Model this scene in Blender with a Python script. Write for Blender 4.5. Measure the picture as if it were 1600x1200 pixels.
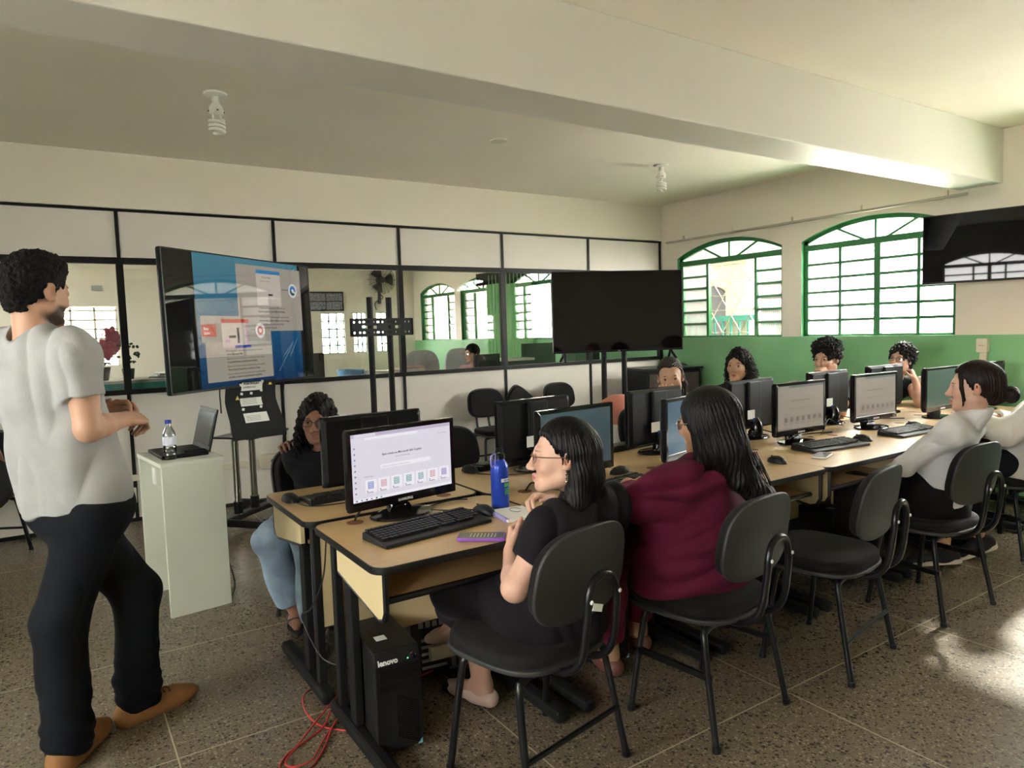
import bpy, bmesh, math, random
import numpy as np
from mathutils import Vector, Matrix, Euler
random.seed(7); np.random.seed(7)
PI = math.pi
for _o in list(bpy.data.objects): bpy.data.objects.remove(_o)
SC = bpy.context.scene
COL = SC.collection
# ---------------------------------------------------------------- camera
CAM_H = 1.46
cam_d = bpy.data.cameras.new('camera'); cam = bpy.data.objects.new('camera', cam_d); COL.objects.link(cam)
cam_d.sensor_fit = 'HORIZONTAL'; cam_d.sensor_width = 36.0; cam_d.lens = 36.0*1093.78/1600.0
cam_d.clip_start = 0.05; cam_d.clip_end = 200
def _cam(yaw, pitch, roll):
    fw = Vector((math.sin(yaw)*math.cos(pitch), math.cos(yaw)*math.cos(pitch), math.sin(pitch)))
    rt = Vector((math.cos(yaw), -math.sin(yaw), 0)); up = rt.cross(fw)
    r2 = rt*math.cos(roll)+up*math.sin(roll); u2 = up*math.cos(roll)-rt*math.sin(roll)
    m = Matrix((r2, u2, -fw)).transposed().to_4x4(); m.translation = (0, 0, CAM_H)
    return m
cam.matrix_world = _cam(0.578326, -0.0770209, -0.0302847)
SC.camera = cam
# ---------------------------------------------------------------- colour management
vs = SC.view_settings
vs.view_transform = 'Standard'; vs.look = 'None'; vs.gamma = 1.0; vs.use_curve_mapping = False
vs.exposure = 2.75
SC.cycles.max_bounces = 10; SC.cycles.diffuse_bounces = 6; SC.cycles.glossy_bounces = 4
SC.cycles.transmission_bounces = 6; SC.cycles.transparent_max_bounces = 14
SC.cycles.sample_clamp_indirect = 6.0; SC.cycles.caustics_reflective = False; SC.cycles.caustics_refractive = False
# ---------------------------------------------------------------- sky and sun
W = bpy.data.worlds.new('sky'); SC.world = W; W.use_nodes = True
_n = W.node_tree.nodes; _l = W.node_tree.links
for x in list(_n): _n.remove(x)
_out = _n.new('ShaderNodeOutputWorld'); _bg = _n.new('ShaderNodeBackground'); _sky = _n.new('ShaderNodeTexSky')
_sky.sky_type = 'HOSEK_WILKIE'; _sky.turbidity = 5.0; _sky.ground_albedo = 0.4
SUN_DIR = Vector((0.80, 0.13, 0.55)).normalized()
_sky.sun_direction = SUN_DIR
_mix = _n.new('ShaderNodeMix'); _mix.data_type = 'RGBA'; _mix.inputs[0].default_value = 0.93
_mix.inputs[7].default_value = (1.0, 0.945, 0.90, 1)
_l.new(_sky.outputs[0], _mix.inputs[6]); _l.new(_mix.outputs[2], _bg.inputs[0]); _bg.inputs[1].default_value = 11.5
_l.new(_bg.outputs[0], _out.inputs[0])
sun_d = bpy.data.lights.new('sun', 'SUN'); sun_d.energy = 11.0; sun_d.angle = math.radians(3.0); sun_d.color = (1.0, 0.95, 0.86)
sun = bpy.data.objects.new('sun', sun_d); COL.objects.link(sun)
sun.rotation_euler = SUN_DIR.to_track_quat('Z', 'Y').to_euler()
# room limits
XR, YB, ZC, XL, YF = 6.456, 6.375, 2.94, -3.0, -3.6
WT = 0.16                    # outer wall thickness
ZSILL, ZSPR, RISE = 1.303, 2.262, 0.165
WIN_R = [(4.64, 6.11), (2.94, 4.41), (0.90, 2.37)]
WIN_R_NEXT = [(6.66, 8.13), (8.40, 9.87), (10.10, 11.57), (11.80, 13.27)]
WIN_L = [(-1.8, -.3), (1.11, 2.61), (7.6, 9.4), (10.4, 12.2)]  # second known from a television reflection; others unseen, added to bring in daylight
def portal(name, loc, rot, sx, sy):
    d = bpy.data.lights.new(name, 'AREA'); d.shape = 'RECTANGLE'; d.size = sx; d.size_y = sy
    d.cycles.is_portal = True
    o = bpy.data.objects.new(name, d); COL.objects.link(o); o.location = loc; o.rotation_euler = rot
for y0, y1 in WIN_R + WIN_R_NEXT:
    portal('window_portal', (XR+WT+0.02, (y0+y1)/2, (ZSILL+ZSPR+RISE)/2), (0, PI/2, 0), ZSPR+RISE-ZSILL, y1-y0)
for y0, y1 in WIN_L:
    portal('window_portal', (XL-WT-0.02, (y0+y1)/2, (ZSILL+ZSPR+RISE)/2), (0, -PI/2, 0), ZSPR+RISE-ZSILL, y1-y0)

# ---------------------------------------------------------------- helpers
def srgb(r, g, b):
    return tuple(((c/255)/12.92 if c/255 <= .04045 else ((c/255+.055)/1.055)**2.4) for c in (r, g, b))
def mat(name, col, rough=.5, metal=0., bump=None, var=None, spec=.5, coat=0., emit=None, estr=0., alpha=1., trans=0., ior=1.45, sheen=0.):
    m = bpy.data.materials.new(name); m.use_nodes = True
    nt = m.node_tree; b = nt.nodes['Principled BSDF']
    b.inputs['Base Color'].default_value = (*col, 1); b.inputs['Roughness'].default_value = rough
    b.inputs['Metallic'].default_value = metal; b.inputs['Specular IOR Level'].default_value = spec
    b.inputs['Coat Weight'].default_value = coat; b.inputs['IOR'].default_value = ior
    b.inputs['Transmission Weight'].default_value = trans; b.inputs['Alpha'].default_value = alpha
    b.inputs['Sheen Weight'].default_value = sheen
    if emit: b.inputs['Emission Color'].default_value = (*emit, 1); b.inputs['Emission Strength'].default_value = estr
    tc = nt.nodes.new('ShaderNodeTexCoord')
    if var:                                   # (scale, amount): soft colour variation
        nz = nt.nodes.new('ShaderNodeTexNoise'); nz.inputs['Scale'].default_value = var[0]; nz.inputs['Detail'].default_value = 4
        if len(var) > 2:
            mp = nt.nodes.new('ShaderNodeMapping'); mp.inputs['Scale'].default_value = var[2]
            nt.links.new(tc.outputs['Object'], mp.inputs[0]); nt.links.new(mp.outputs[0], nz.inputs['Vector'])
        else: nt.links.new(tc.outputs['Object'], nz.inputs['Vector'])
        rp = nt.nodes.new('ShaderNodeValToRGB')
        a = var[1]
        rp.color_ramp.elements[0].position = .3; rp.color_ramp.elements[1].position = .7
        rp.color_ramp.elements[0].color = (*[c*(1-a) for c in col], 1)
        rp.color_ramp.elements[1].color = (*[min(1, c*(1+a)) for c in col], 1)
        nt.links.new(nz.outputs['Fac'], rp.inputs[0]); nt.links.new(rp.outputs[0], b.inputs['Base Color'])
    if bump:                                  # (scale, strength[, mapping scale])
        nz = nt.nodes.new('ShaderNodeTexNoise'); nz.inputs['Scale'].default_value = bump[0]; nz.inputs['Detail'].default_value = 3
        if len(bump) > 2:
            mp = nt.nodes.new('ShaderNodeMapping'); mp.inputs['Scale'].default_value = bump[2]
            nt.links.new(tc.outputs['Object'], mp.inputs[0]); nt.links.new(mp.outputs[0], nz.inputs['Vector'])
        else: nt.links.new(tc.outputs['Object'], nz.inputs['Vector'])
        bp = nt.nodes.new('ShaderNodeBump'); bp.inputs['Strength'].default_value = bump[1]; bp.inputs['Distance'].default_value = .01
        nt.links.new(nz.outputs['Fac'], bp.inputs['Height']); nt.links.new(bp.outputs[0], b.inputs['Normal'])
    return m
M = {}
def vcol_mat(name, rough=.5, bump=None, spec=.4, sss=0.):
    m = mat(name, (.5, .5, .5), rough, bump=bump, spec=spec)
    nt = m.node_tree; a = nt.nodes.new('ShaderNodeAttribute'); a.attribute_name = 'Col'
    nt.links.new(a.outputs['Color'], nt.nodes['Principled BSDF'].inputs['Base Color'])
    if sss:
        b = nt.nodes['Principled BSDF']; b.inputs['Subsurface Weight'].default_value = sss
        b.inputs['Subsurface Radius'].default_value = (.012, .004, .002)
    return m

class MB:
    """collects shapes; build() links them as one mesh object"""
    def __init__(s): s.v = []; s.f = []; s.m = []; s.mi = 0
    def add(s, vs, fs, mi=None):
        n = len(s.v); s.v += [tuple(p) for p in vs]; s.f += [tuple(i+n for i in f) for f in fs]
        s.m += [s.mi if mi is None else mi]*len(fs)
    def box(s, c, d, rot=None, mi=None):
        x, y, z = d[0]/2, d[1]/2, d[2]/2
        vs = [Vector(p) for p in ((-x,-y,-z),(x,-y,-z),(x,y,-z),(-x,y,-z),(-x,-y,z),(x,-y,z),(x,y,z),(-x,y,z))]
        if rot is not None:
            R = rot if isinstance(rot, Matrix) else Euler(rot).to_matrix()
            vs = [R @ p for p in vs]
        s.add([p+Vector(c) for p in vs], [(0,3,2,1),(4,5,6,7),(0,1,5,4),(1,2,6,5),(2,3,7,6),(3,0,4,7)], mi)
    def span(s, a, b, mi=None):
        s.box([(a[i]+b[i])/2 for i in range(3)], [abs(b[i]-a[i]) for i in range(3)], None, mi)
    def rings(s, rings, cap=True, closed=True, mi=None):
        k = len(rings[0]); vs = [p for r in rings for p in r]; fs = []
        for i in range(len(rings)-1):
            for j in range(k if closed else k-1):
                a = i*k+j; b = i*k+(j+1) % k
                fs.append((a, b, b+k, a+k))
        if cap: fs.append(tuple(range(k-1, -1, -1))); fs.append(tuple((len(rings)-1)*k+j for j in range(k)))
        s.add(vs, fs, mi)
    def tube(s, pts, r, n=8, mi=None, cap=True, smooth=0):
        pts = [Vector(p) for p in pts]
        if smooth: pts = crom(pts, smooth)
        rr = r if isinstance(r, (list, tuple)) else [r]*len(pts)
        if len(rr) != len(pts): rr = [rr[0]+(rr[-1]-rr[0])*i/(len(pts)-1) for i in range(len(pts))]
        t0 = (pts[1]-pts[0]).normalized()
        nrm = t0.cross(Vector((0, 0, 1)))
        if nrm.length < 1e-3: nrm = Vector((1, 0, 0))
        nrm.normalize(); R = []
        for i, p in enumerate(pts):
            t = (pts[min(i+1, len(pts)-1)]-pts[max(i-1, 0)]).normalized()
            nrm = (nrm - t*nrm.dot(t)); nrm = nrm.normalized() if nrm.length > 1e-6 else t.orthogonal().normalized()
            b = t.cross(nrm)
            R.append([p+(nrm*math.cos(2*PI*k/n)+b*math.sin(2*PI*k/n))*rr[i] for k in range(n)])
        s.rings(R, cap, True, mi)
    def cyl(s, a, b, r, n=20, mi=None, r2=None): s.tube([a, b], [r, r if r2 is None else r2], n, mi)
    def lathe(s, prof, c=(0, 0, 0), n=28, mi=None, rot=None, sx=1, sy=1):
        R = []
        for r, z in prof:
            ring = [Vector((r*sx*math.cos(2*PI*k/n), r*sy*math.sin(2*PI*k/n), z)) for k in range(n)]
            if rot is not None: ring = [rot @ p for p in ring]
            R.append([p+Vector(c) for p in ring])
        s.rings(R, True, True, mi)
    def prism(s, poly, vec, mi=None):
        vec = Vector(vec); s.rings([[Vector(p) for p in poly], [Vector(p)+vec for p in poly]], True, True, mi)
    def ell(s, c, r, n=16, m=10, mi=None, rot=None):
        prof = [(math.sin(PI*i/m), -math.cos(PI*i/m)) for i in range(m+1)]
        R = []
        for a, z in prof:
            ring = [Vector((max(a, 1e-4)*r[0]*math.cos(2*PI*k/n), max(a, 1e-4)*r[1]*math.sin(2*PI*k/n), z*r[2])) for k in range(n)]
            if rot is not None: ring = [rot @ p for p in ring]
            R.append([p+Vector(c) for p in ring])
        s.rings(R, True, True, mi)
    def quad(s, a, b, c, d, mi=None): s.add([a, b, c, d], [(0, 1, 2, 3)], mi)
    def build(s, name, mats, parent=None, smooth=False, bev=0, loc=None, rot=None):
        me = bpy.data.meshes.new(name); me.from_pydata(s.v, [], s.f)
        mats = mats if isinstance(mats, (list, tuple)) else [mats]
        for x in mats: me.materials.append(M[x] if isinstance(x, str) else x)
        if len(mats) > 1: me.polygons.foreach_set('material_index', s.m)
        bm = bmesh.new(); bm.from_mesh(me); bmesh.ops.recalc_face_normals(bm, faces=bm.faces)
        bm.to_mesh(me); bm.free()
        if smooth:
            for p in me.polygons: p.use_smooth = True
            try: me.set_sharp_from_angle(angle=math.radians(38))
            except Exception: pass
        o = bpy.data.objects.new(name, me); COL.objects.link(o)
        if loc is not None: o.location = loc
        if rot is not None: o.rotation_euler = rot
        if parent is not None: o.parent = parent
        if bev:
            b = o.modifiers.new('bevel', 'BEVEL'); b.width = bev; b.segments = 2; b.limit_method = 'ANGLE'; b.angle_limit = math.radians(50)
        return o
def crom(pts, k=6, closed=False):
    pts = [Vector(p) for p in pts]; out = []; n = len(pts)
    for i in range(n-1):
        p0 = pts[max(i-1, 0)]; p1 = pts[i]; p2 = pts[i+1]; p3 = pts[min(i+2, n-1)]
        for j in range(k):
            t = j/k
            out.append(.5*((2*p1)+(p2-p0)*t+(2*p0-5*p1+4*p2-p3)*t*t+(3*p1-p0-3*p2+p3)*t**3))
    out.append(pts[-1]); return out
def tag(o, label=None, cat=None, group=None, kind=None):
    if label: o['label'] = label
    if cat: o['category'] = cat
    if group: o['group'] = group
    if kind: o['kind'] = kind
    return o
def thing(name, label, cat, loc=(0, 0, 0), rz=0., group=None):
    o = bpy.data.objects.new(name, None); COL.objects.link(o); o.empty_display_size = .1
    o.location = loc; o.rotation_euler = (0, 0, rz)
    return tag(o, label, cat, group)
def dup(o, loc, rz, label, group=None):
    c = o.copy(); COL.objects.link(c); c.location = loc; c.rotation_euler = (0, 0, rz)
    c['label'] = label
    if group: c['group'] = group
    def kids(src, dst):
        for ch in list(src.children):
            k = ch.copy(); COL.objects.link(k); k.parent = dst; kids(ch, k)
    kids(o, c); return c
def struct(name, mb, m, **k): return tag(mb.build(name, m, **k), kind='structure')
def text_mesh(body, size, spacing=1.0, bold=0., align='LEFT'):
    """letters as flat geometry in x-y, returned as (verts, faces)"""
    cu = bpy.data.curves.new('t', 'FONT'); cu.body = body; cu.size = size; cu.align_x = align; cu.offset = bold
    cu.space_character = spacing; cu.resolution_u = 2; cu.fill_mode = 'FRONT'
    o = bpy.data.objects.new('t', cu); COL.objects.link(o)
    dg = bpy.context.evaluated_depsgraph_get(); me = bpy.data.meshes.new_from_object(o.evaluated_get(dg))
    v = [tuple(x.co) for x in me.vertices]; f = [tuple(p.vertices) for p in me.polygons]
    bpy.data.objects.remove(o); bpy.data.curves.remove(cu); bpy.data.meshes.remove(me)
    return v, f
def put_text(mb, body, size, o, ux, uy, off=0., mi=None, **k):
    """adds text to mb: origin o, right ux, up uy"""
    v, f = text_mesh(body, size, **k); o, ux, uy = Vector(o), Vector(ux), Vector(uy); n = ux.cross(uy)*off
    mb.add([o+ux*p[0]+uy*p[1]+n for p in v], f, mi)
def sup(w, h, n=4, k=40, taper=0.):
    """superellipse outline, taper narrows the top"""
    out = []
    for i in range(k):
        a = 2*PI*i/k; c, s_ = math.cos(a), math.sin(a)
        x = math.copysign(abs(c)**(2/n), c)*w/2; y = math.copysign(abs(s_)**(2/n), s_)*h/2
        out.append((x*(1-taper*y/h), y))
    return out
def rrect(w, h, r, k=5):
    out = []
    for cx, cy, a0 in ((w/2-r, h/2-r, 0), (-w/2+r, h/2-r, PI/2), (-w/2+r, -h/2+r, PI), (w/2-r, -h/2+r, 1.5*PI)):
        for i in range(k+1): out.append((cx+r*math.cos(a0+PI/2*i/k), cy+r*math.sin(a0+PI/2*i/k)))
    return out
# ---------------------------------------------------------------- materials
M['wall'] = mat('wall_paint', (.76, .71, .61), .75, var=(1.2, .03), bump=(30, .05))
M['ceil'] = mat('ceiling_paint', (.86, .81, .71), .75, var=(.9, .03))
M['beam'] = mat('beam_paint', (.74, .72, .66), .42, var=(1.5, .02), bump=(6, .08))
M['panel'] = mat('partition_panel', (.70, .66, .60), .45, var=(2.2, .03), spec=.4)
M['rail'] = mat('black_metal', (.007, .0065, .006), .45, spec=.3)
M['blk'] = mat('black_enamel', (.006, .006, .007), .28, spec=.4)
M['blk_r'] = mat('black_rough', (.007, .007, .0075), .6, spec=.3)
M['chrome'] = mat('chrome', (.62, .60, .56), .16, 1.)
M['cream'] = mat('cream_plastic', (.70, .65, .52), .45)
M['white_p'] = mat('white_plastic', (.80, .79, .74), .4)
M['gwin'] = mat('green_window_paint', (.035, .19, .065), .38)
M['grille'] = mat('cream_grille', (.72, .66, .50), .5)
M['paper'] = mat('paper', (.80, .79, .74), .8)
M['ink'] = mat('ink', (.04, .04, .05), .8)
M['ped'] = mat('pedestal_paint', (.66, .67, .57), .55, var=(2, .03))
# two-tone painted wall: beige over a green dado
m = mat('two_tone_wall', (.76, .70, .59), .6, bump=(25, .05)); nt = m.node_tree
geo = nt.nodes.new('ShaderNodeNewGeometry'); sp = nt.nodes.new('ShaderNodeSeparateXYZ'); nt.links.new(geo.outputs['Position'], sp.inputs[0])
gt = nt.nodes.new('ShaderNodeMath'); gt.operation = 'GREATER_THAN'; gt.inputs[1].default_value = 1.303; nt.links.new(sp.outputs[2], gt.inputs[0])
nz = nt.nodes.new('ShaderNodeTexNoise'); nz.inputs['Scale'].default_value = 1.6; nz.inputs['Detail'].default_value = 5; nt.links.new(geo.outputs['Position'], nz.inputs['Vector'])
rp = nt.nodes.new('ShaderNodeValToRGB'); rp.color_ramp.elements[0].position = .35; rp.color_ramp.elements[1].position = .65
rp.color_ramp.elements[0].color = (.20, .47, .22, 1); rp.color_ramp.elements[1].color = (.26, .53, .275, 1); nt.links.new(nz.outputs[0], rp.inputs[0])
mx = nt.nodes.new('ShaderNodeMix'); mx.data_type = 'RGBA'; nt.links.new(gt.outputs[0], mx.inputs[0]); nt.links.new(rp.outputs[0], mx.inputs[6]); mx.inputs[7].default_value = (.76, .70, .59, 1)
nt.links.new(mx.outputs[2], nt.nodes['Principled BSDF'].inputs['Base Color'])
M['wall2'] = m
# terrazzo floor with brass-pale joints
m = mat('terrazzo', (.2, .2, .2), .22, spec=.5); nt = m.node_tree; P = nt.nodes['Principled BSDF']
tc = nt.nodes.new('ShaderNodeNewGeometry')
def vor(scale, dmax, seed):
    v = nt.nodes.new('ShaderNodeTexVoronoi'); v.inputs['Scale'].default_value = scale
    mp = nt.nodes.new('ShaderNodeMapping'); mp.inputs['Location'].default_value = (seed, seed*.7, 0)
    nt.links.new(tc.outputs['Position'], mp.inputs[0]); nt.links.new(mp.outputs[0], v.inputs['Vector'])
    sep = nt.nodes.new('ShaderNodeSeparateColor'); nt.links.new(v.outputs['Color'], sep.inputs[0])
    th = nt.nodes.new('ShaderNodeMath'); th.operation = 'MULTIPLY'; th.inputs[1].default_value = dmax; nt.links.new(sep.outputs[0], th.inputs[0])
    lt = nt.nodes.new('ShaderNodeMath'); lt.operation = 'LESS_THAN'; nt.links.new(v.outputs['Distance'], lt.inputs[0]); nt.links.new(th.outputs[0], lt.inputs[1])
    return lt
def mixc(fac, a, bcol):
    x = nt.nodes.new('ShaderNodeMix'); x.data_type = 'RGBA'; nt.links.new(fac, x.inputs[0])
    if isinstance(a, tuple): x.inputs[6].default_value = (*a, 1)
    else: nt.links.new(a, x.inputs[6])
    x.inputs[7].default_value = (*bcol, 1); return x.outputs[2]
nz = nt.nodes.new('ShaderNodeTexNoise'); nz.inputs['Scale'].default_value = .8; nz.inputs['Detail'].default_value = 6; nt.links.new(tc.outputs['Position'], nz.inputs['Vector'])
rp = nt.nodes.new('ShaderNodeValToRGB'); rp.color_ramp.elements[0].position = .3; rp.color_ramp.elements[1].position = .7
rp.color_ramp.elements[0].color = (.155, .122, .083, 1); rp.color_ramp.elements[1].color = (.182, .146, .100, 1); nt.links.new(nz.outputs[0], rp.inputs[0])
c = mixc(vor(70, .42, 3).outputs[0], rp.outputs[0], (.30, .24, .165))
c = mixc(vor(48, .40, 9).outputs[0], c, (.05, .042, .034))
c = mixc(vor(62, .36, 31).outputs[0], c, (.06, .048, .036))
c = mixc(vor(110, .42, 23).outputs[0], c, (.24, .19, .13))
c = mixc(vor(90, .40, 17).outputs[0], c, (.075, .06, .045))
sp = nt.nodes.new('ShaderNodeSeparateXYZ'); nt.links.new(tc.outputs['Position'], sp.inputs[0])
def joint(axis, off, pitch):
    a = nt.nodes.new('ShaderNodeMath'); a.operation = 'SUBTRACT'; nt.links.new(sp.outputs[axis], a.inputs[0]); a.inputs[1].default_value = off-pitch/2
    b = nt.nodes.new('ShaderNodeMath'); b.operation = 'FLOORED_MODULO'; nt.links.new(a.outputs[0], b.inputs[0]); b.inputs[1].default_value = pitch
    d = nt.nodes.new('ShaderNodeMath'); d.operation = 'COMPARE'; nt.links.new(b.outputs[0], d.inputs[0]); d.inputs[1].default_value = pitch/2; d.inputs[2].default_value = .0028
    return d
c = mixc(joint(0, .27, 1.033).outputs[0], c, (.42, .35, .24)); c = mixc(joint(1, 1.665, .958).outputs[0], c, (.42, .35, .24))
nt.links.new(c, P.inputs['Base Color'])
nr = nt.nodes.new('ShaderNodeTexNoise'); nr.inputs['Scale'].default_value = 1.7; nr.inputs['Detail'].default_value = 5; nt.links.new(tc.outputs['Position'], nr.inputs['Vector'])
mr = nt.nodes.new('ShaderNodeMapRange'); mr.inputs[3].default_value = .17; mr.inputs[4].default_value = .30; nt.links.new(nr.outputs[0], mr.inputs[0]); nt.links.new(mr.outputs[0], P.inputs['Roughness'])
M['floor'] = m
# glass kinds
def thin_glass(name, tint, gloss, rough, transl=0., tcol=(1, 1, 1), ribs=None, coat=1.5):
    m = bpy.data.materials.new(name); m.use_nodes = True; nt = m.node_tree; nt.nodes.clear()
    out = nt.nodes.new('ShaderNodeOutputMaterial'); tr = nt.nodes.new('ShaderNodeBsdfTransparent'); tr.inputs[0].default_value = (*tint, 1)
    gl = nt.nodes.new('ShaderNodeBsdfGlossy'); gl.inputs['Roughness'].default_value = rough; gl.inputs[0].default_value = (.9, .9, .9, 1)
    cur = tr.outputs[0]
    if transl:
        tl = nt.nodes.new('ShaderNodeBsdfTranslucent'); tl.inputs[0].default_value = (*tcol, 1)
        mm = nt.nodes.new('ShaderNodeMixShader'); mm.inputs[0].default_value = transl; nt.links.new(cur, mm.inputs[1]); nt.links.new(tl.outputs[0], mm.inputs[2]); cur = mm.outputs[0]
        if ribs:
            tx = nt.nodes.new('ShaderNodeNewGeometry'); s = nt.nodes.new('ShaderNodeSeparateXYZ'); nt.links.new(tx.outputs['Position'], s.inputs[0])
            mu = nt.nodes.new('ShaderNodeMath'); mu.operation = 'MULTIPLY'; mu.inputs[1].default_value = ribs; nt.links.new(s.outputs[1], mu.inputs[0])
            si = nt.nodes.new('ShaderNodeMath'); si.operation = 'SINE'; nt.links.new(mu.outputs[0], si.inputs[0])
            m2 = nt.nodes.new('ShaderNodeMapRange'); m2.inputs[1].default_value = -1; m2.inputs[3].default_value = transl-.28; m2.inputs[4].default_value = min(1, transl+.28)
            nt.links.new(si.outputs[0], m2.inputs[0]); nt.links.new(m2.outputs[0], mm.inputs[0])
    fr = nt.nodes.new('ShaderNodeFresnel'); fr.inputs[0].default_value = coat
    ml = nt.nodes.new('ShaderNodeMath'); ml.operation = 'MULTIPLY'; ml.inputs[1].default_value = gloss; nt.links.new(fr.outputs[0], ml.inputs[0])
    mx = nt.nodes.new('ShaderNodeMixShader'); nt.links.new(ml.outputs[0], mx.inputs[0]); nt.links.new(cur, mx.inputs[1]); nt.links.new(gl.outputs[0], mx.inputs[2])
    nt.links.new(mx.outputs[0], out.inputs[0]); return m
M['pane'] = thin_glass('clear_partition_glass', (.84, .86, .85), 1.7, .0)
M['ribbed'] = thin_glass('ribbed_glass', (.86, .90, .91), .5, .2, .45, (.84, .89, .90), 520.)
M['clear'] = thin_glass('clear_glass', (.95, .96, .96), 1.3, .0)
M['lens'] = thin_glass('spectacle_lens', (.96, .97, .97), 1.5, .0)
M['bottle'] = thin_glass('clear_plastic', (.90, .93, .95), 2.2, .05)
# furniture
M['desk'] = mat('desk_laminate', (.55, .37, .18), .34, var=(9, .07, (1, 14, 1)), spec=.45)
M['desk_side'] = mat('desk_board', (.60, .48, .27), .5, var=(6, .05))
M['edge'] = mat('desk_edging', (.006, .006, .0065), .4)
M['fabric'] = mat('black_fabric', (.0085, .008, .0078), .85, bump=(400, .25), var=(60, .15), sheen=.03, spec=.25)
M['shell'] = mat('grey_plastic_shell', (.030, .030, .029), .5, bump=(300, .12))
M['sticker'] = mat('sticker', (.72, .72, .68), .6)
M['mon'] = mat('monitor_plastic', (.0055, .0055, .006), .45, bump=(500, .05), spec=.22)
M['mon_g'] = mat('monitor_gloss', (.010, .008, .009), .10)
M['kb'] = mat('keyboard_plastic', (.009, .009, .0095), .5)
M['key'] = mat('keycap', (.011, .011, .0115), .5)
M['tower'] = mat('pc_case', (.007, .007, .008), .42, bump=(350, .08))
M['logo'] = mat('logo_silver', (.75, .75, .75), .35)
M['red'] = mat('red_cable', (.42, .035, .03), .5)
M['cable'] = mat('black_cable', (.012, .012, .012), .5)
M['galv'] = mat('grey_tray', (.36, .37, .37), .5)
M['blue_b'] = mat('blue_aluminium', (.012, .045, .34), .30, .25)
M['purple'] = mat('purple_case', (.22, .07, .42), .45)
M['hole'] = mat('brown_grommet', (.20, .07, .03), .6)
ES = 2.0**-vs.exposure              # screens keep their displayed brightness at this exposure
def glow(name, col, s): return mat(name, tuple(c*.05 for c in col), .3, emit=col, estr=s*1.25*ES)
M['foliage'] = mat('foliage', (.055, .13, .035), .55, var=(7, .4))
M['teal'] = mat('teal_paint', (.06, .33, .27), .5)
M['curtain'] = mat('green_curtain', (.28, .55, .26), .8)
M['black_cloth'] = mat('black_felt', (.010, .010, .0105), .85, bump=(150, .2))
M['yellow'] = mat('yellow_label', (.72, .60, .12), .6)
# ---------------------------------------------------------------- room shell
def arc_z(y, y0, y1):
    """segmental arch height above the spring line"""
    c = (y1-y0)/2; R = (c*c+RISE*RISE)/(2*RISE); return math.sqrt(max(0, R*R-(y-(y0+y1)/2)**2))-(R-RISE)
def arched_wall(mb, xin, xout, ya, yb, z1, wins, reveal=1):
    wins = sorted(wins); N = 18
    for x in (xin, xout):
        cur = ya
        for y0, y1 in wins:
            mb.quad((x, cur, 0), (x, y0, 0), (x, y0, z1), (x, cur, z1), 0)
            mb.quad((x, y0, 0), (x, y1, 0), (x, y1, ZSILL), (x, y0, ZSILL), 0)
            for i in range(N):
                a = y0+(y1-y0)*i/N; b = y0+(y1-y0)*(i+1)/N
                mb.quad((x, a, ZSPR+arc_z(a, y0, y1)), (x, b, ZSPR+arc_z(b, y0, y1)), (x, b, z1), (x, a, z1), 0)
            cur = y1
        mb.quad((x, cur, 0), (x, yb, 0), (x, yb, z1), (x, cur, z1), 0)
    for y0, y1 in wins:
        mb.quad((xin, y0, ZSILL), (xin, y1, ZSILL), (xout, y1, ZSILL), (xout, y0, ZSILL), 0)
        mb.quad((xin, y0, ZSILL), (xout, y0, ZSILL), (xout, y0, ZSPR), (xin, y0, ZSPR), reveal)
        mb.quad((xin, y1, ZSILL), (xout, y1, ZSILL), (xout, y1, ZSPR), (xin, y1, ZSPR), reveal)
        for i in range(N):
            a = y0+(y1-y0)*i/N; b = y0+(y1-y0)*(i+1)/N; za, zb = ZSPR+arc_z(a, y0, y1), ZSPR+arc_z(b, y0, y1)
            mb.quad((xin, a, za), (xin, b, zb), (xout, b, zb), (xout, a, za), reveal)
    mb.quad((xin, ya, z1), (xin, yb, z1), (xout, yb, z1), (xout, ya, z1), 0)
YN = 13.6                                   # far wall of the next room
mb = MB(); mb.quad((XL-.2, YF-.2, 0), (XR+.2, YF-.2, 0), (XR+.2, YN+.2, 0), (XL-.2, YN+.2, 0)); struct('floor', mb, 'floor')
mb = MB(); mb.span((XL-.2, YF-.2, ZC), (XR+.2, YN+.2, ZC+.15)); struct('ceiling', mb, 'ceil')
mb = MB(); arched_wall(mb, XR, XR+WT, YF-.2, YN+.2, ZC, WIN_R+WIN_R_NEXT); struct('wall_right', mb, ['wall2', 'gwin'])
mb = MB(); arched_wall(mb, XL, XL-WT, YF-.2, YN+.2, ZC, WIN_L); struct('wall_left', mb, ['wall2', 'gwin'])
mb = MB(); mb.span((XL-.2, YF-.2, 0), (XR+.2, YF, ZC)); struct('wall_front', mb, 'wall')
# ceiling beam across the room
mb = MB(); mb.span((XL, 2.605, 2.515), (XR, 2.93, ZC)); struct('trim_1', mb, 'beam', bev=.008)
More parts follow.
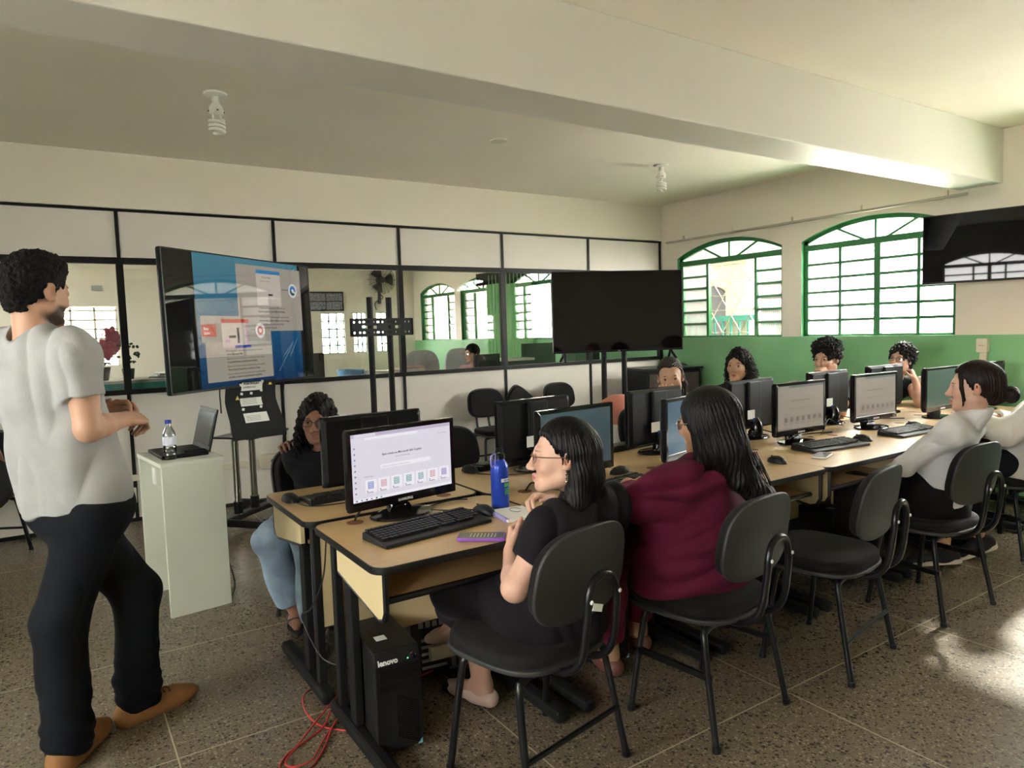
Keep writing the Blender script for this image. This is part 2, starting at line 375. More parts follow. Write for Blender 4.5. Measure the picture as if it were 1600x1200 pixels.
# back wall: masonry band above the black-railed partition
PT = .05
mb = MB(); mb.span((XL, YB, 2.505), (XR, YB+.14, ZC)); struct('wall_back', mb, 'wall')
MUL = [-3.0, -1.93, -.722, .486, 1.697, 2.895, 4.09, 5.277, 6.43]
mb = MB()
for a, b in zip(MUL[:-1], MUL[1:]):
    mb.span((a+.012, YB+.012, .02), (b-.012, YB+.04, 1.045)); mb.span((a+.012, YB+.012, 2.115), (b-.012, YB+.04, 2.49))
struct('wall_back_panels', mb, 'panel')
mb = MB()
for z0, z1, d in ((2.485, 2.51, 0), (2.075, 2.125, .004), (1.035, 1.075, .004), (0, .03, 0)):
    mb.span((XL, YB-d, z0), (XR, YB+PT, z1))
for i, x in enumerate(MUL[1:]):
    mb.span((x-.013, YB-.002, 0), (x+.013, YB+PT, 1.06)); mb.span((x-.026, YB-.002, 1.05), (x+.026, YB+PT, 2.10)); mb.span((x-.013, YB-.002, 2.1), (x+.013, YB+PT, 2.5))
struct('trim_2', mb, 'rail')
wn = 0
for a, b in zip(MUL[:-1], MUL[1:]):
    wn += 1
    mb = MB(); mb.quad((a+.02, YB+.026, 1.06), (b-.02, YB+.026, 1.06), (b-.02, YB+.026, 2.1), (a+.02, YB+.026, 2.1)); struct('window_%d' % wn, mb, 'pane')
# surface conduit along the partition
mb = MB(); mb.span((XL, YB-.022, .335), (5.2, YB, .385)); struct('trim_3', mb, 'cream', bev=.003)
# ---- green steel windows
def steel_window(y0, y1, xw, side, muls, opening=(), louv=6, full=True):
    """xw: inner wall face; side +1 right wall, -1 left wall"""
    global wn; wn += 1
    r = tag(bpy.data.objects.new('window_%d' % wn, None), kind='structure'); COL.objects.link(r)
    x = xw+side*.07; d = .02
    fr = MB()
    zt0, zt1 = 2.165, 2.225
    for y in (y0+.022, y1-.022): fr.span((x-d, y-.022, ZSILL), (x+d, y+.022, ZSPR+.01))
    fr.span((x-.03, y0, zt0), (x+.03, y1, zt1)); fr.span((x-d, y0, ZSILL), (x+d, y1, ZSILL+.02))
    N = 20; A = []; B = []
    for i in range(N+1):
        yy = y0+(y1-y0)*i/N; z = ZSPR+arc_z(yy, y0, y1); A.append((yy, z)); B.append((yy, z-.04))
    for i in range(N):
        for xx in (x-d, x+d): fr.quad((xx, *A[i]), (xx, *A[i+1]), (xx, *B[i+1]), (xx, *B[i]))
        fr.quad((x-d, *B[i]), (x-d, *B[i+1]), (x+d, *B[i+1]), (x+d, *B[i]))
    yc = (y0+y1)/2; w = y1-y0
    for t in (-.28, 0, .28):                       # fan bars
        ye = yc+t*w; ze = ZSPR+arc_z(ye, y0, y1)-.01; s0 = Vector((x, yc+t*w*.25, zt1-.01)); e = Vector((x, ye, ze))
        dirv = (e-s0); L = dirv.length; ang = math.atan2(dirv.y, dirv.z)
        fr.box((s0+e)/2, (.022, .022, L), Euler((-ang, 0, 0)).to_matrix())
    for y, wd in muls: fr.span((x-d-.004, y-wd/2, ZSILL), (x+d+.004, y+wd/2, zt0))
    edges = [y0+.04]+[m_[0] for m_ in muls]+[y1-.04]
    pan = MB(); gr = MB(); sash = MB()
    for k, (a, b) in enumerate(zip(edges[:-1], edges[1:])):
        a2, b2 = a+.012, b-.012
        if k in opening:
            continue
        zs = [ZSILL+.02+(zt0-ZSILL-.02)*i/louv for i in range(louv+1)]
        for i in range(louv):
            pan.quad((x+.012*side, a2, zs[i]), (x+.012*side, b2, zs[i]), (x-.008*side, b2, zs[i+1]), (x-.008*side, a2, zs[i+1]))
            if i: fr.span((x-.016, a2-.01, zs[i]-.013), (x+.016, b2+.01, zs[i]+.013))
    # fan light glass
    for i in range(N): pan.quad((x, A[i][0], zt1), (x, A[i+1][0], zt1), (x, *B[i+1]), (x, *B[i]))
    if full:
        ga, gb = (edges[1]+.0, edges[-2]-.0)
        xg = x+side*.05
        def bar(p, q, r=.006): gr.tube([(xg, *p), (xg, *q)], r, 5)
        zb, zt = ZSILL+.05, zt0-.03
        for z in [zb, zb+(zt-zb)*.33, zb+(zt-zb)*.55, zb+(zt-zb)*.78, zt]: bar((ga, z), (gb, z), .005)
        st = (gb-ga)/2.6; hh = (zt-zb)/2
        for r0 in (0, 1):
            z0 = zb+hh*r0; z1 = z0+hh
            q = -1.0
            while ga+q*st < gb:
                for sg in (1, -1):
                    p0 = (ga+q*st, z0) if sg > 0 else (ga+q*st, z1); p1 = (ga+(q+1)*st, z1) if sg > 0 else (ga+(q+1)*st, z0)
                    def clip(p, e):
                        yy = min(max(p[0], ga), gb)
                        t = (yy-p0[0])/(p1[0]-p0[0]); return (yy, p0[1]+(p1[1]-p0[1])*t)
                    if p1[0] > ga and p0[0] < gb: bar(clip(p0, 0), clip(p1, 1))
                q += 1
        gr.build('grille', 'grille', r, smooth=True)
    fr.build('frame', 'gwin', r); pan.build('ribbed_pane', 'ribbed', r)
    return r
steel_window(4.64, 6.11, XR, 1, [(5.009, .03), (5.684, .035)], opening=(1,))
steel_window(2.94, 4.41, XR, 1, [(3.272, .03), (3.65, .06), (4.02, .03)])
for y0, y1 in WIN_R[2:]: steel_window(y0, y1, XR, 1, [(y0+.37, .03), (y1-.42, .03)])
for y0, y1 in WIN_R_NEXT: steel_window(y0, y1, XR, 1, [(y0+.37, .03), (y1-.42, .03)], opening=(1,))
for y0, y1 in WIN_L: steel_window(y0, y1, XL, -1, [(y0+.5, .03), ((y0+y1)/2, .06), (y1-.5, .03)], full=False)
# ---- next room, seen through the partition glass
mb = MB()
WX0, WX1 = .12, .96                        # window in its far wall
mb.span((XL, YN, 0), (WX0, YN+.12, ZC)); mb.span((WX0, YN, 0), (WX1, YN+.12, 1.05)); mb.span((WX0, YN, 2.06), (WX1, YN+.12, ZC)); mb.span((WX1, YN, 0), (XR, YN+.12, 1.1)); mb.span((WX1, YN, 1.9), (XR, YN+.12, ZC))
GW = [(4.45, 4.92), (5.10, 5.38), (5.60, 5.94)]
for a, b in zip([WX1]+[g[1] for g in GW], [g[0] for g in GW]+[XR]): mb.span((a, YN, 1.1), (b, YN+.12, 1.9))
struct('wall_next_room', mb, 'wall')
wn += 1; r = tag(bpy.data.objects.new('window_%d' % wn, None), kind='structure'); COL.objects.link(r)
fr = MB()
for i in range(7): fr.span((WX0, YN+.02, 1.06+i*.155-.012), (WX1, YN+.05, 1.06+i*.155+.012))
for x in (WX0+.02, WX0+.16, WX0+.5, WX1-.02): fr.span((x-.016, YN+.02, 1.05), (x+.016, YN+.05, 2.05))
fr.build('frame', 'white_p', r); pn = MB(); pn.quad((WX0, YN+.06, 1.05), (WX1, YN+.06, 1.05), (WX1, YN+.06, 2.06), (WX0, YN+.06, 2.06)); pn.build('frosted_pane', thin_glass('frosted_cream', (.045, .042, .036), .3, .3, .3, (.35, .30, .24)), r)
# ---------------------------------------------------------------- chairs
def pad(mb, outline, z0, th, rnd, mi=None, steps=4, crown=.0):
    """cushion from an outline in x-y (callable plane map later)"""
    R = []
    cx = sum(p[0] for p in outline)/len(outline); cy = sum(p[1] for p in outline)/len(outline)
    mx = max(max(abs(p[0]-cx), abs(p[1]-cy)) for p in outline)
    def ring(ins, z):
        s = 1-ins/mx; return [(cx+(p[0]-cx)*s, cy+(p[1]-cy)*s, z) for p in outline]
    for i in range(steps+1):
        a = PI/2*i/steps; R.append(ring(rnd*(1-math.sin(a)), z0+rnd*(1-math.cos(a))))
    for i in range(steps+1):
        a = PI/2*i/steps; R.append(ring(rnd*(1-math.cos(a)), z0+th-rnd+rnd*math.sin(a)))
    if crown: R.append(ring(mx*.45, z0+th+crown*.8)); R.append(ring(mx*.9, z0+th+crown))
    mb.rings(R, True, True, mi)
def remap(mb, fn):
    mb.v = [tuple(fn(Vector(p))) for p in mb.v]
def make_chair(label, kind='rear_bar', group=None):
    t = thing('visitor_chair', label, 'chair', group=group)
    s = MB(); o = [(x, y+.04) for x, y in sup(.445, .44, 3.3, 44, -.10)]; pad(s, o, .425, .05, .022, crown=.006); s.build('seat', 'fabric', t, smooth=True)
    s = MB(); pad(s, [(x, y+.04) for x, y in sup(.46, .455, 3.3, 44, -.10)], .412, .018, .006); s.build('seat_pan', 'shell', t, smooth=True)
    # backrest: outline in x-z, curved round the sitter's back, leaning
    def place(off):
        def fn(p):
            x, zz, d = p.x, p.y, p.z
            y = -.215-d+off+.42*x*x*1.2; q = Vector((x, y, zz))
            a = math.radians(9); c, s_ = math.cos(a), math.sin(a)
            return Vector((q.x, -.215+(q.y+.215)*c-zz*s_, .712+zz*c+(q.y+.215)*s_*.3))
        return fn
    s = MB(); pad(s, sup(.40, .285, 3.0, 48, .10), -.018, .040, .017, crown=.0); remap(s, place(.012)); s.build('backrest', 'fabric', t, smooth=True)
    s = MB(); pad(s, sup(.42, .305, 3.0, 48, .10), .0, .014, .006); remap(s, place(-.008)); s.build('back_shell', 'shell', t, smooth=True)
    r = .0125
    s = MB()
    pts = [(-.075, .10, .402), (-.075, -.10, .400), (-.075, -.20, .412), (-.073, -.262, .47), (-.070, -.285, .60), (-.066, -.288, .66), (-.045, -.289, .705), (0, -.290, .722)]
    pts = pts+[(-p[0], p[1], p[2]) for p in pts[-2::-1]]
    s.tube(pts, r, 10, smooth=4); s.build('back_support', 'blk', t, smooth=True)
    for x in (-.068, .068): s = MB(); s.ell((x, -.303, .655), (.007, .004, .007), 10, 6); s.build('bolt', 'logo', t, smooth=True)
    for sx in (-1, 1):
        for fy, zt, yt, yb in ((1, .400, .13, .185), (-1, .398, -.115, -.19)):
            s = MB(); xt, xb = .205*sx, .232*sx
            s.tube([(0, yt, zt), (xt*.62, yt, zt), (xt*.88, yt+.002*fy, zt-.008), (xt, yt+.012*fy, zt-.05), (xb, yb, .01)], r, 10, smooth=4)
            s.cyl((xb*.999, yb*.998, .02), (xb*1.004, yb*1.004, 0), .0155, 12); s.build('leg', 'blk', t, smooth=True)
    for x in (-.09, .09): s = MB(); s.span((x-.012, -.13, .388), (x+.012, .145, .414)); s.build('seat_rail', 'blk', t)
    if kind == 'rear_bar': s = MB(); s.tube([(-.222, -.167, .17), (.222, -.167, .17)], .009, 8); s.build('stretcher', 'blk', t, smooth=True)
    else:
        for x in (-.219, .219): s = MB(); s.box((x, 0, .245), (.014, .325, .022)); s.build('stretcher', 'blk', t)
    return t
# ---------------------------------------------------------------- desks
def make_desk(label, group=None, w=.765, d=.62):
    t = thing('computer_desk', label, 'desk', group=group)      # front edge faces -y, origin at the centre of the footprint
    o = rrect(w, d, .05); s = MB(); s.prism([(x, y, .728) for x, y in o], (0, 0, .022)); s.build('desk_top', 'desk', t)
    o2 = rrect(w+.008, d+.008, .054); s = MB()
    R = [[(x*k, y*k, z) for x, y in o2] for k, z in ((.985, .724), (1, .726), (1.003, .737), (1, .7492), (.988, .7496))]
    s.rings(R, False); s.build('edge_band', 'edge', t, smooth=True)
    for sx in (-1, 1):
        s = MB(); x = sx*(w/2-.055)
        s.box((x, .075, .4), (.03, .06, .66)); s.box((x, .225, .4), (.03, .04, .66)); s.box((x, .02, .715), (.03, .54, .02)); s.build('leg', 'blk_r', t, bev=.004)
        s = MB(); s.box((x, .01, .035), (.055, .60, .05)); s.build('foot', 'blk_r', t, bev=.014)
    s = MB(); s.span((-w/2+.07, .225, .30), (w/2-.07, .243, .725)); s.build('modesty_panel', 'desk_side', t)
    for sx in (-1, 1):
        s = MB(); x = sx*(w/2-.035)
        prof = [(-.285, .727), (.13, .727), (.13, .62), (-.24, .565), (-.27, .575), (-.285, .60)]
        s.prism([(x-.008, y, z) for y, z in prof], (.016, 0, 0)); s.build('side_panel', 'desk_side', t)
        s = MB(); pr = [(.13, .616), (-.24, .561), (-.273, .57), (-.289, .60), (-.289, .727)]
        for a, b in zip(pr[:-1], pr[1:]): s.tube([(x, *a), (x, *b)], .010, 6)
        s.build('panel_edging', 'edge', t, smooth=True)
    s = MB(); s.span((-w/2+.06, -.25, .612), (w/2-.06, .12, .628)); s.build('keyboard_tray', 'desk', t)
    s = MB(); s.tube([(-w/2+.06, -.252, .62), (w/2-.06, -.252, .62)], .012, 8); s.build('tray_edging', 'edge', t, smooth=True)
    s = MB(); s.lathe([(.001, .7500), (.032, .7500), (.032, .7512), (.001, .7514)], (-.24, .245, 0), 20); s.build('cable_grommet', 'hole', t, smooth=True)
    return t
NEAR_Y = 2.275; FAR_Y = 2.94
dl = ['wooden computer desk nearest the presenter, under the monitor with the white start page', 'wooden desk in front of the woman in the burgundy top', 'wooden desk with the empty black chair pushed up to it',
      'wooden desk in front of the woman in the white turtleneck', 'wooden desk with the monitor right of the woman in white', 'wooden desk in the near row at the right end', 'wooden desk by the window wall carrying the black switched-off screen']
d0 = None; NX = [1.155, 1.935, 2.71, 3.48, 4.245, 5.02, 5.80]
for x, l in zip(NX, dl):
    if d0 is None: d0 = make_desk(l, 'near row of desks'); d0.location = (x, NEAR_Y, 0)
    else: dup(d0, (x, NEAR_Y, 0), 0, l)
fl = ['wooden computer desk in front of the teenager with curly hair and glasses', 'wooden desk of the far row behind the blue bottle', 'wooden desk in front of the woman with pulled-back grey hair', 'wooden desk in front of the woman in black with long wavy hair',
      'wooden desk in front of the boy with the dark curly hair', 'wooden desk of the far row between the boy and the curly-haired woman', 'wooden desk of the far row where the curly-haired woman leans her elbow']
for x, l in zip([1.145, 1.93, 2.71, 3.48, 4.245, 5.02, 5.80], fl): dup(d0, (x, FAR_Y if x < 1.3 else FAR_Y-.06, 0), PI, l, 'far row of desks')
# ---------------------------------------------------------------- monitors
def make_monitor(label, logo=None):
    t = thing('monitor', label, 'monitor')                      # faces -y, origin on the desk
    W_, H_, z0 = .468, .305, .055
    s = MB()                                                    # bezel ring
    o = [(-W_/2, z0), (W_/2, z0), (W_/2, z0+H_), (-W_/2, z0+H_)]; i_ = [(-W_/2+.018, z0+.034), (W_/2-.018, z0+.034), (W_/2-.018, z0+H_-.018), (-W_/2+.018, z0+H_-.018)]
    for k in range(4):
        a, b = o[k], o[(k+1) % 4]; c, d = i_[(k+1) % 4], i_[k]
        s.prism([(a[0], -.022, a[1]), (b[0], -.022, b[1]), (c[0], -.022, c[1]), (d[0], -.022, d[1])], (0, .022, 0))
    s.build('bezel', 'mon_g', t, bev=.002)
    s = MB(); zc = z0+H_/2
    R = [[(x, y, zc+z) for x, z in rrect(W_*k, H_*k2, .012)] for k, k2, y in ((1, 1, -.004), (.995, .99, .008), (.93, .88, .022))]
    s.rings(R); s.build('back_cover', 'mon', t, smooth=False)
    s = MB(); s.box((0, .028, zc+.02), (.125, .024, H_*.80)); s.build('back_spine', 'mon', t, bev=.006)
    s = MB(); s.tube([(0, .03, z0+.06), (0, .048, z0+.02), (0, .040, .02), (0, .02, .008)], [.026, .024, .032, .05], 16, smooth=5); s.build('neck', 'mon_g', t, smooth=True)
    s = MB(); s.lathe([(.001, 0), (.125, 0), (.13, .004), (.125, .010), (.05, .017), (.001, .018)], (0, .01, 0), 40, sx=1, sy=.72); s.build('stand_base', 'mon_g', t, smooth=True)
    s = MB(); s.span((.012, .0405, zc-.085), (.085, .0415, zc-.03)); s.build('rating_sticker', 'sticker', t)
    s = MB(); s.span((.0, .0415, zc-.080), (.03, .046, zc-.105)); s.build('video_plug', mat_blue, t)
    return t
mat_blue = mat('blue_plug', (.02, .05, .30), .4)
UIW = .432; UIH = .253                                          # visible screen area
def screen(t, kind):
    """flat lit screen with its picture, part of monitor t"""
    z0 = .055+.034; y = -.0205; mats = []
    s = MB(); s.mi = 0
    def rect(x0, za, x1, zb, mi, lift=1): s.quad((x0-UIW/2, y-.0003*lift, z0+za), (x1-UIW/2, y-.0003*lift, z0+za), (x1-UIW/2, y-.0003*lift, z0+zb), (x0-UIW/2, y-.0003*lift, z0+zb), mi)
    def txt(b, sz, x, z, mi, lift=3, **k): put_text(s, b, sz, (x-UIW/2, y-.0003*lift, z0+z), (1, 0, 0), (0, 0, 1), mi=mi, **k)
    if kind == 'start':
        mats = [S_white, S_bar, S_txt, S_grey, S_card, S_blue, S_pink, S_green, S_lil]
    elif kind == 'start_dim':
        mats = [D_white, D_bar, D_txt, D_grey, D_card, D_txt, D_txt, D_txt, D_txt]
    if kind in ('start', 'start_dim'):
        rect(0, 0, UIW, UIH, 0, 0); rect(0, UIH-.013, UIW, UIH, 1); rect(.012, UIH-.012, .10, UIH-.001, 0, 2)
        rect(.055, UIH-.025, .28, UIH-.016, 4, 1); rect(0, 0, UIW, .011, 4)
        txt('Bem-vindo ao Microsoft 365 Copilot', .0115, UIW/2-.006, .162, 2, align='CENTER', bold=.0002)
        txt('Qual o foco de hoje?', .0075, UIW/2-.006, .149, 3, align='CENTER')
        rect(.115, .112, .335, .128, 4); txt('Pesquisar em aplicativos, arquivos e pessoas', .0065, .125, .117, 3)
        txt('Criar novo', .0075, .048, .088, 2); txt('Obter aplicativo', .0065, .372, .214, 3)
        for i in range(7):
            x = .05+i*.054; rect(x, .028, x+.047, .078, 4, 1); rect(x+.011, .044, x+.034, .070, (5, 6, 7, 7, 7, 6, 8)[i], 2)
            for k in range(4): rect(x+.013, .047+k*.006, x+.032, .0495+k*.006, 4, 3)
            rect(x+.006, .034, x+.010, .038, 2, 2); rect(x+.006, .029, x+.032, .0315, 3, 2)
        for i in range(9): rect(.009, .03+i*.021, .015, .036+i*.021, 5 if i > 4 else 3, 2)
        for i in range(6): rect(.01+i*.02, .003, .017+i*.02, .008, 5 if i % 2 else 2, 3)
    else:
        mats = [kind]; rect(0, 0, UIW, UIH, 0, 0)
    s.build('screen', mats, t)
def _g(n, c, e): return glow(n, srgb(*c), e)
S_white = _g('scr_white', (226, 222, 232), .72); S_bar = _g('scr_bar', (196, 184, 206), .70); S_txt = _g('scr_text', (70, 66, 84), .45); S_grey = _g('scr_grey', (140, 138, 150), .55)
S_card = _g('scr_card', (240, 238, 244), .75); S_blue = _g('scr_blue', (120, 140, 215), .6); S_pink = _g('scr_pink', (222, 160, 172), .65); S_green = _g('scr_green', (120, 180, 170), .6); S_lil = _g('scr_lilac', (150, 130, 205), .6)
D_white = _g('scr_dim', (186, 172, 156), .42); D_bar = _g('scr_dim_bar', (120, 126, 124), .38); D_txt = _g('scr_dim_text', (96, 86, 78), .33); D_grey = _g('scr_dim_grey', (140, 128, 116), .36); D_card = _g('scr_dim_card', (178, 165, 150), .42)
S_slate = mat('scr_slate', (.035, .055, .065), .22, emit=srgb(74, 88, 96), estr=.5*ES); S_petrol = mat('scr_petrol', (.02, .04, .055), .2, emit=srgb(60, 90, 108), estr=.8*ES)
S_off = mat('scr_off', (.012, .016, .015), .18); S_dgreen = mat('scr_dark_green', (.035, .055, .048), .25, emit=srgb(62, 76, 72), estr=.5*ES)
def logo_front(t, txt):
    s = MB(); put_text(s, txt, .0135, (0, -.0226, .064), (1, 0, 0), (0, 0, 1), align='CENTER', bold=.0006, spacing=1.05); s.build('front_logo', 'logo', t)
MZ = .7515
mons = [('N', 1.105, 2.50, 8.5, 'start', 'black monitor showing the bright white start page, nearest the presenter'), ('N', 1.93, 2.46, 6, S_slate, 'black monitor with a dark grey screen behind the woman in black with glasses'),
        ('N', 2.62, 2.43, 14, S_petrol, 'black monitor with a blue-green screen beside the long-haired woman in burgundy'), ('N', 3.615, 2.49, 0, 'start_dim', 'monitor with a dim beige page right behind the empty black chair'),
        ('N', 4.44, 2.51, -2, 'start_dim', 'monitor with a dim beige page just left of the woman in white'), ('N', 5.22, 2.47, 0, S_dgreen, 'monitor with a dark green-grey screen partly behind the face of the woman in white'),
        ('N', 5.89, 2.48, -8, S_off, 'monitor with a black screen behind the hair bun of the woman in white'),
        ('F', 1.165, 2.93, 1, None, 'monitor seen from behind in front of the curly-haired teenager'), ('F', 2.02, 2.90, 5, None, 'monitor seen from behind between the white page screen and the woman with glasses'),
        ('F', 2.80, 2.83, 7, None, 'monitor seen from behind under the face of the woman with pulled-back grey hair'), ('F', 3.58, 2.80, 4, None, 'monitor seen from behind below the woman in black with wavy hair'),
        ('F', 4.46, 2.84, 2, None, 'monitor seen from behind in front of the boy'), ('F', 5.25, 2.88, 0, None, 'monitor seen from behind in front of the curly-haired woman with her hand to her cheek')]
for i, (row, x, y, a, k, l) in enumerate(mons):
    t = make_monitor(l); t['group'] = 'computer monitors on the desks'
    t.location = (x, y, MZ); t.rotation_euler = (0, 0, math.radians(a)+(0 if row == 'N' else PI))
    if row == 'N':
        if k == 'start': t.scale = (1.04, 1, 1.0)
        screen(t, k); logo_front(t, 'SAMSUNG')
    else: screen(t, S_slate)
# ---------------------------------------------------------------- keyboards and mice
def make_keyboard(label):
    t = thing('keyboard', label, 'keyboard', group='black keyboards on the desks')
    s = MB(); s.prism([(-.225, -.082, 0), (-.225, -.082, .012), (-.225, -.045, .016), (-.225, .078, .027), (-.225, .08, 0)], (.45, 0, 0)); s.build('keyboard_body', 'kb', t, bev=.003)
    s = MB(); sl = .011/.123
    for row in range(6):
        y = -.032+row*.0195+(.006 if row == 5 else 0); z = .017+(y+.045)*sl; x = -.213
        ws = [.0175]*23
        if row == 0: ws = [.024, .02, .02, .105, .02, .02, .02, .024]+[.0175]*6
        for k, wk in enumerate(ws):
            if x+wk > .214: break
            gap = .008 if (row > 0 and k in (14, 17)) or (row == 0 and k in (7, 10)) else 0
            x += gap; s.box((x+wk/2, y, z+.003), (wk-.0025, .0165, .007)); x += wk+.001
    tag(s.build('keycaps', 'key', t), kind='stuff')
    return t
def make_mouse(label):
    t = thing('computer_mouse', label, 'mouse', group='black mice on the desks')
    s = MB()
    prof = [(-.058, .003), (-.054, .016), (-.035, .030), (-.005, .037), (.025, .033), (.047, .022), (.057, .008), (.058, .003)]
    R = []
    for y, h in prof:
        wd = .031*math.sqrt(max(.05, 1-(y/.062)**2))*(1.04-.1*(y < 0)); R.append([(wd*math.cos(PI*k/12), y, h*math.sin(PI*k/12)**.7 if 0 < k < 12 else .0) for k in range(13)])
    s.rings(R, True, True); s.build('mouse_body', 'kb', t, smooth=True)
    s = MB(); s.ell((0, .035, .030), (.003, .009, .004), 10, 6); s.build('scroll_wheel', 'shell', t, smooth=True)
    return t
kbs = [(1.085, 2.235, 8, 'black keyboard below the white start page, beside the purple phone'), (2.03, 2.275, 8, 'black keyboard between the two women seated with their backs to the camera'), (3.60, 2.275, -6, 'keyboard below the left dim beige screen, in front of the empty chair'), (4.40, 2.245, -3, 'keyboard below the right dim beige screen, by the arm of the woman in white'),
       (1.08, 2.965, 182, 'keyboard lying behind the white start-page monitor, in front of the teenager'), (1.98, 3.10, 184, 'keyboard behind the blue metal bottle on the far desk'), (2.75, 3.06, 186, 'keyboard behind the monitor with the white sticker in the middle of the far row')]
k0 = None
for x, y, a, l in kbs:
    if k0 is None: k0 = make_keyboard(l); k0.location = (x, y, MZ); k0.rotation_euler = (0, 0, math.radians(a))
    else: dup(k0, (x, y, MZ), math.radians(a), l)
mss = [(1.36, 2.31, 10, 'black mouse at the right end of the keyboard by the purple phone'), (2.26, 2.53, 95, 'black mouse behind the woman with glasses, beside her hair'), (3.02, 2.20, -12, 'black mouse next to the long hair of the woman in burgundy'), (3.94, 2.29, -5, 'mouse between the two dim beige screens'), (4.66, 2.36, -5, 'mouse in front of the forehead of the woman in white'),
       (.815, 3.03, 190, 'black mouse on the left corner of the far desk, by the teenager'), (1.72, 3.05, 185, 'black mouse left of the blue metal bottle on the far desk')]
m0 = None
for x, y, a, l in mss:
    if m0 is None: m0 = make_mouse(l); m0.location = (x, y, MZ); m0.rotation_euler = (0, 0, math.radians(a))
    else: dup(m0, (x, y, MZ), math.radians(a), l)
# cables on the desks
def cable(name, pts, label, r=.0025, m='cable', group='cables on the desks', sm=6):
    s = MB(); s.tube(pts, r, 6, smooth=sm); return tag(s.build(name, m, smooth=True), label, 'cable', group)
Z = .755
cable('mouse_cable', [(.82, 2.97, Z), (.86, 2.86, Z), (1.0, 2.83, Z), (1.2, 2.86, Z), (1.32, 2.86, Z)], 'thin black mouse cable curving across the teenager\'s desk')
cable('monitor_cable', [(1.09, 2.56, .83), (.98, 2.56, .80), (.935, 2.545, .77), (.92, 2.535, .752), (.915, 2.53, .74)], 'black cable dropping into the desk hole left of the white-page monitor', .004)
cable('mouse_cable', [(1.355, 2.375, Z), (1.25, 2.45, Z), (1.22, 2.53, Z), (1.35, 2.57, Z), (1.42, 2.545, Z)], 'black mouse cable looping right of the white-page monitor')
cable('mouse_cable', [(1.72, 2.98, Z), (1.80, 2.86, Z), (1.92, 2.80, Z), (1.98, 2.72, Z)], 'black cable behind the blue bottle')
cable('monitor_cable', [(1.80, 2.56, .76), (1.74, 2.53, .78), (1.71, 2.525, .76), (1.70, 2.52, .752)], 'short black cable rising from the desk hole right of the blue bottle', .004)
cable('monitor_cable', [(2.77, 2.86, .83), (2.83, 2.75, .80), (2.86, 2.68, .756), (2.95, 2.64, Z), (3.05, 2.62, Z)], 'grey video cable hanging behind the monitor with the white sticker', .004)
cable('monitor_cable', [(3.56, 2.83, .83), (3.68, 2.70, .78), (3.80, 2.66, Z), (3.95, 2.63, Z), (4.1, 2.58, Z)], 'black video cable behind the left dim beige screen', .004)
cable('monitor_cable', [(4.43, 2.87, .83), (4.6, 2.74, .78), (4.72, 2.70, Z), (4.85, 2.72, Z), (5.0, 2.60, Z)], 'black video cable behind the right dim beige screen', .004)
cable('monitor_cable', [(3.95, 2.56, .755), (3.97, 2.55, .80), (4.06, 2.58, .84), (4.2, 2.62, .80), (4.36, 2.66, .756)], 'arched black cable between the two dim beige screens')
# ---------------------------------------------------------------- chairs in place
def R_(a): return math.radians(a)
cA = make_chair('black office chair nearest the camera, under the woman in the black dress with glasses', 'rear_bar', 'black visitor chairs')
cA.location = (1.28, 1.865, 0); cA.rotation_euler = (0, 0, R_(11))
cB = make_chair('black office chair under the woman in the burgundy top', 'side_bar', 'black visitor chairs'); cB.location = (2.01, 1.77, 0); cB.rotation_euler = (0, 0, R_(7))
dup(cA, (2.77, 1.76, 0), R_(10), 'empty black chair between the woman in burgundy and the woman in white')
dup(cB, (3.67, 1.77, 0), R_(-2), 'black chair under the woman in the white turtleneck')
dup(cB, (4.98, 1.92, 0), R_(-6), 'black chair at the right edge under the person in the loose white shirt')
dup(cA, (1.19, 3.62, 0), R_(-153), 'black chair turned sideways with the hand of the teenager on its back')
dup(cA, (2.05, 3.68, 0), R_(180), 'empty black chair right behind the white-page monitor, across the far desk')
dup(cA, (3.72, 6.02, 0), R_(178), 'black chair against the white partition, left of the tilted one')
dup(cA, (4.69, 6.03, 0), R_(180), 'black chair against the partition, right of the tilted one')
dup(cB, (3.62, 3.62, 0), R_(176), 'black chair under the woman with pulled-back hair'); dup(cB, (4.27, 3.62, 0), R_(180), 'black chair under the woman in black with wavy hair')
dup(cB, (5.02, 3.52, 0), R_(180), 'black chair under the boy in the far row'); dup(cB, (5.80, 3.50, 0), R_(180), 'black chair under the curly-haired woman by the window wall')
tl = dup(cA, (4.205, 6.01, 0), R_(183), 'black chair against the partition with its backrest hanging askew')
for ch in tl.children:
    if ch.name.split('.')[0] in ('backrest', 'back_shell'):
        ch.rotation_euler = (0, R_(-38), 0); p = Vector((0, -.2, .712)); ch.location = p-(Euler((0, R_(-38), 0)).to_matrix() @ p)+Vector((.02, 0, -.03))
dup(cA, (-.52, 5.95, 0), R_(150), 'black chair by the partition behind the presenter at the left edge')
s = MB(); s.box((-.045, -.306, .635), (.045, .002, .022), (0, .35, 0)); tag(s.build('inventory_sticker', 'sticker', cA), 'small white inventory sticker')
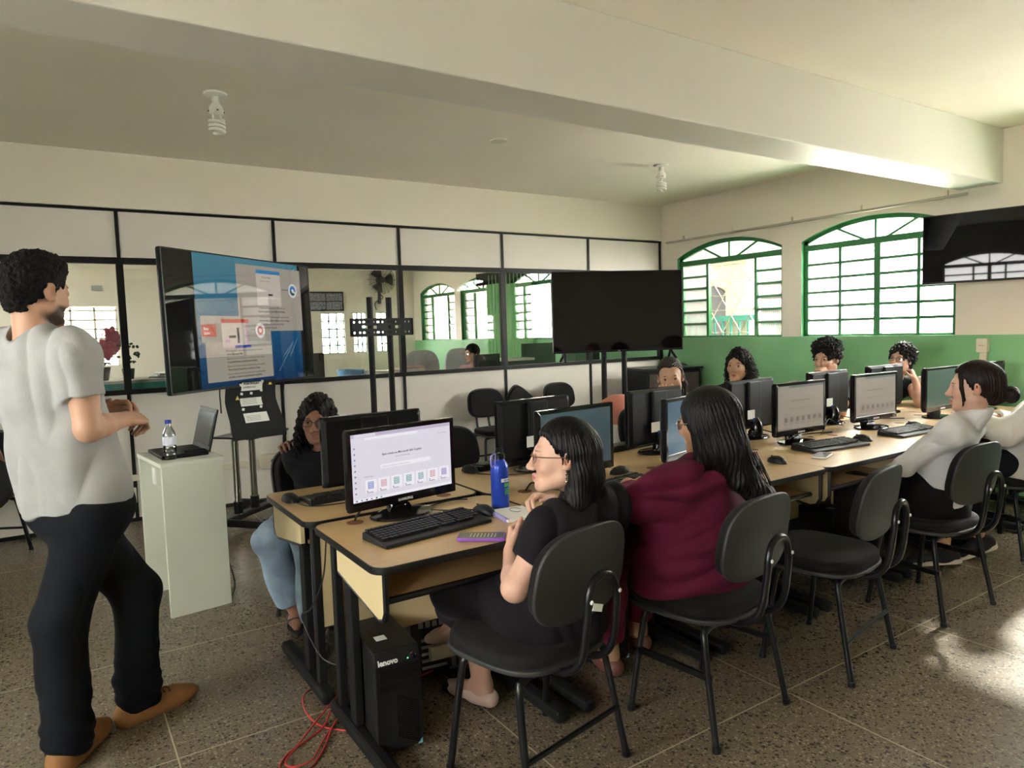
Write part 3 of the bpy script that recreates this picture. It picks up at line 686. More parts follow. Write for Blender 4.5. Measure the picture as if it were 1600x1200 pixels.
# ---------------------------------------------------------------- television stands
def post_stand(label, loc, rz, h=1.78, chrome=False, shelf=.70, bracket=False):
    t = thing('television_stand', label, 'stand', loc, rz, 'mobile television stands')       # faces -y
    for x in (-.10, .10):
        s = MB()
        if chrome:
            s.cyl((x, 0, .10), (x, 0, .20), .034, 20, 1); s.cyl((x, 0, .19), (x, 0, h), .027, 20, 0); s.build('post', ['chrome', 'blk'], t, smooth=True)
        else: s.cyl((x, 0, .08), (x, 0, h), .026, 20); s.build('post', 'blk_r', t, smooth=True)
    s = MB(); s.box((0, .0, .085), (.62, .07, .045)); s.build('base_bar', 'blk', t, bev=.006)
    for x in (-.30, .30):
        s = MB(); s.cyl((x, -.42, .085), (x, .30, .085), .03, 16); s.build('base_leg', 'blk', t, smooth=True)
        for y in (-.40, .27):
            s = MB(); s.cyl((x-.014, y, .035), (x+.014, y, .035), .035, 18); s.box((x, y, .062), (.03, .03, .04)); s.build('caster', 'blk_r', t, smooth=True)
    s = MB(); s.prism([(-.26, -.24, shelf), (.26, -.24, shelf), (.26, .08, shelf), (-.26, .08, shelf)], (0, 0, .014)); s.box((0, -.06, shelf-.018), (.16, .16, .03)); s.build('shelf', 'blk', t, bev=.003)
    if bracket:
        s = MB()
        for z in (1.475, 1.565):
            s.span((-.32, -.045, z-.032), (.32, -.035, z-.007)); s.span((-.32, -.045, z+.007), (.32, -.035, z+.032))
            for k in range(14):
                x = -.31+.62*k/13; w_ = (.012, .019, .008)[k % 3]; s.span((x-w_, -.045, z-.010), (x+w_, -.036, z+.010))
        for x0, x1 in ((-.32, -.22), (-.06, .06), (.08, .13), (.22, .32)): s.span((x0, -.044, 1.50), (x1, -.038, 1.54)); s.span((-.325, -.05, 1.445), (-.31, -.03, 1.595)); s.span((.31, -.05, 1.445), (.325, -.03, 1.595))
        s.build('mount_bracket', 'blk_r', t)
    return t
post_stand('empty black television stand with a slotted bracket and shelf, behind the teenager', (2.42, 5.80, 0), R_(12), bracket=True, shelf=.665)
post_stand('black stand carrying the dark switched-off television in the middle of the room', (4.44, 5.02, 0), R_(-23.5), h=1.5, shelf=.70)
post_stand('chrome-posted stand on black casters under the lit television', (1.20, 5.72, 0), R_(40), h=1.5, chrome=True, shelf=.71)
# ---------------------------------------------------------------- televisions
def television(label, w, h, loc, rz, feet=False, tilt=0., scr='tv_off', frame='mon', lift=0):
    t = thing('television', label, 'television', loc, rz); t.rotation_euler = (R_(tilt), 0, rz)
    s = MB(); b = .009
    for a, c in (((-w/2, -h/2), (w/2, -h/2+b*1.9)), ((-w/2, h/2-b), (w/2, h/2)), ((-w/2, -h/2), (-w/2+b, h/2)), ((w/2-b, -h/2), (w/2, h/2))):
        s.span((a[0], -.032, a[1]), (c[0], .0, c[1]))
    s.build('frame', frame, t, bev=.002)
    s = MB(); s.span((-w/2+.004, -.024, -h/2+.004), (w/2-.004, .012, h/2-.004)); s.span((-w*.36, .01, -h*.40), (w*.36, .045, h*.18)); s.build('back_cover', 'mon', t, bev=.004)
    if feet:
        for x in (-w*.41, w*.41):
            s = MB(); s.tube([(x, -.01, -h/2), (x+math.copysign(.02, x), -.09, -h/2-.075)], .012, 8); s.tube([(x, .0, -h/2), (x+math.copysign(.02, x), .09, -h/2-.075)], .012, 8); s.build('foot', 'mon', t, smooth=True)
    return t
M['tv_off'] = mat('tv_off', (.005, .003, .0034), .05, spec=.4); M['tv_black'] = mat('tv_black', (.004, .004, .005), .02, spec=.2)
t2 = television('large black switched-off television on the middle stand', 1.235, .735, (4.35, 4.86, 1.60), R_(-23.5), feet=True)
s = MB(); s.quad((-.608, -.0275, -.35), (.608, -.0275, -.35), (.608, -.0275, .358), (-.608, -.0275, .358)); s.build('screen', 'tv_off', t2)
s = MB(); put_text(s, 'LG', .016, (-.012, -.0335, -.3625), (1, 0, 0), (0, 0, 1)); s.build('logo', 'logo', t2)
t3 = television('black switched-off television on the window wall, at the right edge', .97, .555, (6.21, 2.56, 2.007), R_(-76.5), tilt=.7)
s = MB(); s.quad((-.476, -.0275, -.262), (.476, -.0275, -.262), (.476, -.0275, .268), (-.476, -.0275, .268)); s.build('screen', 'tv_black', t3)
s = MB(); s.box((0, .14, 0), (.12, .20, .12)); s.box((0, .045, 0), (.3, .03, .25)); s.build('wall_arm', 'blk', t3)
# lit television with the slide
t1 = television('large lit television showing a blue slide with two grey text cards', 1.665, .96, (1.235, 5.54, 1.58), R_(40), frame='blk', tilt=-1)
TVW, TVH = 1.647, .935
def tvg(n, c, e): return mat('tv_'+n, (.01, .01, .01), .025, spec=.7, emit=srgb(*c), estr=e*1.35*ES)
tvm = [tvg('black', (8, 10, 10), .15), None, tvg('card', (168, 160, 148), .50), tvg('window', (205, 192, 180), .5), tvg('blue', (45, 130, 190), .5), tvg('ink', (78, 76, 72), .22), tvg('red', (190, 60, 50), .5), tvg('white', (225, 220, 215), .5), tvg('teal', (20, 110, 110), .4), tvg('pink', (205, 140, 180), .5), tvg('streak', (150, 190, 205), .5), tvg('navy', (30, 60, 160), .5)]
mm = tvg('slide_blue', (30, 110, 150), .5); nt = mm.node_tree
tcn = nt.nodes.new('ShaderNodeTexCoord'); sp = nt.nodes.new('ShaderNodeSeparateXYZ'); nt.links.new(tcn.outputs['Object'], sp.inputs[0])
mr = nt.nodes.new('ShaderNodeMapRange'); mr.inputs[1].default_value = -.47; mr.inputs[2].default_value = .47; nt.links.new(sp.outputs[2], mr.inputs[0])
rp = nt.nodes.new('ShaderNodeValToRGB'); rp.color_ramp.elements[0].color = (*srgb(10, 46, 88), 1); rp.color_ramp.elements[1].color = (*srgb(70, 132, 150), 1); e_ = rp.color_ramp.elements.new(.35); e_.color = (*srgb(14, 80, 122), 1)
nt.links.new(mr.outputs[0], rp.inputs[0]); nt.links.new(rp.outputs[0], nt.nodes['Principled BSDF'].inputs['Emission Color']); tvm[1] = mm
s = MB()
def tr(x0, z0, x1, z1, mi, l=1, rot=0., c=None):
    P_ = [(x0, z0), (x1, z0), (x1, z1), (x0, z1)]
    s.add([((a-.5)*TVW, -.0272-.0004*l, (b-.5)*TVH+.004) for a, b in P_], [(0, 1, 2, 3)], mi)
def tt(b, sz, x, z, mi, l=3, **k): put_text(s, b, sz, ((x-.5)*TVW, -.0272-.0004*l, (z-.5)*TVH+.004), (1, 0, 0), (0, 0, 1), mi=mi, **k)
tr(0, 0, 1, 1, 0, 0); tr(.165, .0, .905, 1, 1, 1)
tr(.205, .04, .655, .48, 2, 2); tr(.43, .42, .925, .955, 2, 3)
tr(.165+.02, .34, .655, .54, 2, 2)
tr(.57, .63, .755, .92, 3, 4); tr(.57, .895, .755, .925, 4, 5); tr(.585, .69, .745, .70, 7, 5); tt('Entre para continuar', .014, .60, .83, 5, 6); tt('Microsoft Edge', .018, .615, .86, 5, 6)
tr(.655, .715, .69, .73, 5, 6)
v = [((.855-.5)*TVW+.058*math.cos(a)*k, -.0292, (.775-.5)*TVH+.058*math.sin(a)*k) for k in (1,) for a in [2*PI*i/28 for i in range(28)]]; s.add(v, [tuple(range(28))], 7)
def disc(cx, cz, r, mi, l, a0=0, a1=2*PI, r2=0):
    n = 22; ps = [((cx-.5)*TVW+r*math.cos(a0+(a1-a0)*i/n), -.0272-.0004*l, (cz-.5)*TVH+r*math.sin(a0+(a1-a0)*i/n)) for i in range(n+1)]
    qs = [((cx-.5)*TVW+r2*math.cos(a0+(a1-a0)*i/n), -.0272-.0004*l, (cz-.5)*TVH+r2*math.sin(a0+(a1-a0)*i/n)) for i in range(n+1)]
    for i in range(n): s.add([ps[i], ps[i+1], qs[i+1], qs[i]], [(0, 1, 2, 3)], mi)
disc(.855, .775, .040, 4, 7, 0, PI, .016); disc(.855, .775, .040, 8, 7, PI, 1.75*PI, .016); disc(.855, .775, .040, 11, 7.2, -.3, .6, .02)
tr(.765, .772, .82, .777, 5, 5)
for i, (b, z) in enumerate((('Sempre use seu acesso Office em seu', .605), ('local navegador com o Microsoft Edge,', .575), ('Na barra de busca/navegador: gerencie em', .53), ('seus favoritos, abas e atalhos em um só lugar', .50), ('E ideal para usar pesquisas Google', .47), ('perfeito e bem integrado.', .44))):
    tt('- '+b if i in (0, 2, 4) else b, .0215, .575, z, 5, 6, bold=.0004 if i in (1, 3) else 0)
tr(.19, .385, .275, .475, 6, 5); tt('Bate', .026, .20, .435, 7, 6, bold=.0008); tt('Sabbe', .026, .20, .402, 7, 6, bold=.0008)
tr(.31, .29, .48, .475, 9, 4); tr(.31, .30, .47, .49, 3, 5); tr(.31, .487, .495, .517, 6, 5); tr(.39, .29, .50, .312, 11, 6); tr(.355, .37, .40, .39, 5, 6); tr(.41, .33, .425, .45, 5, 6); tr(.33, .335, .36, .36, 9, 6)
disc(.575, .43, .058, 7, 5); disc(.575, .43, .034, 6, 6, 0, 2*PI, .018)
tr(.50, .43, .54, .434, 5, 5)
for i, (b, z) in enumerate((('- No navegador, o pacote será integrado à produção', .265), ('   online Microsoft 365.', .238), ('- Explorar e criar dinâmicas e automatizar suas rotinas', .205), ('   A produtividade no ambiente de trabalho.', .178), ('- Elabore de forma criativa cada atividade com os apps', .145), ('   Word, Excel, PowerPoint, Outlook e Teams.', .118), ('- Um ecossistema de textos, planilhas e apresentações', .086), ('   do Office, criação de apresentações e planilhas.', .060))):
    tt(b, .020, .325, z, 5, 6, bold=.0005 if i % 2 else 0)
for x0, z0, x1, z1 in ((.70, .08, .82, .30), (.74, .20, .835, .33), (.80, .20, .87, .36)):
    dx, dz = x1-x0, z1-z0; w_ = .0012
    s.add([((x0-.5)*TVW, -.029, (z0-.5)*TVH), ((x0-.5)*TVW+.004, -.029, (z0-.5)*TVH), ((x1-.5)*TVW+.004, -.029, (z1-.5)*TVH), ((x1-.5)*TVW, -.029, (z1-.5)*TVH)], [(0, 1, 2, 3)], 10)
s.build('screen', tvm, t1)
# black felt organiser pinned under the lit television, with papers
ap = thing('felt_apron', 'black felt panel with pinned paper notes hanging under the lit television', 'felt panel', (1.22, 5.44, 0), R_(12))
s = MB(); N = 14; R0 = []; R1 = []
def ap_y(u): return -.02-.06*math.sin(min(1, max(0, (u-.35)/.65))*1.5)+.03*math.sin(u*5)
def ap_pt(x, u, off=0.): return Vector((x*(.19+.02*u), ap_y(u)-off, 1.14-.42*u))
for i in range(N+1):
    u = i/N; R0.append([ap_pt(x/6, u) for x in range(-6, 7)])
for off in (0, -.004):
    R = [[p+Vector((0, -off, 0)) for p in r] for r in R0]; s.rings(R, False, False)
s.build('felt', 'black_cloth', ap, smooth=True)
for i, (u0, u1, xw, x0, lines) in enumerate(((.02, .17, .42, .02, ('PORTFOLIO', 'ambiente')), (.30, .44, .42, -.02, None), (.56, .72, .45, .0, None))):
    s = MB()
    K = 6; A = [[ap_pt(x0*5*.2+xw*(j/K*2-1), u0+(u1-u0)*k/K, .004) for j in range(K+1)] for k in range(K+1)]
    s.rings(A, False, False, 0); 
    o = ap_pt(-xw*.85+x0, u1-.02, .008); e = ap_pt(xw*.85+x0, u1-.02, .008); ux = (e-o).normalized(); uz = (ap_pt(x0, u0, .008)-ap_pt(x0, u1, .008)).normalized()
    if lines:
        put_text(s, lines[0], .022, o+uz*.040, ux, uz, mi=1, bold=.001); put_text(s, lines[1], .026, o+uz*.012, ux, uz, mi=1)
    else:
        for k in range(4): q = o+uz*(.008+.012*k); s.quad(q, q+ux*.11, q+ux*.11+uz*.002, q+uz*.002, 1)
    s.build('paper_note', ['paper', 'ink'], ap)
for x, u in ((-.62, .25), (.68, .02)):
    s = MB(); p = ap_pt(x, u+.07, .006); s.add([p, p+Vector((.03, 0, 0)), p+Vector((.017, 0, .032))], [(0, 1, 2)]); s.build('yellow_triangle', 'yellow', ap)
for x, u in ((-.38, .22), (.0, .22), (.40, .18), (-.45, .06), (.42, .02), (-.4, .49), (.3, .47)):
    s = MB(); p = ap_pt(x, u, .006); s.box(p, (.018, .003, .018), (0, .3, 0)); s.build('tape_tab', 'sticker', ap)
cable('hanging_cable', [(.98, 5.32, 1.12), (1.0, 5.45, 1.05), (1.02, 5.55, .98), (1.03, 5.6, .9)], 'short black cable hanging from the lit television above the laptop', .005, group='cables by the partition')
cable('hanging_cable', [(1.62, 6.0, 1.1), (1.63, 6.1, .95), (1.66, 6.2, .75), (1.66, 6.3, .55), (1.68, 6.34, .38), (1.72, 6.34, .26), (1.78, 6.33, .22)], 'long black cable hanging down the partition beside the felt panel', .004, group='cables by the partition')
so = thing('wall_socket', 'white wall socket with a black plug on the conduit behind the chrome stand', 'socket', (1.56, 6.35, .365))
s = MB(); s.box((0, 0, 0), (.20, .05, .125)); s.build('socket_plate', 'cream', so, bev=.006); s = MB(); s.cyl((.01, -.025, .0), (.01, -.07, .0), .02, 14); s.tube([(.01, -.06, 0), (.06, -.09, -.005), (.14, -.08, -.03)], .005, 6, smooth=5); s.build('plug', 'cable', so, smooth=True)
so = thing('wall_socket', 'small cream wall socket low on the partition behind the legs of the presenter', 'socket', (.44, 6.36, .22))
s = MB(); s.box((0, 0, 0), (.10, .03, .12)); s.build('socket_plate', 'cream', so, bev=.005)
# ---------------------------------------------------------------- pedestal, laptop, water bottle
pd = thing('pedestal', 'tall narrow pale pedestal carrying the laptop and the water bottle', 'pedestal', (.55, 4.27, 0), R_(7))
s = MB(); s.span((-.155, -.26, 0), (.155, -.235, .80)); s.build('front_board', 'ped', pd, bev=.002); s = MB(); s.span((-.155, .22, 0), (.155, .245, .80)); s.build('rear_board', 'ped', pd, bev=.002)
s = MB(); s.span((-.16, -.265, .80), (.16, .25, .822)); s.build('top_board', 'ped', pd, bev=.002)
s = MB(); s.span((-.165, -.16, .70), (-.158, -.10, .79)); s.build('taped_paper', 'paper', pd)
lp = thing('laptop', 'open black laptop facing the presenter on the pale pedestal', 'laptop', (.55, 4.30, .8235), R_(-85))
s = MB(); s.span((-.175, -.12, 0), (.175, .12, .020)); s.build('laptop_base', 'mon', lp, bev=.005)
s = MB(); s.span((-.155, -.02, .0205), (.155, .10, .0225)); s.span((-.045, -.105, .0203), (.045, -.04, .0212)); s.build('laptop_keys', 'key', lp)
s = MB(); Rm = Euler((R_(-14), 0, 0)).to_matrix(); s.box(Vector((0, .125, .018))+Rm @ Vector((0, 0, .115)), (.35, .010, .235), Rm); s.build('lid', 'mon', lp, bev=.003)
s = MB(); s.box(Vector((0, .118, .018))+Rm @ Vector((0, 0, .118)), (.318, .004, .185), Rm); s.build('screen', S_off, lp)
ad = thing('power_adapter', 'small black power adapter beside the water bottle', 'adapter', (.615, 4.19, .824), R_(15)); s = MB(); s.box((0, 0, .014), (.12, .045, .028)); s.build('adapter_body', 'blk_r', ad, bev=.006)
cable('power_cable', [(.66, 4.22, .832), (.70, 4.24, .83), (.728, 4.22, .78), (.735, 4.2, .65), (.72, 4.2, .5), (.73, 4.22, .35), (.76, 4.2, .2), (.78, 4.15, .06), (.74, 4.1, .008), (.70, 4.08, .006)], 'thin black power cable hanging down the right side of the pedestal', .004, group='cables by the pedestal')
cable('power_cable', [(.70, 4.25, .83), (.742, 4.27, .76), (.75, 4.27, .6), (.73, 4.27, .45), (.735, 4.27, .3)], 'second black cable beside the pedestal, behind the first', .0035, group='cables by the pedestal')
wb = thing('water_bottle', 'clear plastic water bottle with a blue cap on the pedestal', 'bottle', (.49, 4.13, .8235))
s = MB(); s.lathe([(.001, 0), (.030, 0), (.033, .006), (.033, .03), (.031, .035), (.033, .04), (.033, .07), (.031, .075), (.033, .08), (.033, .125), (.030, .145), (.016, .175), (.013, .182), (.013, .195), (.001, .195)]); s.build('bottle_body', 'bottle', wb, smooth=True)
s = MB(); s.lathe([(.001, .194), (.016, .194), (.016, .212), (.001, .213)]); s.build('cap', mat('blue_cap', (.02, .06, .40), .4), wb, smooth=True)
s = MB(); s.lathe([(.0335, .078), (.0338, .08), (.0338, .122), (.0335, .124)]); s.build('paper_label', mat('bottle_label', (.66, .67, .78), .5), wb, smooth=True)
# ---------------------------------------------------------------- small things on the near desks
bt = thing('metal_bottle', 'blue metal bottle with green and white lettering and a carabiner', 'bottle', (1.452, 2.335, MZ))
s = MB(); s.lathe([(.001, 0), (.033, 0), (.036, .005), (.036, .165), (.034, .178), (.024, .193), (.021, .197), (.021, .203), (.001, .203)], n=36); s.build('bottle_body', 'blue_b', bt, smooth=True)
s = MB(); s.lathe([(.001, .202), (.024, .202), (.024, .218), (.018, .224), (.001, .225)]); s.tube([(-.012, 0, .222), (-.01, 0, .238), (.01, 0, .238), (.012, 0, .222)], .005, 8, smooth=4); s.build('screw_cap', 'blk', bt, smooth=True)
s = MB(); s.tube([(-.022, -.01, .225), (-.042, -.012, .218), (-.046, -.012, .19), (-.038, -.012, .172), (-.026, -.011, .185), (-.022, -.010, .225)], .0032, 8, smooth=5); s.build('carabiner', mat('lilac_metal', (.30, .26, .62), .3, .4), bt, smooth=True)
def wrap(mb, n0, r):
    for i in range(n0, len(mb.v)):
        x, y, z = mb.v[i]; a = -PI/2+x/r+R_(18); rr = r-y; mb.v[i] = (rr*math.cos(a), rr*math.sin(a), z)
s = MB()
for j in range(10):
    x0 = -.026+.0052*j; s.quad((x0, -.0004, .112), (x0+.0052, -.0004, .112), (x0+.0052, -.0004, .126), (x0, -.0004, .126), 0)
for j in range(8):
    x0 = -.012+.004*j; s.quad((x0, -.0004, .062), (x0+.004, -.0004, .062), (x0+.004, -.0004, .078), (x0, -.0004, .078), 2)
put_text(s, 'GOVERNO', .010, (-.016, -.0007, .115), (1, 0, 0), (0, 0, 1), mi=3, bold=.0003); put_text(s, 'BRASIL', .0185, (-.014, -.0007, .094), (1, 0, 0), (0, 0, 1), mi=1, bold=.0012); put_text(s, 'PODEROSO', .0082, (-.012, -.0007, .081), (1, 0, 0), (0, 0, 1), mi=1, bold=.0004); put_text(s, 'DE BOM', .009, (-.009, -.0007, .066), (1, 0, 0), (0, 0, 1), mi=3, bold=.0004)
wrap(s, 0, .0365); s.build('printed_lettering', [mat('print_white', (.75, .75, .8), .5), mat('print_green', (.08, .45, .10), .5), mat('print_lime', (.07, .36, .06), .5), mat('print_dark', (.02, .06, .2), .5)], bt)
ph = thing('smartphone', 'smartphone in a purple case on the desk edge beside the keyboard', 'phone', (1.185, 2.035, MZ), R_(52))
s = MB(); s.prism([(x, y, 0) for x, y in rrect(.078, .165, .012)], (0, 0, .011)); s.build('case', 'purple', ph, bev=.003, smooth=False)
s = MB(); s.prism([(x, y, .0106) for x, y in rrect(.068, .154, .008)], (0, 0, .0012)); s.build('phone_screen', mat('phone_glass', (.16, .15, .11), .25), ph)
s = MB(); [s.quad((-.025, -.05+.012*k, .0120), (.022, -.05+.012*k, .0120), (.022, -.046+.012*k, .0120), (-.025, -.046+.012*k, .0120)) for k in range(8)]; s.build('phone_text', mat('phone_page', (.40, .38, .30), .4), ph)
nb = thing('spiral_notebook', 'small open spiral notebook with a lilac coil between the bottle and the woman with glasses', 'notebook', (1.435, 2.21, MZ), R_(-8))
s = MB(); s.span((-.065, -.085, 0), (.075, .085, .012)); s.build('pages', 'paper', nb, bev=.002)
s = MB()
for k in range(18): y = -.08+.16*k/17; s.tube([(-.066+.008*math.cos(a), y, .007+.008*math.sin(a)) for a in [2*PI*j/8 for j in range(9)]], .0016, 5)
s.build('coil', mat('lilac_coil', (.30, .26, .62), .4), nb, smooth=True)
s = MB(); s.tube([(.02+.022*math.cos(a), .03+.03*math.sin(a), .0128) for a in [2*PI*j/16 for j in range(14)]], .0009, 4); s.build('pen_drawing', 'ink', nb)
nb = thing('notebook', 'white notepad by the elbow of the woman in burgundy', 'notebook', (2.125, 2.16, MZ), R_(20)); s = MB(); s.span((-.05, -.075, 0), (.05, .075, .010)); s.build('pages', 'paper', nb, bev=.002)
ph = thing('smartphone', 'pale smartphone lying below the keyboard on the sunlit desk', 'phone', (3.335, 2.155, MZ), R_(-70)); s = MB(); s.prism([(x, y, 0) for x, y in rrect(.075, .16, .012)], (0, 0, .009)); s.build('case', 'sticker', ph, bev=.002); s = MB(); s.prism([(x, y, .009) for x, y in rrect(.068, .15, .008)], (0, 0, .001)); s.build('phone_screen', mat('phone_grey', (.2, .21, .22), .15), ph)
fb = thing('cream_bottle', 'cream-coloured bottle beside the elbow of the curly-haired woman', 'bottle', (5.83, 2.90, MZ)); s = MB(); s.lathe([(.001, 0), (.036, 0), (.038, .01), (.038, .17), (.022, .20), (.001, .20)]); s.build('bottle_body', mat('cream_bottle', (.75, .62, .36), .4), fb, smooth=True); s = MB(); s.lathe([(.001, .199), (.024, .199), (.024, .235), (.001, .238)]); s.build('cap', 'white_p', fb, smooth=True)
# ---------------------------------------------------------------- computers and cables under the desks
def make_tower(label):
    t = thing('computer_tower', label, 'computer', group='desktop computers under the desks')          # front faces -y
    s = MB(); s.span((-.0825, -.19, .012), (.0825, .19, .375)); s.build('case_body', 'tower', t, bev=.006)
    s = MB()
    for x in (-.06, .06):
        for y in (-.15, .15): s.cyl((x, y, 0), (x, y, .014), .012, 10)
    s.build('rubber_feet', 'blk_r', t)
    s = MB(); s.prism([(-.083, -.19, .014), (-.083, -.205, .03), (-.083, -.205, .33), (-.083, -.19, .372)], (.166, 0, 0)); s.build('front_panel', 'blk_r', t, bev=.004)
    s = MB(); s.span((-.07, -.209, .272), (.07, -.204, .292)); s.span((-.07, -.209, .296), (.07, -.204, .318)); s.span((-.07, -.208, .235), (.02, -.204, .262)); s.build('drive_bay', 'mon', t, bev=.001)
    s = MB()
    for k in range(22): s.box((.03, -.2056, .05+.007*k), (.09, .002, .002), (0, .5, 0))
    s.build('vent_grille', 'mon_g', t)
    s = MB(); s.lathe([(.001, 0), (.012, 0), (.012, .003), (.001, .004)], (.055, -.200, .343), 20, rot=Euler((R_(65), 0, 0)).to_matrix()); s.build('power_button', 'mon_g', t, smooth=True)
    s = MB(); s.tube([(.055+.0125*math.cos(a), -.2025-.006*math.sin(a)*.4, .344+.0115*math.sin(a)) for a in [2*PI*j/16 for j in range(17)]], .0012, 5); s.build('button_ring', 'chrome', t)
    s = MB(); s.ell((.036, -.203, .338), (.0022, .0022, .0022), 8, 6); s.build('power_light', mat('power_green', (.05, .6, .1), .4, emit=(.1, 1, .2), estr=.8), t)
    a = R_(40); s = MB(); s.span((-.04, -.10, .3752), (.0, -.06, .3756)); s.build('case_sticker', 'sticker', t)
    s = MB(); put_text(s, 'lenovo', .026, (-.072, -.2062, .334), (1, 0, 0), (0, .33, .94), off=.0008, bold=.0012); s.build('logo', 'logo', t)
    s = MB(); s.add([(.06, -.2056, .02), (.078, -.2056, .02), (.078, -.2056, .04)], [(0, 1, 2)]); s.build('corner_sticker', mat('cyan_sticker', (.2, .5, .6), .5), t)
    # rear with connectors
    s = MB()
    for i in range(5): s.span((-.07, .1895, .05+.03*i), (.04, .192, .062+.03*i))
    for i in range(4): s.span((-.06+.03*i, .1895, .23), (-.04+.03*i, .193, .255))
    s.build('rear_slots', 'galv', t); s = MB(); s.span((-.06, .19, .275), (-.02, .215, .30)); s.span((-.06, .19, .31), (-.03, .21, .33)); s.build('rear_plug', mat_blue, t)
    return t
tw = make_tower('black computer tower with a glowing power button under the nearest desk'); tw.location = (.935, 2.385, 0); tw.rotation_euler = (0, 0, R_(-4))
dup(tw, (1.27, 2.78, .0), R_(172), 'black tower seen from its blue-plugged rear, behind the nearest tower')
dup(tw, (1.93, 2.42, 0), R_(2), 'dark tower behind the crossed legs of the woman with glasses'); dup(tw, (2.95, 2.42, 0), R_(-3), 'black tower under the desk behind the empty chair'); dup(tw, (3.72, 2.42, 0), R_(2), 'black tower behind the knees of the woman in white')
def cord(name, pts, label, r=.0035, m='red', group='red network cables on the floor'):
    s = MB(); s.tube(pts, r, 7, smooth=7); return tag(s.build(name, m, smooth=True), label, 'cable', group)
cord('network_cable', [(.86, 2.72, .006), (.80, 2.78, .02), (.74, 2.72, .03), (.72, 2.62, .02), (.74, 2.52, .008), (.80, 2.44, .006), (.86, 2.40, .008)], 'red network cable in the upper loop by the desk feet')
cord('network_cable', [(.87, 2.62, .02), (.80, 2.56, .03), (.75, 2.50, .012), (.68, 2.46, .005), (.60, 2.42, .005), (.55, 2.36, .005), (.56, 2.29, .005), (.62, 2.28, .005), (.70, 2.36, .006), (.78, 2.48, .015), (.86, 2.56, .03)], 'red network cable in a long loop reaching out onto the floor at the left')
cord('network_cable', [(.86, 2.58, .015), (.79, 2.50, .006), (.72, 2.42, .006), (.65, 2.32, .012), (.585, 2.315, .012), (.57, 2.36, .012), (.63, 2.43, .012), (.74, 2.53, .03), (.86, 2.64, .04)], 'red network cable doubling the long floor loop')
for k in range(4): cord('network_cable', [(1.06, 2.60+.02*k, .02+.015*k), (1.2, 2.58+.03*k, .04+.02*k), (1.36, 2.62-.01*k, .03+.015*k), (1.5, 2.56+.03*k, .02), (1.68, 2.5+.02*k, .012)], ('red cable lying on the floor under the cable tray, nearest the camera', 'red cable under the tray, second from the front', 'red cable under the tray, third from the front', 'red cable under the tray, farthest back')[k])
tr_ = thing('cable_tray', 'grey slotted cable tray under the desks behind the pink-beige shoes', 'cable tray', (1.42, 2.62, .0), R_(-4))
s = MB(); s.span((-.35, .04, .02), (.8, .045, .09)); s.span((-.35, -.035, .085), (.8, .045, .09))
for k in range(34): s.span((-.35+.034*k, -.035, .025), (-.33+.034*k, -.031, .086))
s.span((-.35, -.036, .02), (.8, -.030, .03)); s.build('tray_body', 'galv', tr_)
pw = thing('power_box', 'cream power outlet box on the cable tray', 'power box', (1.30, 2.60, .092), R_(-6)); s = MB(); s.box((0, 0, .03), (.13, .09, .06)); s.build('box_body', 'cream', pw, bev=.004); s = MB(); s.box((0, 0, .062), (.09, .06, .004)); s.build('outlet_plate', 'galv', pw)
ab = thing('power_adapter', 'black power brick on the floor under the cable tray', 'adapter', (1.32, 2.46, .004), R_(12)); s = MB(); s.box((0, 0, .02), (.17, .07, .04)); s.build('adapter_body', 'blk_r', ab, bev=.006)
cord('floor_cable', [(2.55, 1.98, .006), (2.72, 1.93, .006), (2.82, 2.0, .006), (2.78, 2.12, .006), (2.6, 2.2, .006)], 'black cable loop on the floor under the empty chair', .004, 'cable', 'black cables under the desks')
cord('side_cable', [(.80, 2.52, .70), (.79, 2.55, .55), (.76, 2.62, .42), (.76, 2.75, .34), (.79, 2.62, .22), (.85, 2.52, .20), (.88, 2.45, .2)], 'black cable sagging between the legs of the two nearest desks', .003, 'cable', 'black cables under the desks')
# ---------------------------------------------------------------- speaker box
sb = thing('speaker_box', 'black speaker cabinet against the corner behind the woman with pulled-back hair', 'speaker', (5.98, 5.92, 0), R_(-12))
s = MB(); s.span((-.36, -.24, .02), (.36, .24, .95)); s.build('cabinet', 'blk_r', sb, bev=.01); s = MB(); s.span((-.33, -.25, .06), (.33, -.238, .91)); s.build('speaker_grille', mat('speaker_mesh', (.06, .042, .036), .8, bump=(500, .5), var=(250, .6)), sb)
s = MB(); s.span((-.39, -.26, .95), (.39, .26, .975)); s.build('top_board', 'blk', sb, bev=.004)
cord('speaker_cable', [(5.8, 5.78, .985), (5.9, 5.74, 1.0), (6.0, 5.82, .99), (6.15, 5.80, 1.01), (6.3, 5.84, .985)], 'black cable coiled on the speaker cabinet', .008, 'cable', 'black cables under the desks')
bn = thing('waste_bin', 'white bin with a salmon-pink bag bulging out, between the television posts and a monitor', 'bin', (3.98, 4.45, 0)); s = MB(); s.lathe([(.001, 0), (.15, 0), (.19, .70), (.20, .71), (.19, .72), (.001, .70)]); s.build('bin_body', 'white_p', bn, smooth=True); s = MB(); s.lathe([(.205, .66), (.207, .70), (.19, .76), (.14, .84), (.06, .885), (.001, .89)]); s.build('bag', mat('salmon_plastic', (.55, .20, .15), .45, bump=(14, .4)), bn, smooth=True)
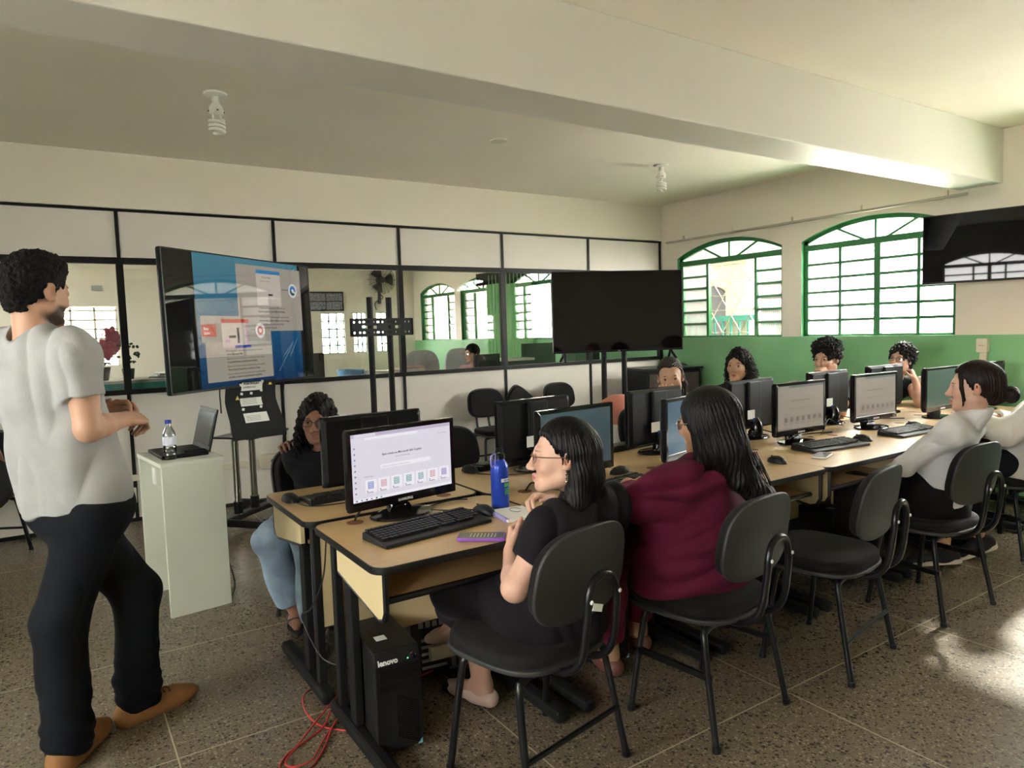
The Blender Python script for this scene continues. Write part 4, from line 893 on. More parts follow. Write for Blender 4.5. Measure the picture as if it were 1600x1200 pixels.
# ---------------------------------------------------------------- ceiling lamps, rail, wall box
def cfl(label, loc, group=None):
    t = thing('ceiling_lamp', label, 'lamp', loc, 0, 'spiral lamps on the ceiling')
    s = MB(); s.lathe([(.001, 0), (.068, 0), (.066, -.012), (.03, -.018), (.022, -.02), (.021, -.06), (.001, -.06)]); s.build('ceiling_rose', 'white_p', t, smooth=True)
    s = MB(); s.lathe([(.018, -.055), (.036, -.075), (.042, -.10), (.041, -.125), (.001, -.128)]); s.build('ballast', 'white_p', t, smooth=True)
    s = MB(); pts = []
    for i in range(73):
        a = i/72*2*PI*3.6; rr = .040 if i < 62 else .040*(1-(i-62)/11.); pts.append((rr*math.cos(a), rr*math.sin(a), -.155-.085*i/72))
    s.tube(pts, .0095, 10); s.cyl((.018, 0, -.12), (.03, 0, -.16), .008, 10); s.cyl((-.018, 0, -.12), (-.018, 0, -.17), .008, 10); s.build('spiral_tube', mat('lamp_tube', (.82, .80, .74), .3), t, smooth=True)
    s = MB()
    for k in range(4): a = 2*PI*k/4; s.box((.041*math.cos(a), .041*math.sin(a), -.108), (.012, .012, .005))
    s.build('ballast_mark', 'ink', t); return t
c0 = cfl('white spiral lamp on the ceiling near the presenter', (.925, 4.604, ZC)); dup(c0, (4.825, 4.754, ZC), 1.0, 'white spiral lamp on the ceiling near the back right corner')
cd = thing('ceiling_disc', 'small flat round cover plate on the ceiling between the two lamps', 'ceiling plate', (3.02, 4.71, ZC)); s = MB(); s.lathe([(.001, 0), (.07, 0), (.068, -.012), (.001, -.015)]); s.build('disc', 'cream', cd, smooth=True)
rl = thing('curtain_rail', 'long bare curtain rail above the two arched windows', 'curtain rail', (XR-.05, 0, 0)); s = MB(); s.box((0, 4.54, 2.47), (.03, 3.4, .022), (R_(-.35)*0, 0, 0)); s.build('rail_bar', mat('rail_wood', (.42, .37, .30), .5), rl, bev=.003)
for y in (6.0, 5.25, 4.52, 3.78, 3.02): s = MB(); s.span((.02, y-.012, 2.47), (.05, y+.012, 2.53)); s.span((-.01, y-.01, 2.47), (.05, y+.01, 2.482)); s.build('rail_bracket', 'grille', rl)
rl2 = thing('curtain_rail', 'end of a second curtain rail at the right edge of the picture', 'curtain rail', (XR-.05, 0, 0)); s = MB(); s.box((0, .85, 2.46), (.03, 3.0, .022)); s.build('rail_bar', M['grille'], rl2); s = MB(); s.span((.02, 2.0, 2.46), (.05, 2.03, 2.52)); s.build('rail_bracket', 'grille', rl2)
bx = thing('switch_box', 'cream surface switch box on the green wall with a conduit below', 'switch', (XR-.03, 2.71, 1.215)); s = MB(); s.box((0, 0, 0), (.06, .085, .115)); s.build('box_body', 'cream', bx, bev=.006); s = MB(); s.box((.012, 0, -.30), (.035, .05, .48)); s.build('conduit', 'cream', bx, bev=.003)
s = MB(); put_text(s, 'Wi-Fi', .016, (-.0305, .018, -.005), (0, -1, 0), (0, 0, 1), off=.001); s.build('handwriting', 'ink', bx)
# black bag hanging on the chair behind the presenter
bg = thing('shoulder_bag', 'black bag with a brown strap hanging on the chair at the left edge', 'bag', (-.42, 5.62, .40)); s = MB(); s.ell((0, 0, .17), (.15, .08, .19), 20, 12); s.build('bag_body', 'black_cloth', bg, smooth=True); s = MB(); s.tube([(-.1, 0, .3), (-.06, -.02, .45), (0, -.03, .48), (.06, -.02, .44), (.1, 0, .3)], .012, 8, smooth=5); s.build('strap', mat('brown_leather', (.14, .06, .03), .5), bg, smooth=True)
# ---------------------------------------------------------------- next room behind the glass
def table(label, c, w, d, h, m, name='office_table', cat='table'):
    t = thing(name, label, cat, c); s = MB(); s.span((-w/2, -d/2, h-.03), (w/2, d/2, h)); s.build('table_top', m, t, bev=.004)
    for sx in (-1, 1):
        for sy in (-1, 1): s = MB(); s.box((sx*(w/2-.04), sy*(d/2-.04), (h-.03)/2), (.05, .05, h-.03)); s.build('leg', 'blk_r', t)
    return t
ct = thing('counter', 'teal counter with orchids behind the glass by the presenter', 'counter', (.1, 6.85, 0)); s = MB(); s.span((-1.4, -.28, 1.115), (1.05, .3, 1.14)); s.build('counter_top', 'white_p', ct, bev=.004); s = MB(); s.span((-1.38, -.27, 0), (1.03, .28, 1.115)); s.build('counter_body', 'teal', ct)
def orchid(label, loc, flowers, pot='pot'):
    t = thing('potted_orchid', label, 'plant', loc); s = MB(); s.lathe([(.001, 0), (.045, 0), (.065, .11), (.058, .11), (.05, .10), (.001, .10)]); s.build('pot', mat('grey_pot', (.10, .09, .10), .5), t, smooth=True)
    s = MB()
    for k in range(5):
        a = k*1.3; p = [(0, 0, .10), (.06*math.cos(a), .06*math.sin(a), .15), (.13*math.cos(a), .13*math.sin(a), .13)]; q = crom(p, 5)
        R = [[x+Vector((-math.sin(a), math.cos(a), 0))*w_*(.02+.0*1)*math.sin(PI*(i+.4)/(len(q))) for w_ in (-1, 0, 1)] for i, x in enumerate(q)]; s.rings(R, False, False)
    s.build('leaves', 'foliage', t, smooth=True)
    s = MB(); s.tube([(0, 0, .1), (.01, 0, .3), (.03, 0, .42), (.10, 0, .46)], .004, 6, smooth=5); s.tube([(-.02, 0, .1), (-.03, 0, .3), (-.03, 0, .42)], .004, 6, smooth=4); s.build('stem', 'foliage', t, smooth=True)
    s = MB(); rnd = random.Random(3)
    for k in range(flowers):
        c = Vector((.06+rnd.uniform(-.05, .07), rnd.uniform(-.03, .03), .22+.05*k/ max(1, flowers)*4))
        for j in range(5):
            a = 2*PI*j/5; s.ell(c+Vector((.028*math.cos(a), -.01, .028*math.sin(a))), (.030, .007, .021), 8, 6, rot=Euler((0, -a, 0)).to_matrix())
    s.build('flowers', mat('magenta_petal', (.42, .03, .09), .6), t, smooth=True); return t
orchid('pot with a magenta orchid on the teal counter, right behind the presenter\'s arm', (.335, 6.80, 1.14), 9)
pl = thing('potted_plant', 'small dark leafy plant on the teal counter by the black mullion', 'plant', (.53, 6.82, 1.14)); s = MB(); s.lathe([(.001, 0), (.04, 0), (.05, .09), (.001, .09)]); s.build('pot', mat('dark_pot', (.03, .05, .04), .5), pl, smooth=True)
s = MB(); rnd = random.Random(5)
for k in range(26): c = Vector((rnd.uniform(-.09, .09), rnd.uniform(-.05, .05), .14+rnd.uniform(0, .17))); s.ell(c, (.016, .006, .012), 7, 5, rot=Euler((rnd.random(), rnd.random()*3, 0)).to_matrix())
s.build('leaves', mat('dark_leaf', (.02, .06, .02), .5), pl, smooth=True)
s = MB(); s.tube([(0, 0, .08), (.01, 0, .2), (-.01, 0, .3)], .004, 5); s.build('stem', 'foliage', pl)
pp = thing('paper_stack', 'stack of papers and clear folders on the teal counter left of the lit television', 'papers', (.86, 6.80, 1.14)); 
for k in range(4): s = MB(); s.box((.03*(k % 2), .02*k, .006+.011*k), (.34-.04*k, .24, .010), (0, 0, .2*k-.2)); s.build('sheet_bundle', 'paper' if k % 2 else 'galv', pp)
wp = thing('wall_plate', 'small grey plate on the white wall beyond the glass', 'wall plate', (.68, YN-.01, 2.36)); s = MB(); s.box((0, 0, 0), (.16, .02, .09)); s.build('plate', 'galv', wp)
fn = thing('wall_fan', 'round black fan on the wall of the next room', 'fan', (5.66, YN-.2, 2.55))
s = MB()
for k in range(9): rr = .10+.022*k; s.tube([(rr*math.cos(a), -.04-.03*(1-(rr/.30)**2), rr*math.sin(a)) for a in [2*PI*j/28 for j in range(29)]], .004, 5)
for k in range(18): a = 2*PI*k/18; s.tube([(.05*math.cos(a), -.075, .05*math.sin(a)), (.29*math.cos(a), -.035, .29*math.sin(a)), (.29*math.cos(a), .03, .29*math.sin(a))], .004, 5)
s.build('guard', 'blk', fn)
for k in range(3):
    s = MB(); a0 = 2*PI*k/3
    R = [[Vector((r*math.cos(a0+b), -.02+.03*b, r*math.sin(a0+b))) for r in (.05, .15, .25)] for b in (-.5, -.2, .1, .4, .6)]; s.rings(R, False, False); s.build('blade', 'rail', fn, smooth=True)
s = MB(); s.cyl((0, -.07, 0), (0, .16, 0), .06, 18); s.box((0, .13, -.25), (.05, .05, .45)); s.build('motor', 'blk', fn, smooth=True)
cable('fan_cable', [(5.66, YN-.03, 2.3), (5.75, YN-.03, 2.2), (5.58, YN-.03, 2.1), (5.6, YN-.03, 1.95)], 'black cable hanging below the wall fan', .01, group='cables in the next room')
for a, b in GW:
    wn += 1; r = tag(bpy.data.objects.new('window_%d' % wn, None), kind='structure'); COL.objects.link(r); s = MB()
    for i in range(6): s.span((a, YN+.02, 1.1+i*.16-.014), (b, YN+.06, 1.1+i*.16+.014))
    for i in range(4): x = a+(b-a)*i/3; s.span((x-.014, YN+.02, 1.1), (x+.014, YN+.06, 1.9))
    s.build('frame', 'gwin', r)
pc = thing('wall_picture', 'dark framed photo collage on the wall beyond the glass, right of the lit television', 'picture', (4.55, YN-.005, 2.13)); s = MB(); s.span((-.36, -.03, -.19), (.36, 0, .19)); s.build('frame', 'blk_r', pc)
s = MB(); [s.span((-.33+.34*i, -.035, -.16+.17*j), (-.01+.34*i, -.030, -.01+.17*j)) for i in range(2) for j in range(2)]; s.build('photos', mat('collage', (.20, .20, .25), .4, var=(30, .7)), pc)
table('long white office table beyond the glass, left part', (2.7, 7.3, 0), 1.7, .56, .92, 'white_p'); table('long white office table beyond the glass, right part', (4.62, 7.3, 0), 1.9, .56, .86, 'white_p')
ob = thing('cardboard_box', 'white box on the table beyond the glass', 'box', (3.05, 7.22, .92)); s = MB(); s.box((0, 0, .07), (.42, .25, .14)); s.build('box_body', 'white_p', ob, bev=.004)
ob = thing('book_stack', 'stack of reddish books beyond the glass, right of the bracket stand', 'books', (3.38, 7.30, .92)); 
for k in range(5): s = MB(); s.box((0, .0, .018+.034*k), (.30-.01*k, .22, .03), (0, 0, .06*k)); s.build('book', mat('book%d' % k, ((.45, .3, .25), (.6, .55, .5), (.4, .12, .1), (.55, .5, .45), (.5, .33, .28))[k], .6), ob)
tb = thing('blue_tub', 'light blue plastic tub beyond the glass by the bracket stand', 'tub', (2.72, 7.40, .92)); s = MB(); s.lathe([(.001, 0), (.12, 0), (.15, .16), (.14, .16), (.11, .02), (.001, .02)]); s.build('tub_body', mat('tub_blue', (.16, .38, .62), .4), tb, smooth=True)
def office_chair(label, loc, rz):
    t = thing('office_chair', label, 'chair', loc, rz, 'high-backed chairs in the next room'); s = MB(); pad(s, sup(.5, .62, 3, 30), -.03, .05, .02); remap(s, lambda p: Vector((p.x, -.22-p.z, .92+p.y))); s.build('backrest', 'galv', t, smooth=True); s = MB(); pad(s, sup(.48, .46, 3, 30), .44, .06, .02); s.build('seat', 'galv', t, smooth=True); s = MB(); s.cyl((0, 0, .06), (0, 0, .45), .03); [s.tube([(0, 0, .09), (.28*math.cos(k*1.2566), .28*math.sin(k*1.2566), .04)], .02, 6) for k in range(5)]; s.build('pedestal_base', 'blk_r', t); return t
oc = office_chair('high-backed grey chair beyond the glass, left of the two', (4.08, 8.3, 0), R_(170)); dup(oc, (4.83, 8.5, 0), R_(185), 'high-backed grey chair beyond the glass, right of the two')
def desk_screen(label, x, y, w, h, z, rz=0):
    t = thing('desktop_screen', label, 'monitor', (x, y, z), rz); s = MB(); s.span((-w/2, -.02, .06), (w/2, .02, .06+h)); s.build('casing', 'mon', t, bev=.004); s = MB(); s.box((0, .02, .04), (.06, .03, .09)); s.build('stand', 'mon', t); s = MB(); s.box((0, .01, .006), (.22, .16, .012)); s.build('foot', 'mon', t); return t
desk_screen('dark computer monitor beyond the glass, right of the second mullion', 5.27, 7.42, .52, .36, .86); desk_screen('dark laptop-like screen in front of the person beyond the glass', 4.35, 7.20, .40, .26, .86, .2); desk_screen('low dark screen beyond the glass by the lit television', 2.15, 7.25, .45, .30, .92); 
pr = thing('printer', 'black and white printer stack beyond the glass', 'printer', (4.80, 7.32, .86)); s = MB(); s.box((0, 0, .11), (.46, .38, .22)); s.build('printer_body', 'mon', pr, bev=.01); s = MB(); s.box((0, 0, .235), (.44, .34, .03)); s.build('paper_tray', 'white_p', pr, bev=.005)
lb = thing('black_cabinet', 'dark loudspeaker box beyond the glass behind the switched-off television', 'speaker', (5.95, 7.4, .86)); s = MB(); s.box((0, 0, .15), (.42, .3, .30)); s.build('cabinet', 'mon', lb, bev=.005); s = MB(); s.box((.0, -.152, .15), (.03, .01, .06)); s.build('label_plate', 'white_p', lb)
table('small table beyond the glass behind the switched-off television', (5.98, 7.4, 0), .6, .5, .86, 'white_p')
cu = thing('window_curtain', 'green curtain with a black valance beyond the glass, left of the switched-off television', 'curtain', (XR-.10, 9.23, 0))
def curtain(t, y0, y1, z0, z1, name, m, amp=.03, n=60, per=.11):
    s = MB(); R = []
    for z in (z0, (z0+z1)/2, z1): R.append([(amp*math.sin(2*PI*(y0+(y1-y0)*i/n)/per), y0+(y1-y0)*i/n, z) for i in range(n+1)])
    s.rings(R, False, False); s.build(name, m, t, smooth=True)
curtain(cu, -.10, .75, .95, 2.40, 'drape', 'curtain'); curtain(cu, -.14, .8, 2.22, 2.46, 'valance', 'black_cloth', .035)
cu2 = thing('window_curtain', 'narrow green curtain with a black valance beyond the glass, left of the second mullion', 'curtain', (XR-.10, 10.0, 0)); curtain(cu2, .0, .42, .95, 2.4, 'drape', 'curtain'); curtain(cu2, -.1, .75, 2.25, 2.46, 'valance', 'black_cloth', .035)
# ---------------------------------------------------------------- outside
mb = MB(); mb.quad((-40, -40, -.25), (60, -40, -.25), (60, 60, -.25), (-40, 60, -.25)); tag(mb.build('ground_outside', mat('ground', (.42, .385, .34), .9, var=(.5, .15))), kind='structure')
bw = tag(bpy.data.objects.new('wall_neighbour', None), kind='structure'); COL.objects.link(bw)
mb = MB(); mb.span((11.6, 4.2, -.25), (11.8, 24, 3.6)); mb.span((XR+WT+.02, 4.5, 2.75), (12, 24, 2.95)); mb.span((9.0, 4.5, 2.45), (9.3, 24, 2.8)); mb.span((XR+WT+.01, 4.46, -.25), (12, 4.54, 2.0)); mb.span((8.5, 4.46, 2.4), (12, 4.54, 2.95)); mb.build('facade_and_shade_walls', 'wall', bw)  # roof widened, unseen end walls added, to keep daylight off the porch
mb = MB()
for y in (7.1, 11.6): mb.span((9.0, y, -.25), (9.35, y+.40, 2.9))
mb.build('porch_columns', 'wall', bw)
mb = MB()
for y in (7.75, 9.62, 11.5):
    mb.span((11.55, y, -.2), (11.62, y+1.35, 2.0)); mb.prism([(11.55, y+.675+.675*math.cos(PI*k/12), 2.0+.28*math.sin(PI*k/12)) for k in range(13)], (.07, 0, 0))
mb.build('dark_doorway', mat('dark_door', (.02, .03, .03), .5), bw)
rg = thing('porch_railing', 'teal porch railing outside the open window', 'railing', (8.9, 0, 0)); s = MB(); s.span((-.03, 6.0, 1.50), (.03, 15, 1.58)); s.span((-.02, 6.0, .5), (.02, 15, .56)); s.build('hand_rail', 'teal', rg)
s = MB(); [s.span((-.012, 6.5+.16*k, .53), (.012, 6.53+.16*k, 1.52)) for k in range(53)]; tag(s.build('balusters', 'teal', rg), kind='stuff')
mb = MB(); mb.span((7.95, 5.0, -.25), (8.7, 9.4, .76)); tag(mb.build('planter_wall', 'wall'), kind='structure')
def palm(label, loc, n, L, seed):
    t = thing('garden_palm', label, 'plant', loc, 0, 'plants outside the windows'); s = MB(); rnd = random.Random(seed)
    for k in range(n):
        a = rnd.uniform(0, 2*PI); l = L*rnd.uniform(.7, 1.1); up = rnd.uniform(.5, 1.0); d = Vector((math.cos(a), math.sin(a), 0)); pts = crom([(0, 0, .1), d*l*.35+Vector((0, 0, l*up*.8)), d*l*.8+Vector((0, 0, l*up*.75)), d*l*1.1+Vector((0, 0, l*up*.35))], 6); side = d.cross(Vector((0, 0, 1)))
        for i in range(3, len(pts)):
            for sg in (-1, 1):
                tip = pts[i]+side*sg*l*.22+d*l*.10-Vector((0, 0, l*.12)); w_ = d*.018; s.add([pts[i]-w_, pts[i]+w_, tip], [(0, 1, 2)])
    s.build('fronds', 'foliage', t); s = MB(); s.cyl((0, 0, -.02), (0, 0, .15), .05, 8, r2=.03); s.build('trunk', 'desk_side', t); return t
palm('feathery palm outside the open window, left of the white column', (8.35, 7.45, .78), 30, .55, 1); palm('low grassy plant under the open window', (8.25, 6.55, .76), 40, .42, 2); palm('low bushy plant outside at the right of the open window', (8.3, 8.6, .76), 30, .5, 4); palm('leafy plant outside the closed window', (8.2, 5.6, .76), 30, .45, 6)
tr = thing('garden_tree', 'leafy tree outside behind the frosted window', 'tree', (10.2, 3.4, -.25), 0); s = MB(); s.tube([(0, 0, 0), (.1, 0, 1.5), (0, .1, 2.6)], [.14, .08], 10, smooth=4); s.build('trunk', mat('bark', (.10, .07, .05), .9), tr, smooth=True)
s = MB(); rnd = random.Random(8)
for k in range(1500):
    v = Vector((rnd.gauss(0, 1), rnd.gauss(0, 1), rnd.gauss(0, .8))); v = v.normalized()*rnd.uniform(.6, 1.5); c = Vector((0, 0, 3.5))+v; q = Euler((rnd.uniform(0, 6), rnd.uniform(0, 6), rnd.uniform(0, 6))).to_matrix(); s.add([c+q @ Vector(p) for p in ((-.09, 0, 0), (0, -.04, 0), (.09, 0, 0), (0, .04, 0))], [(0, 1, 2, 3)])
s.build('foliage', 'foliage', tr)
# ---------------------------------------------------------------- organic figures: smooth-blended fields turned into one surface
def V3(*a): return np.array(a if len(a) > 1 else a[0], float)
def nrm(v): v = V3(v); return v/np.linalg.norm(v)
def az(deg): a = math.radians(deg); return V3(math.sin(a), math.cos(a), 0)     # 0 = towards the partition, 90 = towards the windows
def right_of(f): return nrm(V3(f[1], -f[0], 0))
def adopt(o, root):
    if root is not None: o.parent = root; o.location = -Vector(root.location)        # vertices are given in room coordinates
class Fig:
    def __init__(s): s.p = []
    def rcone(s, a, b, r1, r2, k=.02, cuts=(), op='+', flat=None):
        """tapered limb a->b; flat=(direction, factor) squashes it along a direction; cuts=[(point, outward normal)]"""
        a, b = V3(a), V3(b); ba = b-a; L2 = max(ba @ ba, 1e-12)
        def fn(X, Y, Z):
            x, y, z = X-a[0], Y-a[1], Z-a[2]
            if flat is not None:
                n, q = nrm(flat[0]), flat[1]; m = (x*n[0]+y*n[1]+z*n[2])*(1/q-1); x, y, z = x+m*n[0], y+m*n[1], z+m*n[2]
            t = np.clip((x*ba[0]+y*ba[1]+z*ba[2])/L2, 0, 1)
            d = np.sqrt((x-ba[0]*t)**2+(y-ba[1]*t)**2+(z-ba[2]*t)**2)-(r1+(r2-r1)*t)
            if flat is not None: d = d*(.5+.5*flat[1])
            for c, n in cuts: d = np.maximum(d, (X-c[0])*n[0]+(Y-c[1])*n[1]+(Z-c[2])*n[2])
            return d
        r = max(r1, r2); s.p.append((fn, np.minimum(a, b)-r, np.maximum(a, b)+r, k, op)); return s
    def chain(s, pts, rs, k=.02, **kw):
        for i in range(len(pts)-1): s.rcone(pts[i], pts[i+1], rs[i], rs[i+1], k, **kw)
        return s
    def econe(s, a, b, ra, rb, rdir, k=.04, cuts=(), op='+'):
        """elliptic cone, ra/rb = (half width along rdir, half depth)"""
        a, b = V3(a), V3(b); ba = b-a; L = np.linalg.norm(ba); u = ba/L; x_ = V3(rdir)-u*(V3(rdir) @ u); x_ = nrm(x_); y_ = np.cross(u, x_)
        def fn(X, Y, Z):
            x, y, z = X-a[0], Y-a[1], Z-a[2]; h = x*u[0]+y*u[1]+z*u[2]; t = np.clip(h/L, 0, 1); e = h-t*L
            p = x*x_[0]+y*x_[1]+z*x_[2]; q = x*y_[0]+y*y_[1]+z*y_[2]; rx = ra[0]+(rb[0]-ra[0])*t; ry = ra[1]+(rb[1]-ra[1])*t; m = np.minimum(rx, ry)
            g = np.sqrt((p/rx)**2+(q/ry)**2+(e/m)**2); d = (g-1)*(m*.5+.5*np.sqrt(p*p+q*q+e*e)/np.maximum(g, 1e-4))
            for c, n in cuts: d = np.maximum(d, (X-c[0])*n[0]+(Y-c[1])*n[1]+(Z-c[2])*n[2])
            return d
        r = max(*ra, *rb); s.p.append((fn, np.minimum(a, b)-r, np.maximum(a, b)+r, k, op)); return s
    def ell(s, c, R, rad, k=.02, op='+', cuts=()):
        """ellipsoid; R rows = axes"""
        c = V3(c); R = np.asarray(R, float); rad = V3(rad)
        def fn(X, Y, Z):
            x, y, z = X-c[0], Y-c[1], Z-c[2]; k0 = 0; k1 = 0
            for i in range(3):
                q = x*R[i][0]+y*R[i][1]+z*R[i][2]; k0 = k0+(q/rad[i])**2; k1 = k1+(q/rad[i]**2)**2
            k0 = np.sqrt(k0); d = k0*(k0-1)/np.maximum(np.sqrt(k1), 1e-6)
            for cc, n in cuts: d = np.maximum(d, (X-cc[0])*n[0]+(Y-cc[1])*n[1]+(Z-cc[2])*n[2])
            return d
        r = max(rad); s.p.append((fn, c-r, c+r, k, op)); return s
    def cut(s, c, n, k=.004):
        c, n = V3(c), nrm(n)
        s.p.append((lambda X, Y, Z: (X-c[0])*n[0]+(Y-c[1])*n[1]+(Z-c[2])*n[2], None, None, k, 'cut')); return s
    def bounds(s, mg=.03):
        lo = np.min([p[1] for p in s.p if p[1] is not None and p[4] == '+'], 0)-mg; hi = np.max([p[2] for p in s.p if p[2] is not None and p[4] == '+'], 0)+mg; return lo, hi
    def grid(s, lo, hi, res):
        n = np.ceil((hi-lo)/res).astype(int)+1; ax = [(lo[i]+res*np.arange(n[i])).astype(np.float32) for i in range(3)]
        D = np.full(n, .5, np.float32)
        for fn, plo, phi, k, op in s.p:
            if plo is None: i0 = [0]*3; i1 = list(n)
            else:
                mg = k+3*res+.012; i0 = [max(0, int((plo[i]-mg-lo[i])/res)) for i in range(3)]; i1 = [min(n[i], int((phi[i]+mg-lo[i])/res)+2) for i in range(3)]
                if any(i1[i] <= i0[i] for i in range(3)): continue
            sl = tuple(slice(i0[i], i1[i]) for i in range(3))
            d = fn(ax[0][sl[0], None, None], ax[1][None, sl[1], None], ax[2][None, None, sl[2]]).astype(np.float32); o = D[sl]
            if op == '+':
                h = np.maximum(k-np.abs(o-d), 0)/max(k, 1e-6); D[sl] = np.minimum(o, d)-h*h*k*.25
            else:
                if op == '-': d = -d
                h = np.maximum(k-np.abs(o-d), 0)/max(k, 1e-6); D[sl] = np.maximum(o, d)+h*h*k*.25
        return D
    def mesh(s, res, box=None):
        lo, hi = box if box is not None else s.bounds(); lo = V3(lo); hi = V3(hi)
        D = s.grid(lo, hi, res); v, f = surface_nets(D); return lo+v*res, f
def surface_nets(D):
    S = D < 0; nx, ny, nz = D.shape
    off = [(0,0,0),(1,0,0),(0,1,0),(1,1,0),(0,0,1),(1,0,1),(0,1,1),(1,1,1)]
    cnt = np.zeros((nx-1, ny-1, nz-1), np.uint8)
    for a, b, c in off: cnt += S[a:nx-1+a, b:ny-1+b, c:nz-1+c]
    act = (cnt > 0) & (cnt < 8); I = np.argwhere(act); n = len(I)
    if n == 0: return np.zeros((0, 3)), np.zeros((0, 4), int)
    idx = np.full(act.shape, -1, np.int32); idx[act] = np.arange(n)
    C = np.stack([D[I[:, 0]+a, I[:, 1]+b, I[:, 2]+c] for a, b, c in off], 1).astype(np.float64)
    acc = np.zeros((n, 3)); num = np.zeros(n); o = np.array(off, float)
    for i in range(8):
        for j in range(i+1, 8):
            if np.abs(o[i]-o[j]).sum() != 1: continue
            m = (C[:, i] < 0) != (C[:, j] < 0); t = C[m, i]/(C[m, i]-C[m, j]); acc[m] += o[i]+(o[j]-o[i])*t[:, None]; num[m] += 1
    v = I+acc/num[:, None]; F = []
    for axis in range(3):
        d = [0, 0, 0]; d[axis] = 1; a = S[:nx-d[0], :ny-d[1], :nz-d[2]]; b = S[d[0]:, d[1]:, d[2]:]
        E = np.argwhere(a != b); o1, o2 = (axis+1) % 3, (axis+2) % 3
        ok = (E[:, o1] > 0) & (E[:, o2] > 0) & (E[:, o1] < act.shape[o1]) & (E[:, o2] < act.shape[o2]) & (E[:, axis] < act.shape[axis]); E = E[ok]
        flip = a[E[:, 0], E[:, 1], E[:, 2]]
        def at(p, q):
            e = E.copy(); e[:, o1] -= p; e[:, o2] -= q; return idx[e[:, 0], e[:, 1], e[:, 2]]
        q = np.stack([at(1, 1), at(0, 1), at(0, 0), at(1, 0)], 1); q[~flip] = q[~flip][:, ::-1]
        F.append(q)
    return v, np.concatenate(F)
def link_mesh(name, parts, mt, parent, col=None, paints=(), relax=1, disp=None):
    """parts: [(v, f)...] joined as one mesh object; col base colour with paints [(centre, R, radii, colour, soft)]"""
    vs, fs, n = [], [], 0
    for v, f in parts: vs.append(v); fs.append(f+n); n += len(v)
    v = np.concatenate(vs); f = np.concatenate(fs)
    for _ in range(relax):                                       # light smoothing of the grid steps
        acc = np.zeros_like(v); c = np.zeros(len(v))
        for i in range(4):
            a, b = f[:, i], f[:, (i+1) % 4]
            for j in range(3): acc[:, j] += np.bincount(a, v[b, j], len(v))+np.bincount(b, v[a, j], len(v))
            c += np.bincount(a, minlength=len(v))+np.bincount(b, minlength=len(v))
        m = c > 5.5; w = np.where(m, .55, 0)[:, None]; v = v*(1-w)+w*acc/np.maximum(c, 1)[:, None]
    if disp is not None:
        e1 = v[f[:, 2]]-v[f[:, 0]]; e2 = v[f[:, 3]]-v[f[:, 1]]; fn = np.cross(e1, e2); N = np.zeros_like(v)
        for i in range(4):
            for j in range(3): N[:, j] += np.bincount(f[:, i], fn[:, j], len(v))
        N /= np.maximum(np.linalg.norm(N, axis=1), 1e-9)[:, None]; v = v+N*disp(v)[:, None]
    me = bpy.data.meshes.new(name); me.vertices.add(len(v)); me.vertices.foreach_set('co', v.astype(np.float32).ravel())
    me.loops.add(len(f)*4); me.loops.foreach_set('vertex_index', f.astype(np.int32).ravel()); me.polygons.add(len(f)); me.polygons.foreach_set('loop_start', np.arange(len(f), dtype=np.int32)*4)
    me.update(); me.validate()
    me.polygons.foreach_set('use_smooth', np.ones(len(me.polygons), bool))
    if col is not None:
        c = np.tile(np.array([*col, 1.], np.float32), (len(v), 1))
        for pc, R, rad, pcol, soft in paints:
            q = (v-V3(pc)) @ np.asarray(R).T/V3(rad); d = np.linalg.norm(q, axis=1); w = np.clip((1-d)/soft, 0, 1)[:, None]; w = w*w*(3-2*w); c[:, :3] = c[:, :3]*(1-w)+np.array(pcol[:3])*w*1.0 if len(pcol) == 3 else c[:, :3]*(1-w*pcol[3])+np.array(pcol[:3])*w*pcol[3]
        at = me.color_attributes.new('Col', 'FLOAT_COLOR', 'POINT'); at.data.foreach_set('color', c.ravel())
    me.materials.append(M[mt] if isinstance(mt, str) else mt)
    o = bpy.data.objects.new(name, me); COL.objects.link(o)
    adopt(o, parent)
    return o
def wob(freq, amp, seed=0, stretch=(1, 1, 1)):
    """soft fold pattern for cloth"""
    r = np.random.RandomState(seed); K = [(r.normal(size=3)*freq*np.array(stretch), r.uniform(0, 6.3)) for _ in range(6)]
    def fn(v):
        w = v+.02*np.sin(v[:, ::-1]*freq*.6); s = sum(np.sin(w @ k+p) for k, p in K)/3.0; return amp*(np.abs(s)*1.4-.5)
    return fn
M['skin'] = vcol_mat('skin', .48, bump=(180, .06), sss=.08)
M['eye'] = vcol_mat('eyeball', .12)
def cloth(name, c, rough=.85, sheen=.02, b=(260, .18), var=.10): return mat(name, c, rough, bump=b, var=(14, var), sheen=sheen, spec=.2)
def hairmat(name, c, rough=.42, st=(60, 60, 5)): return mat(name, c, rough, bump=(3, .5, st), var=(1.5, .35, st), spec=.24)
M['hair_black'] = hairmat('black_hair', (.0045, .0034, .0032), .40); M['hair_brown'] = hairmat('dark_brown_hair', (.011, .0055, .0042)); M['hair_curl'] = mat('curly_hair', (.006, .0042, .0035), .55, bump=(120, .9), spec=.3)
M['hair_grey'] = hairmat('greying_hair', (.032, .025, .021), .5, (70, 20, 30)); M['hair_man'] = mat('short_dark_hair', (.006, .0045, .0037), .65, bump=(170, .9), spec=.2)
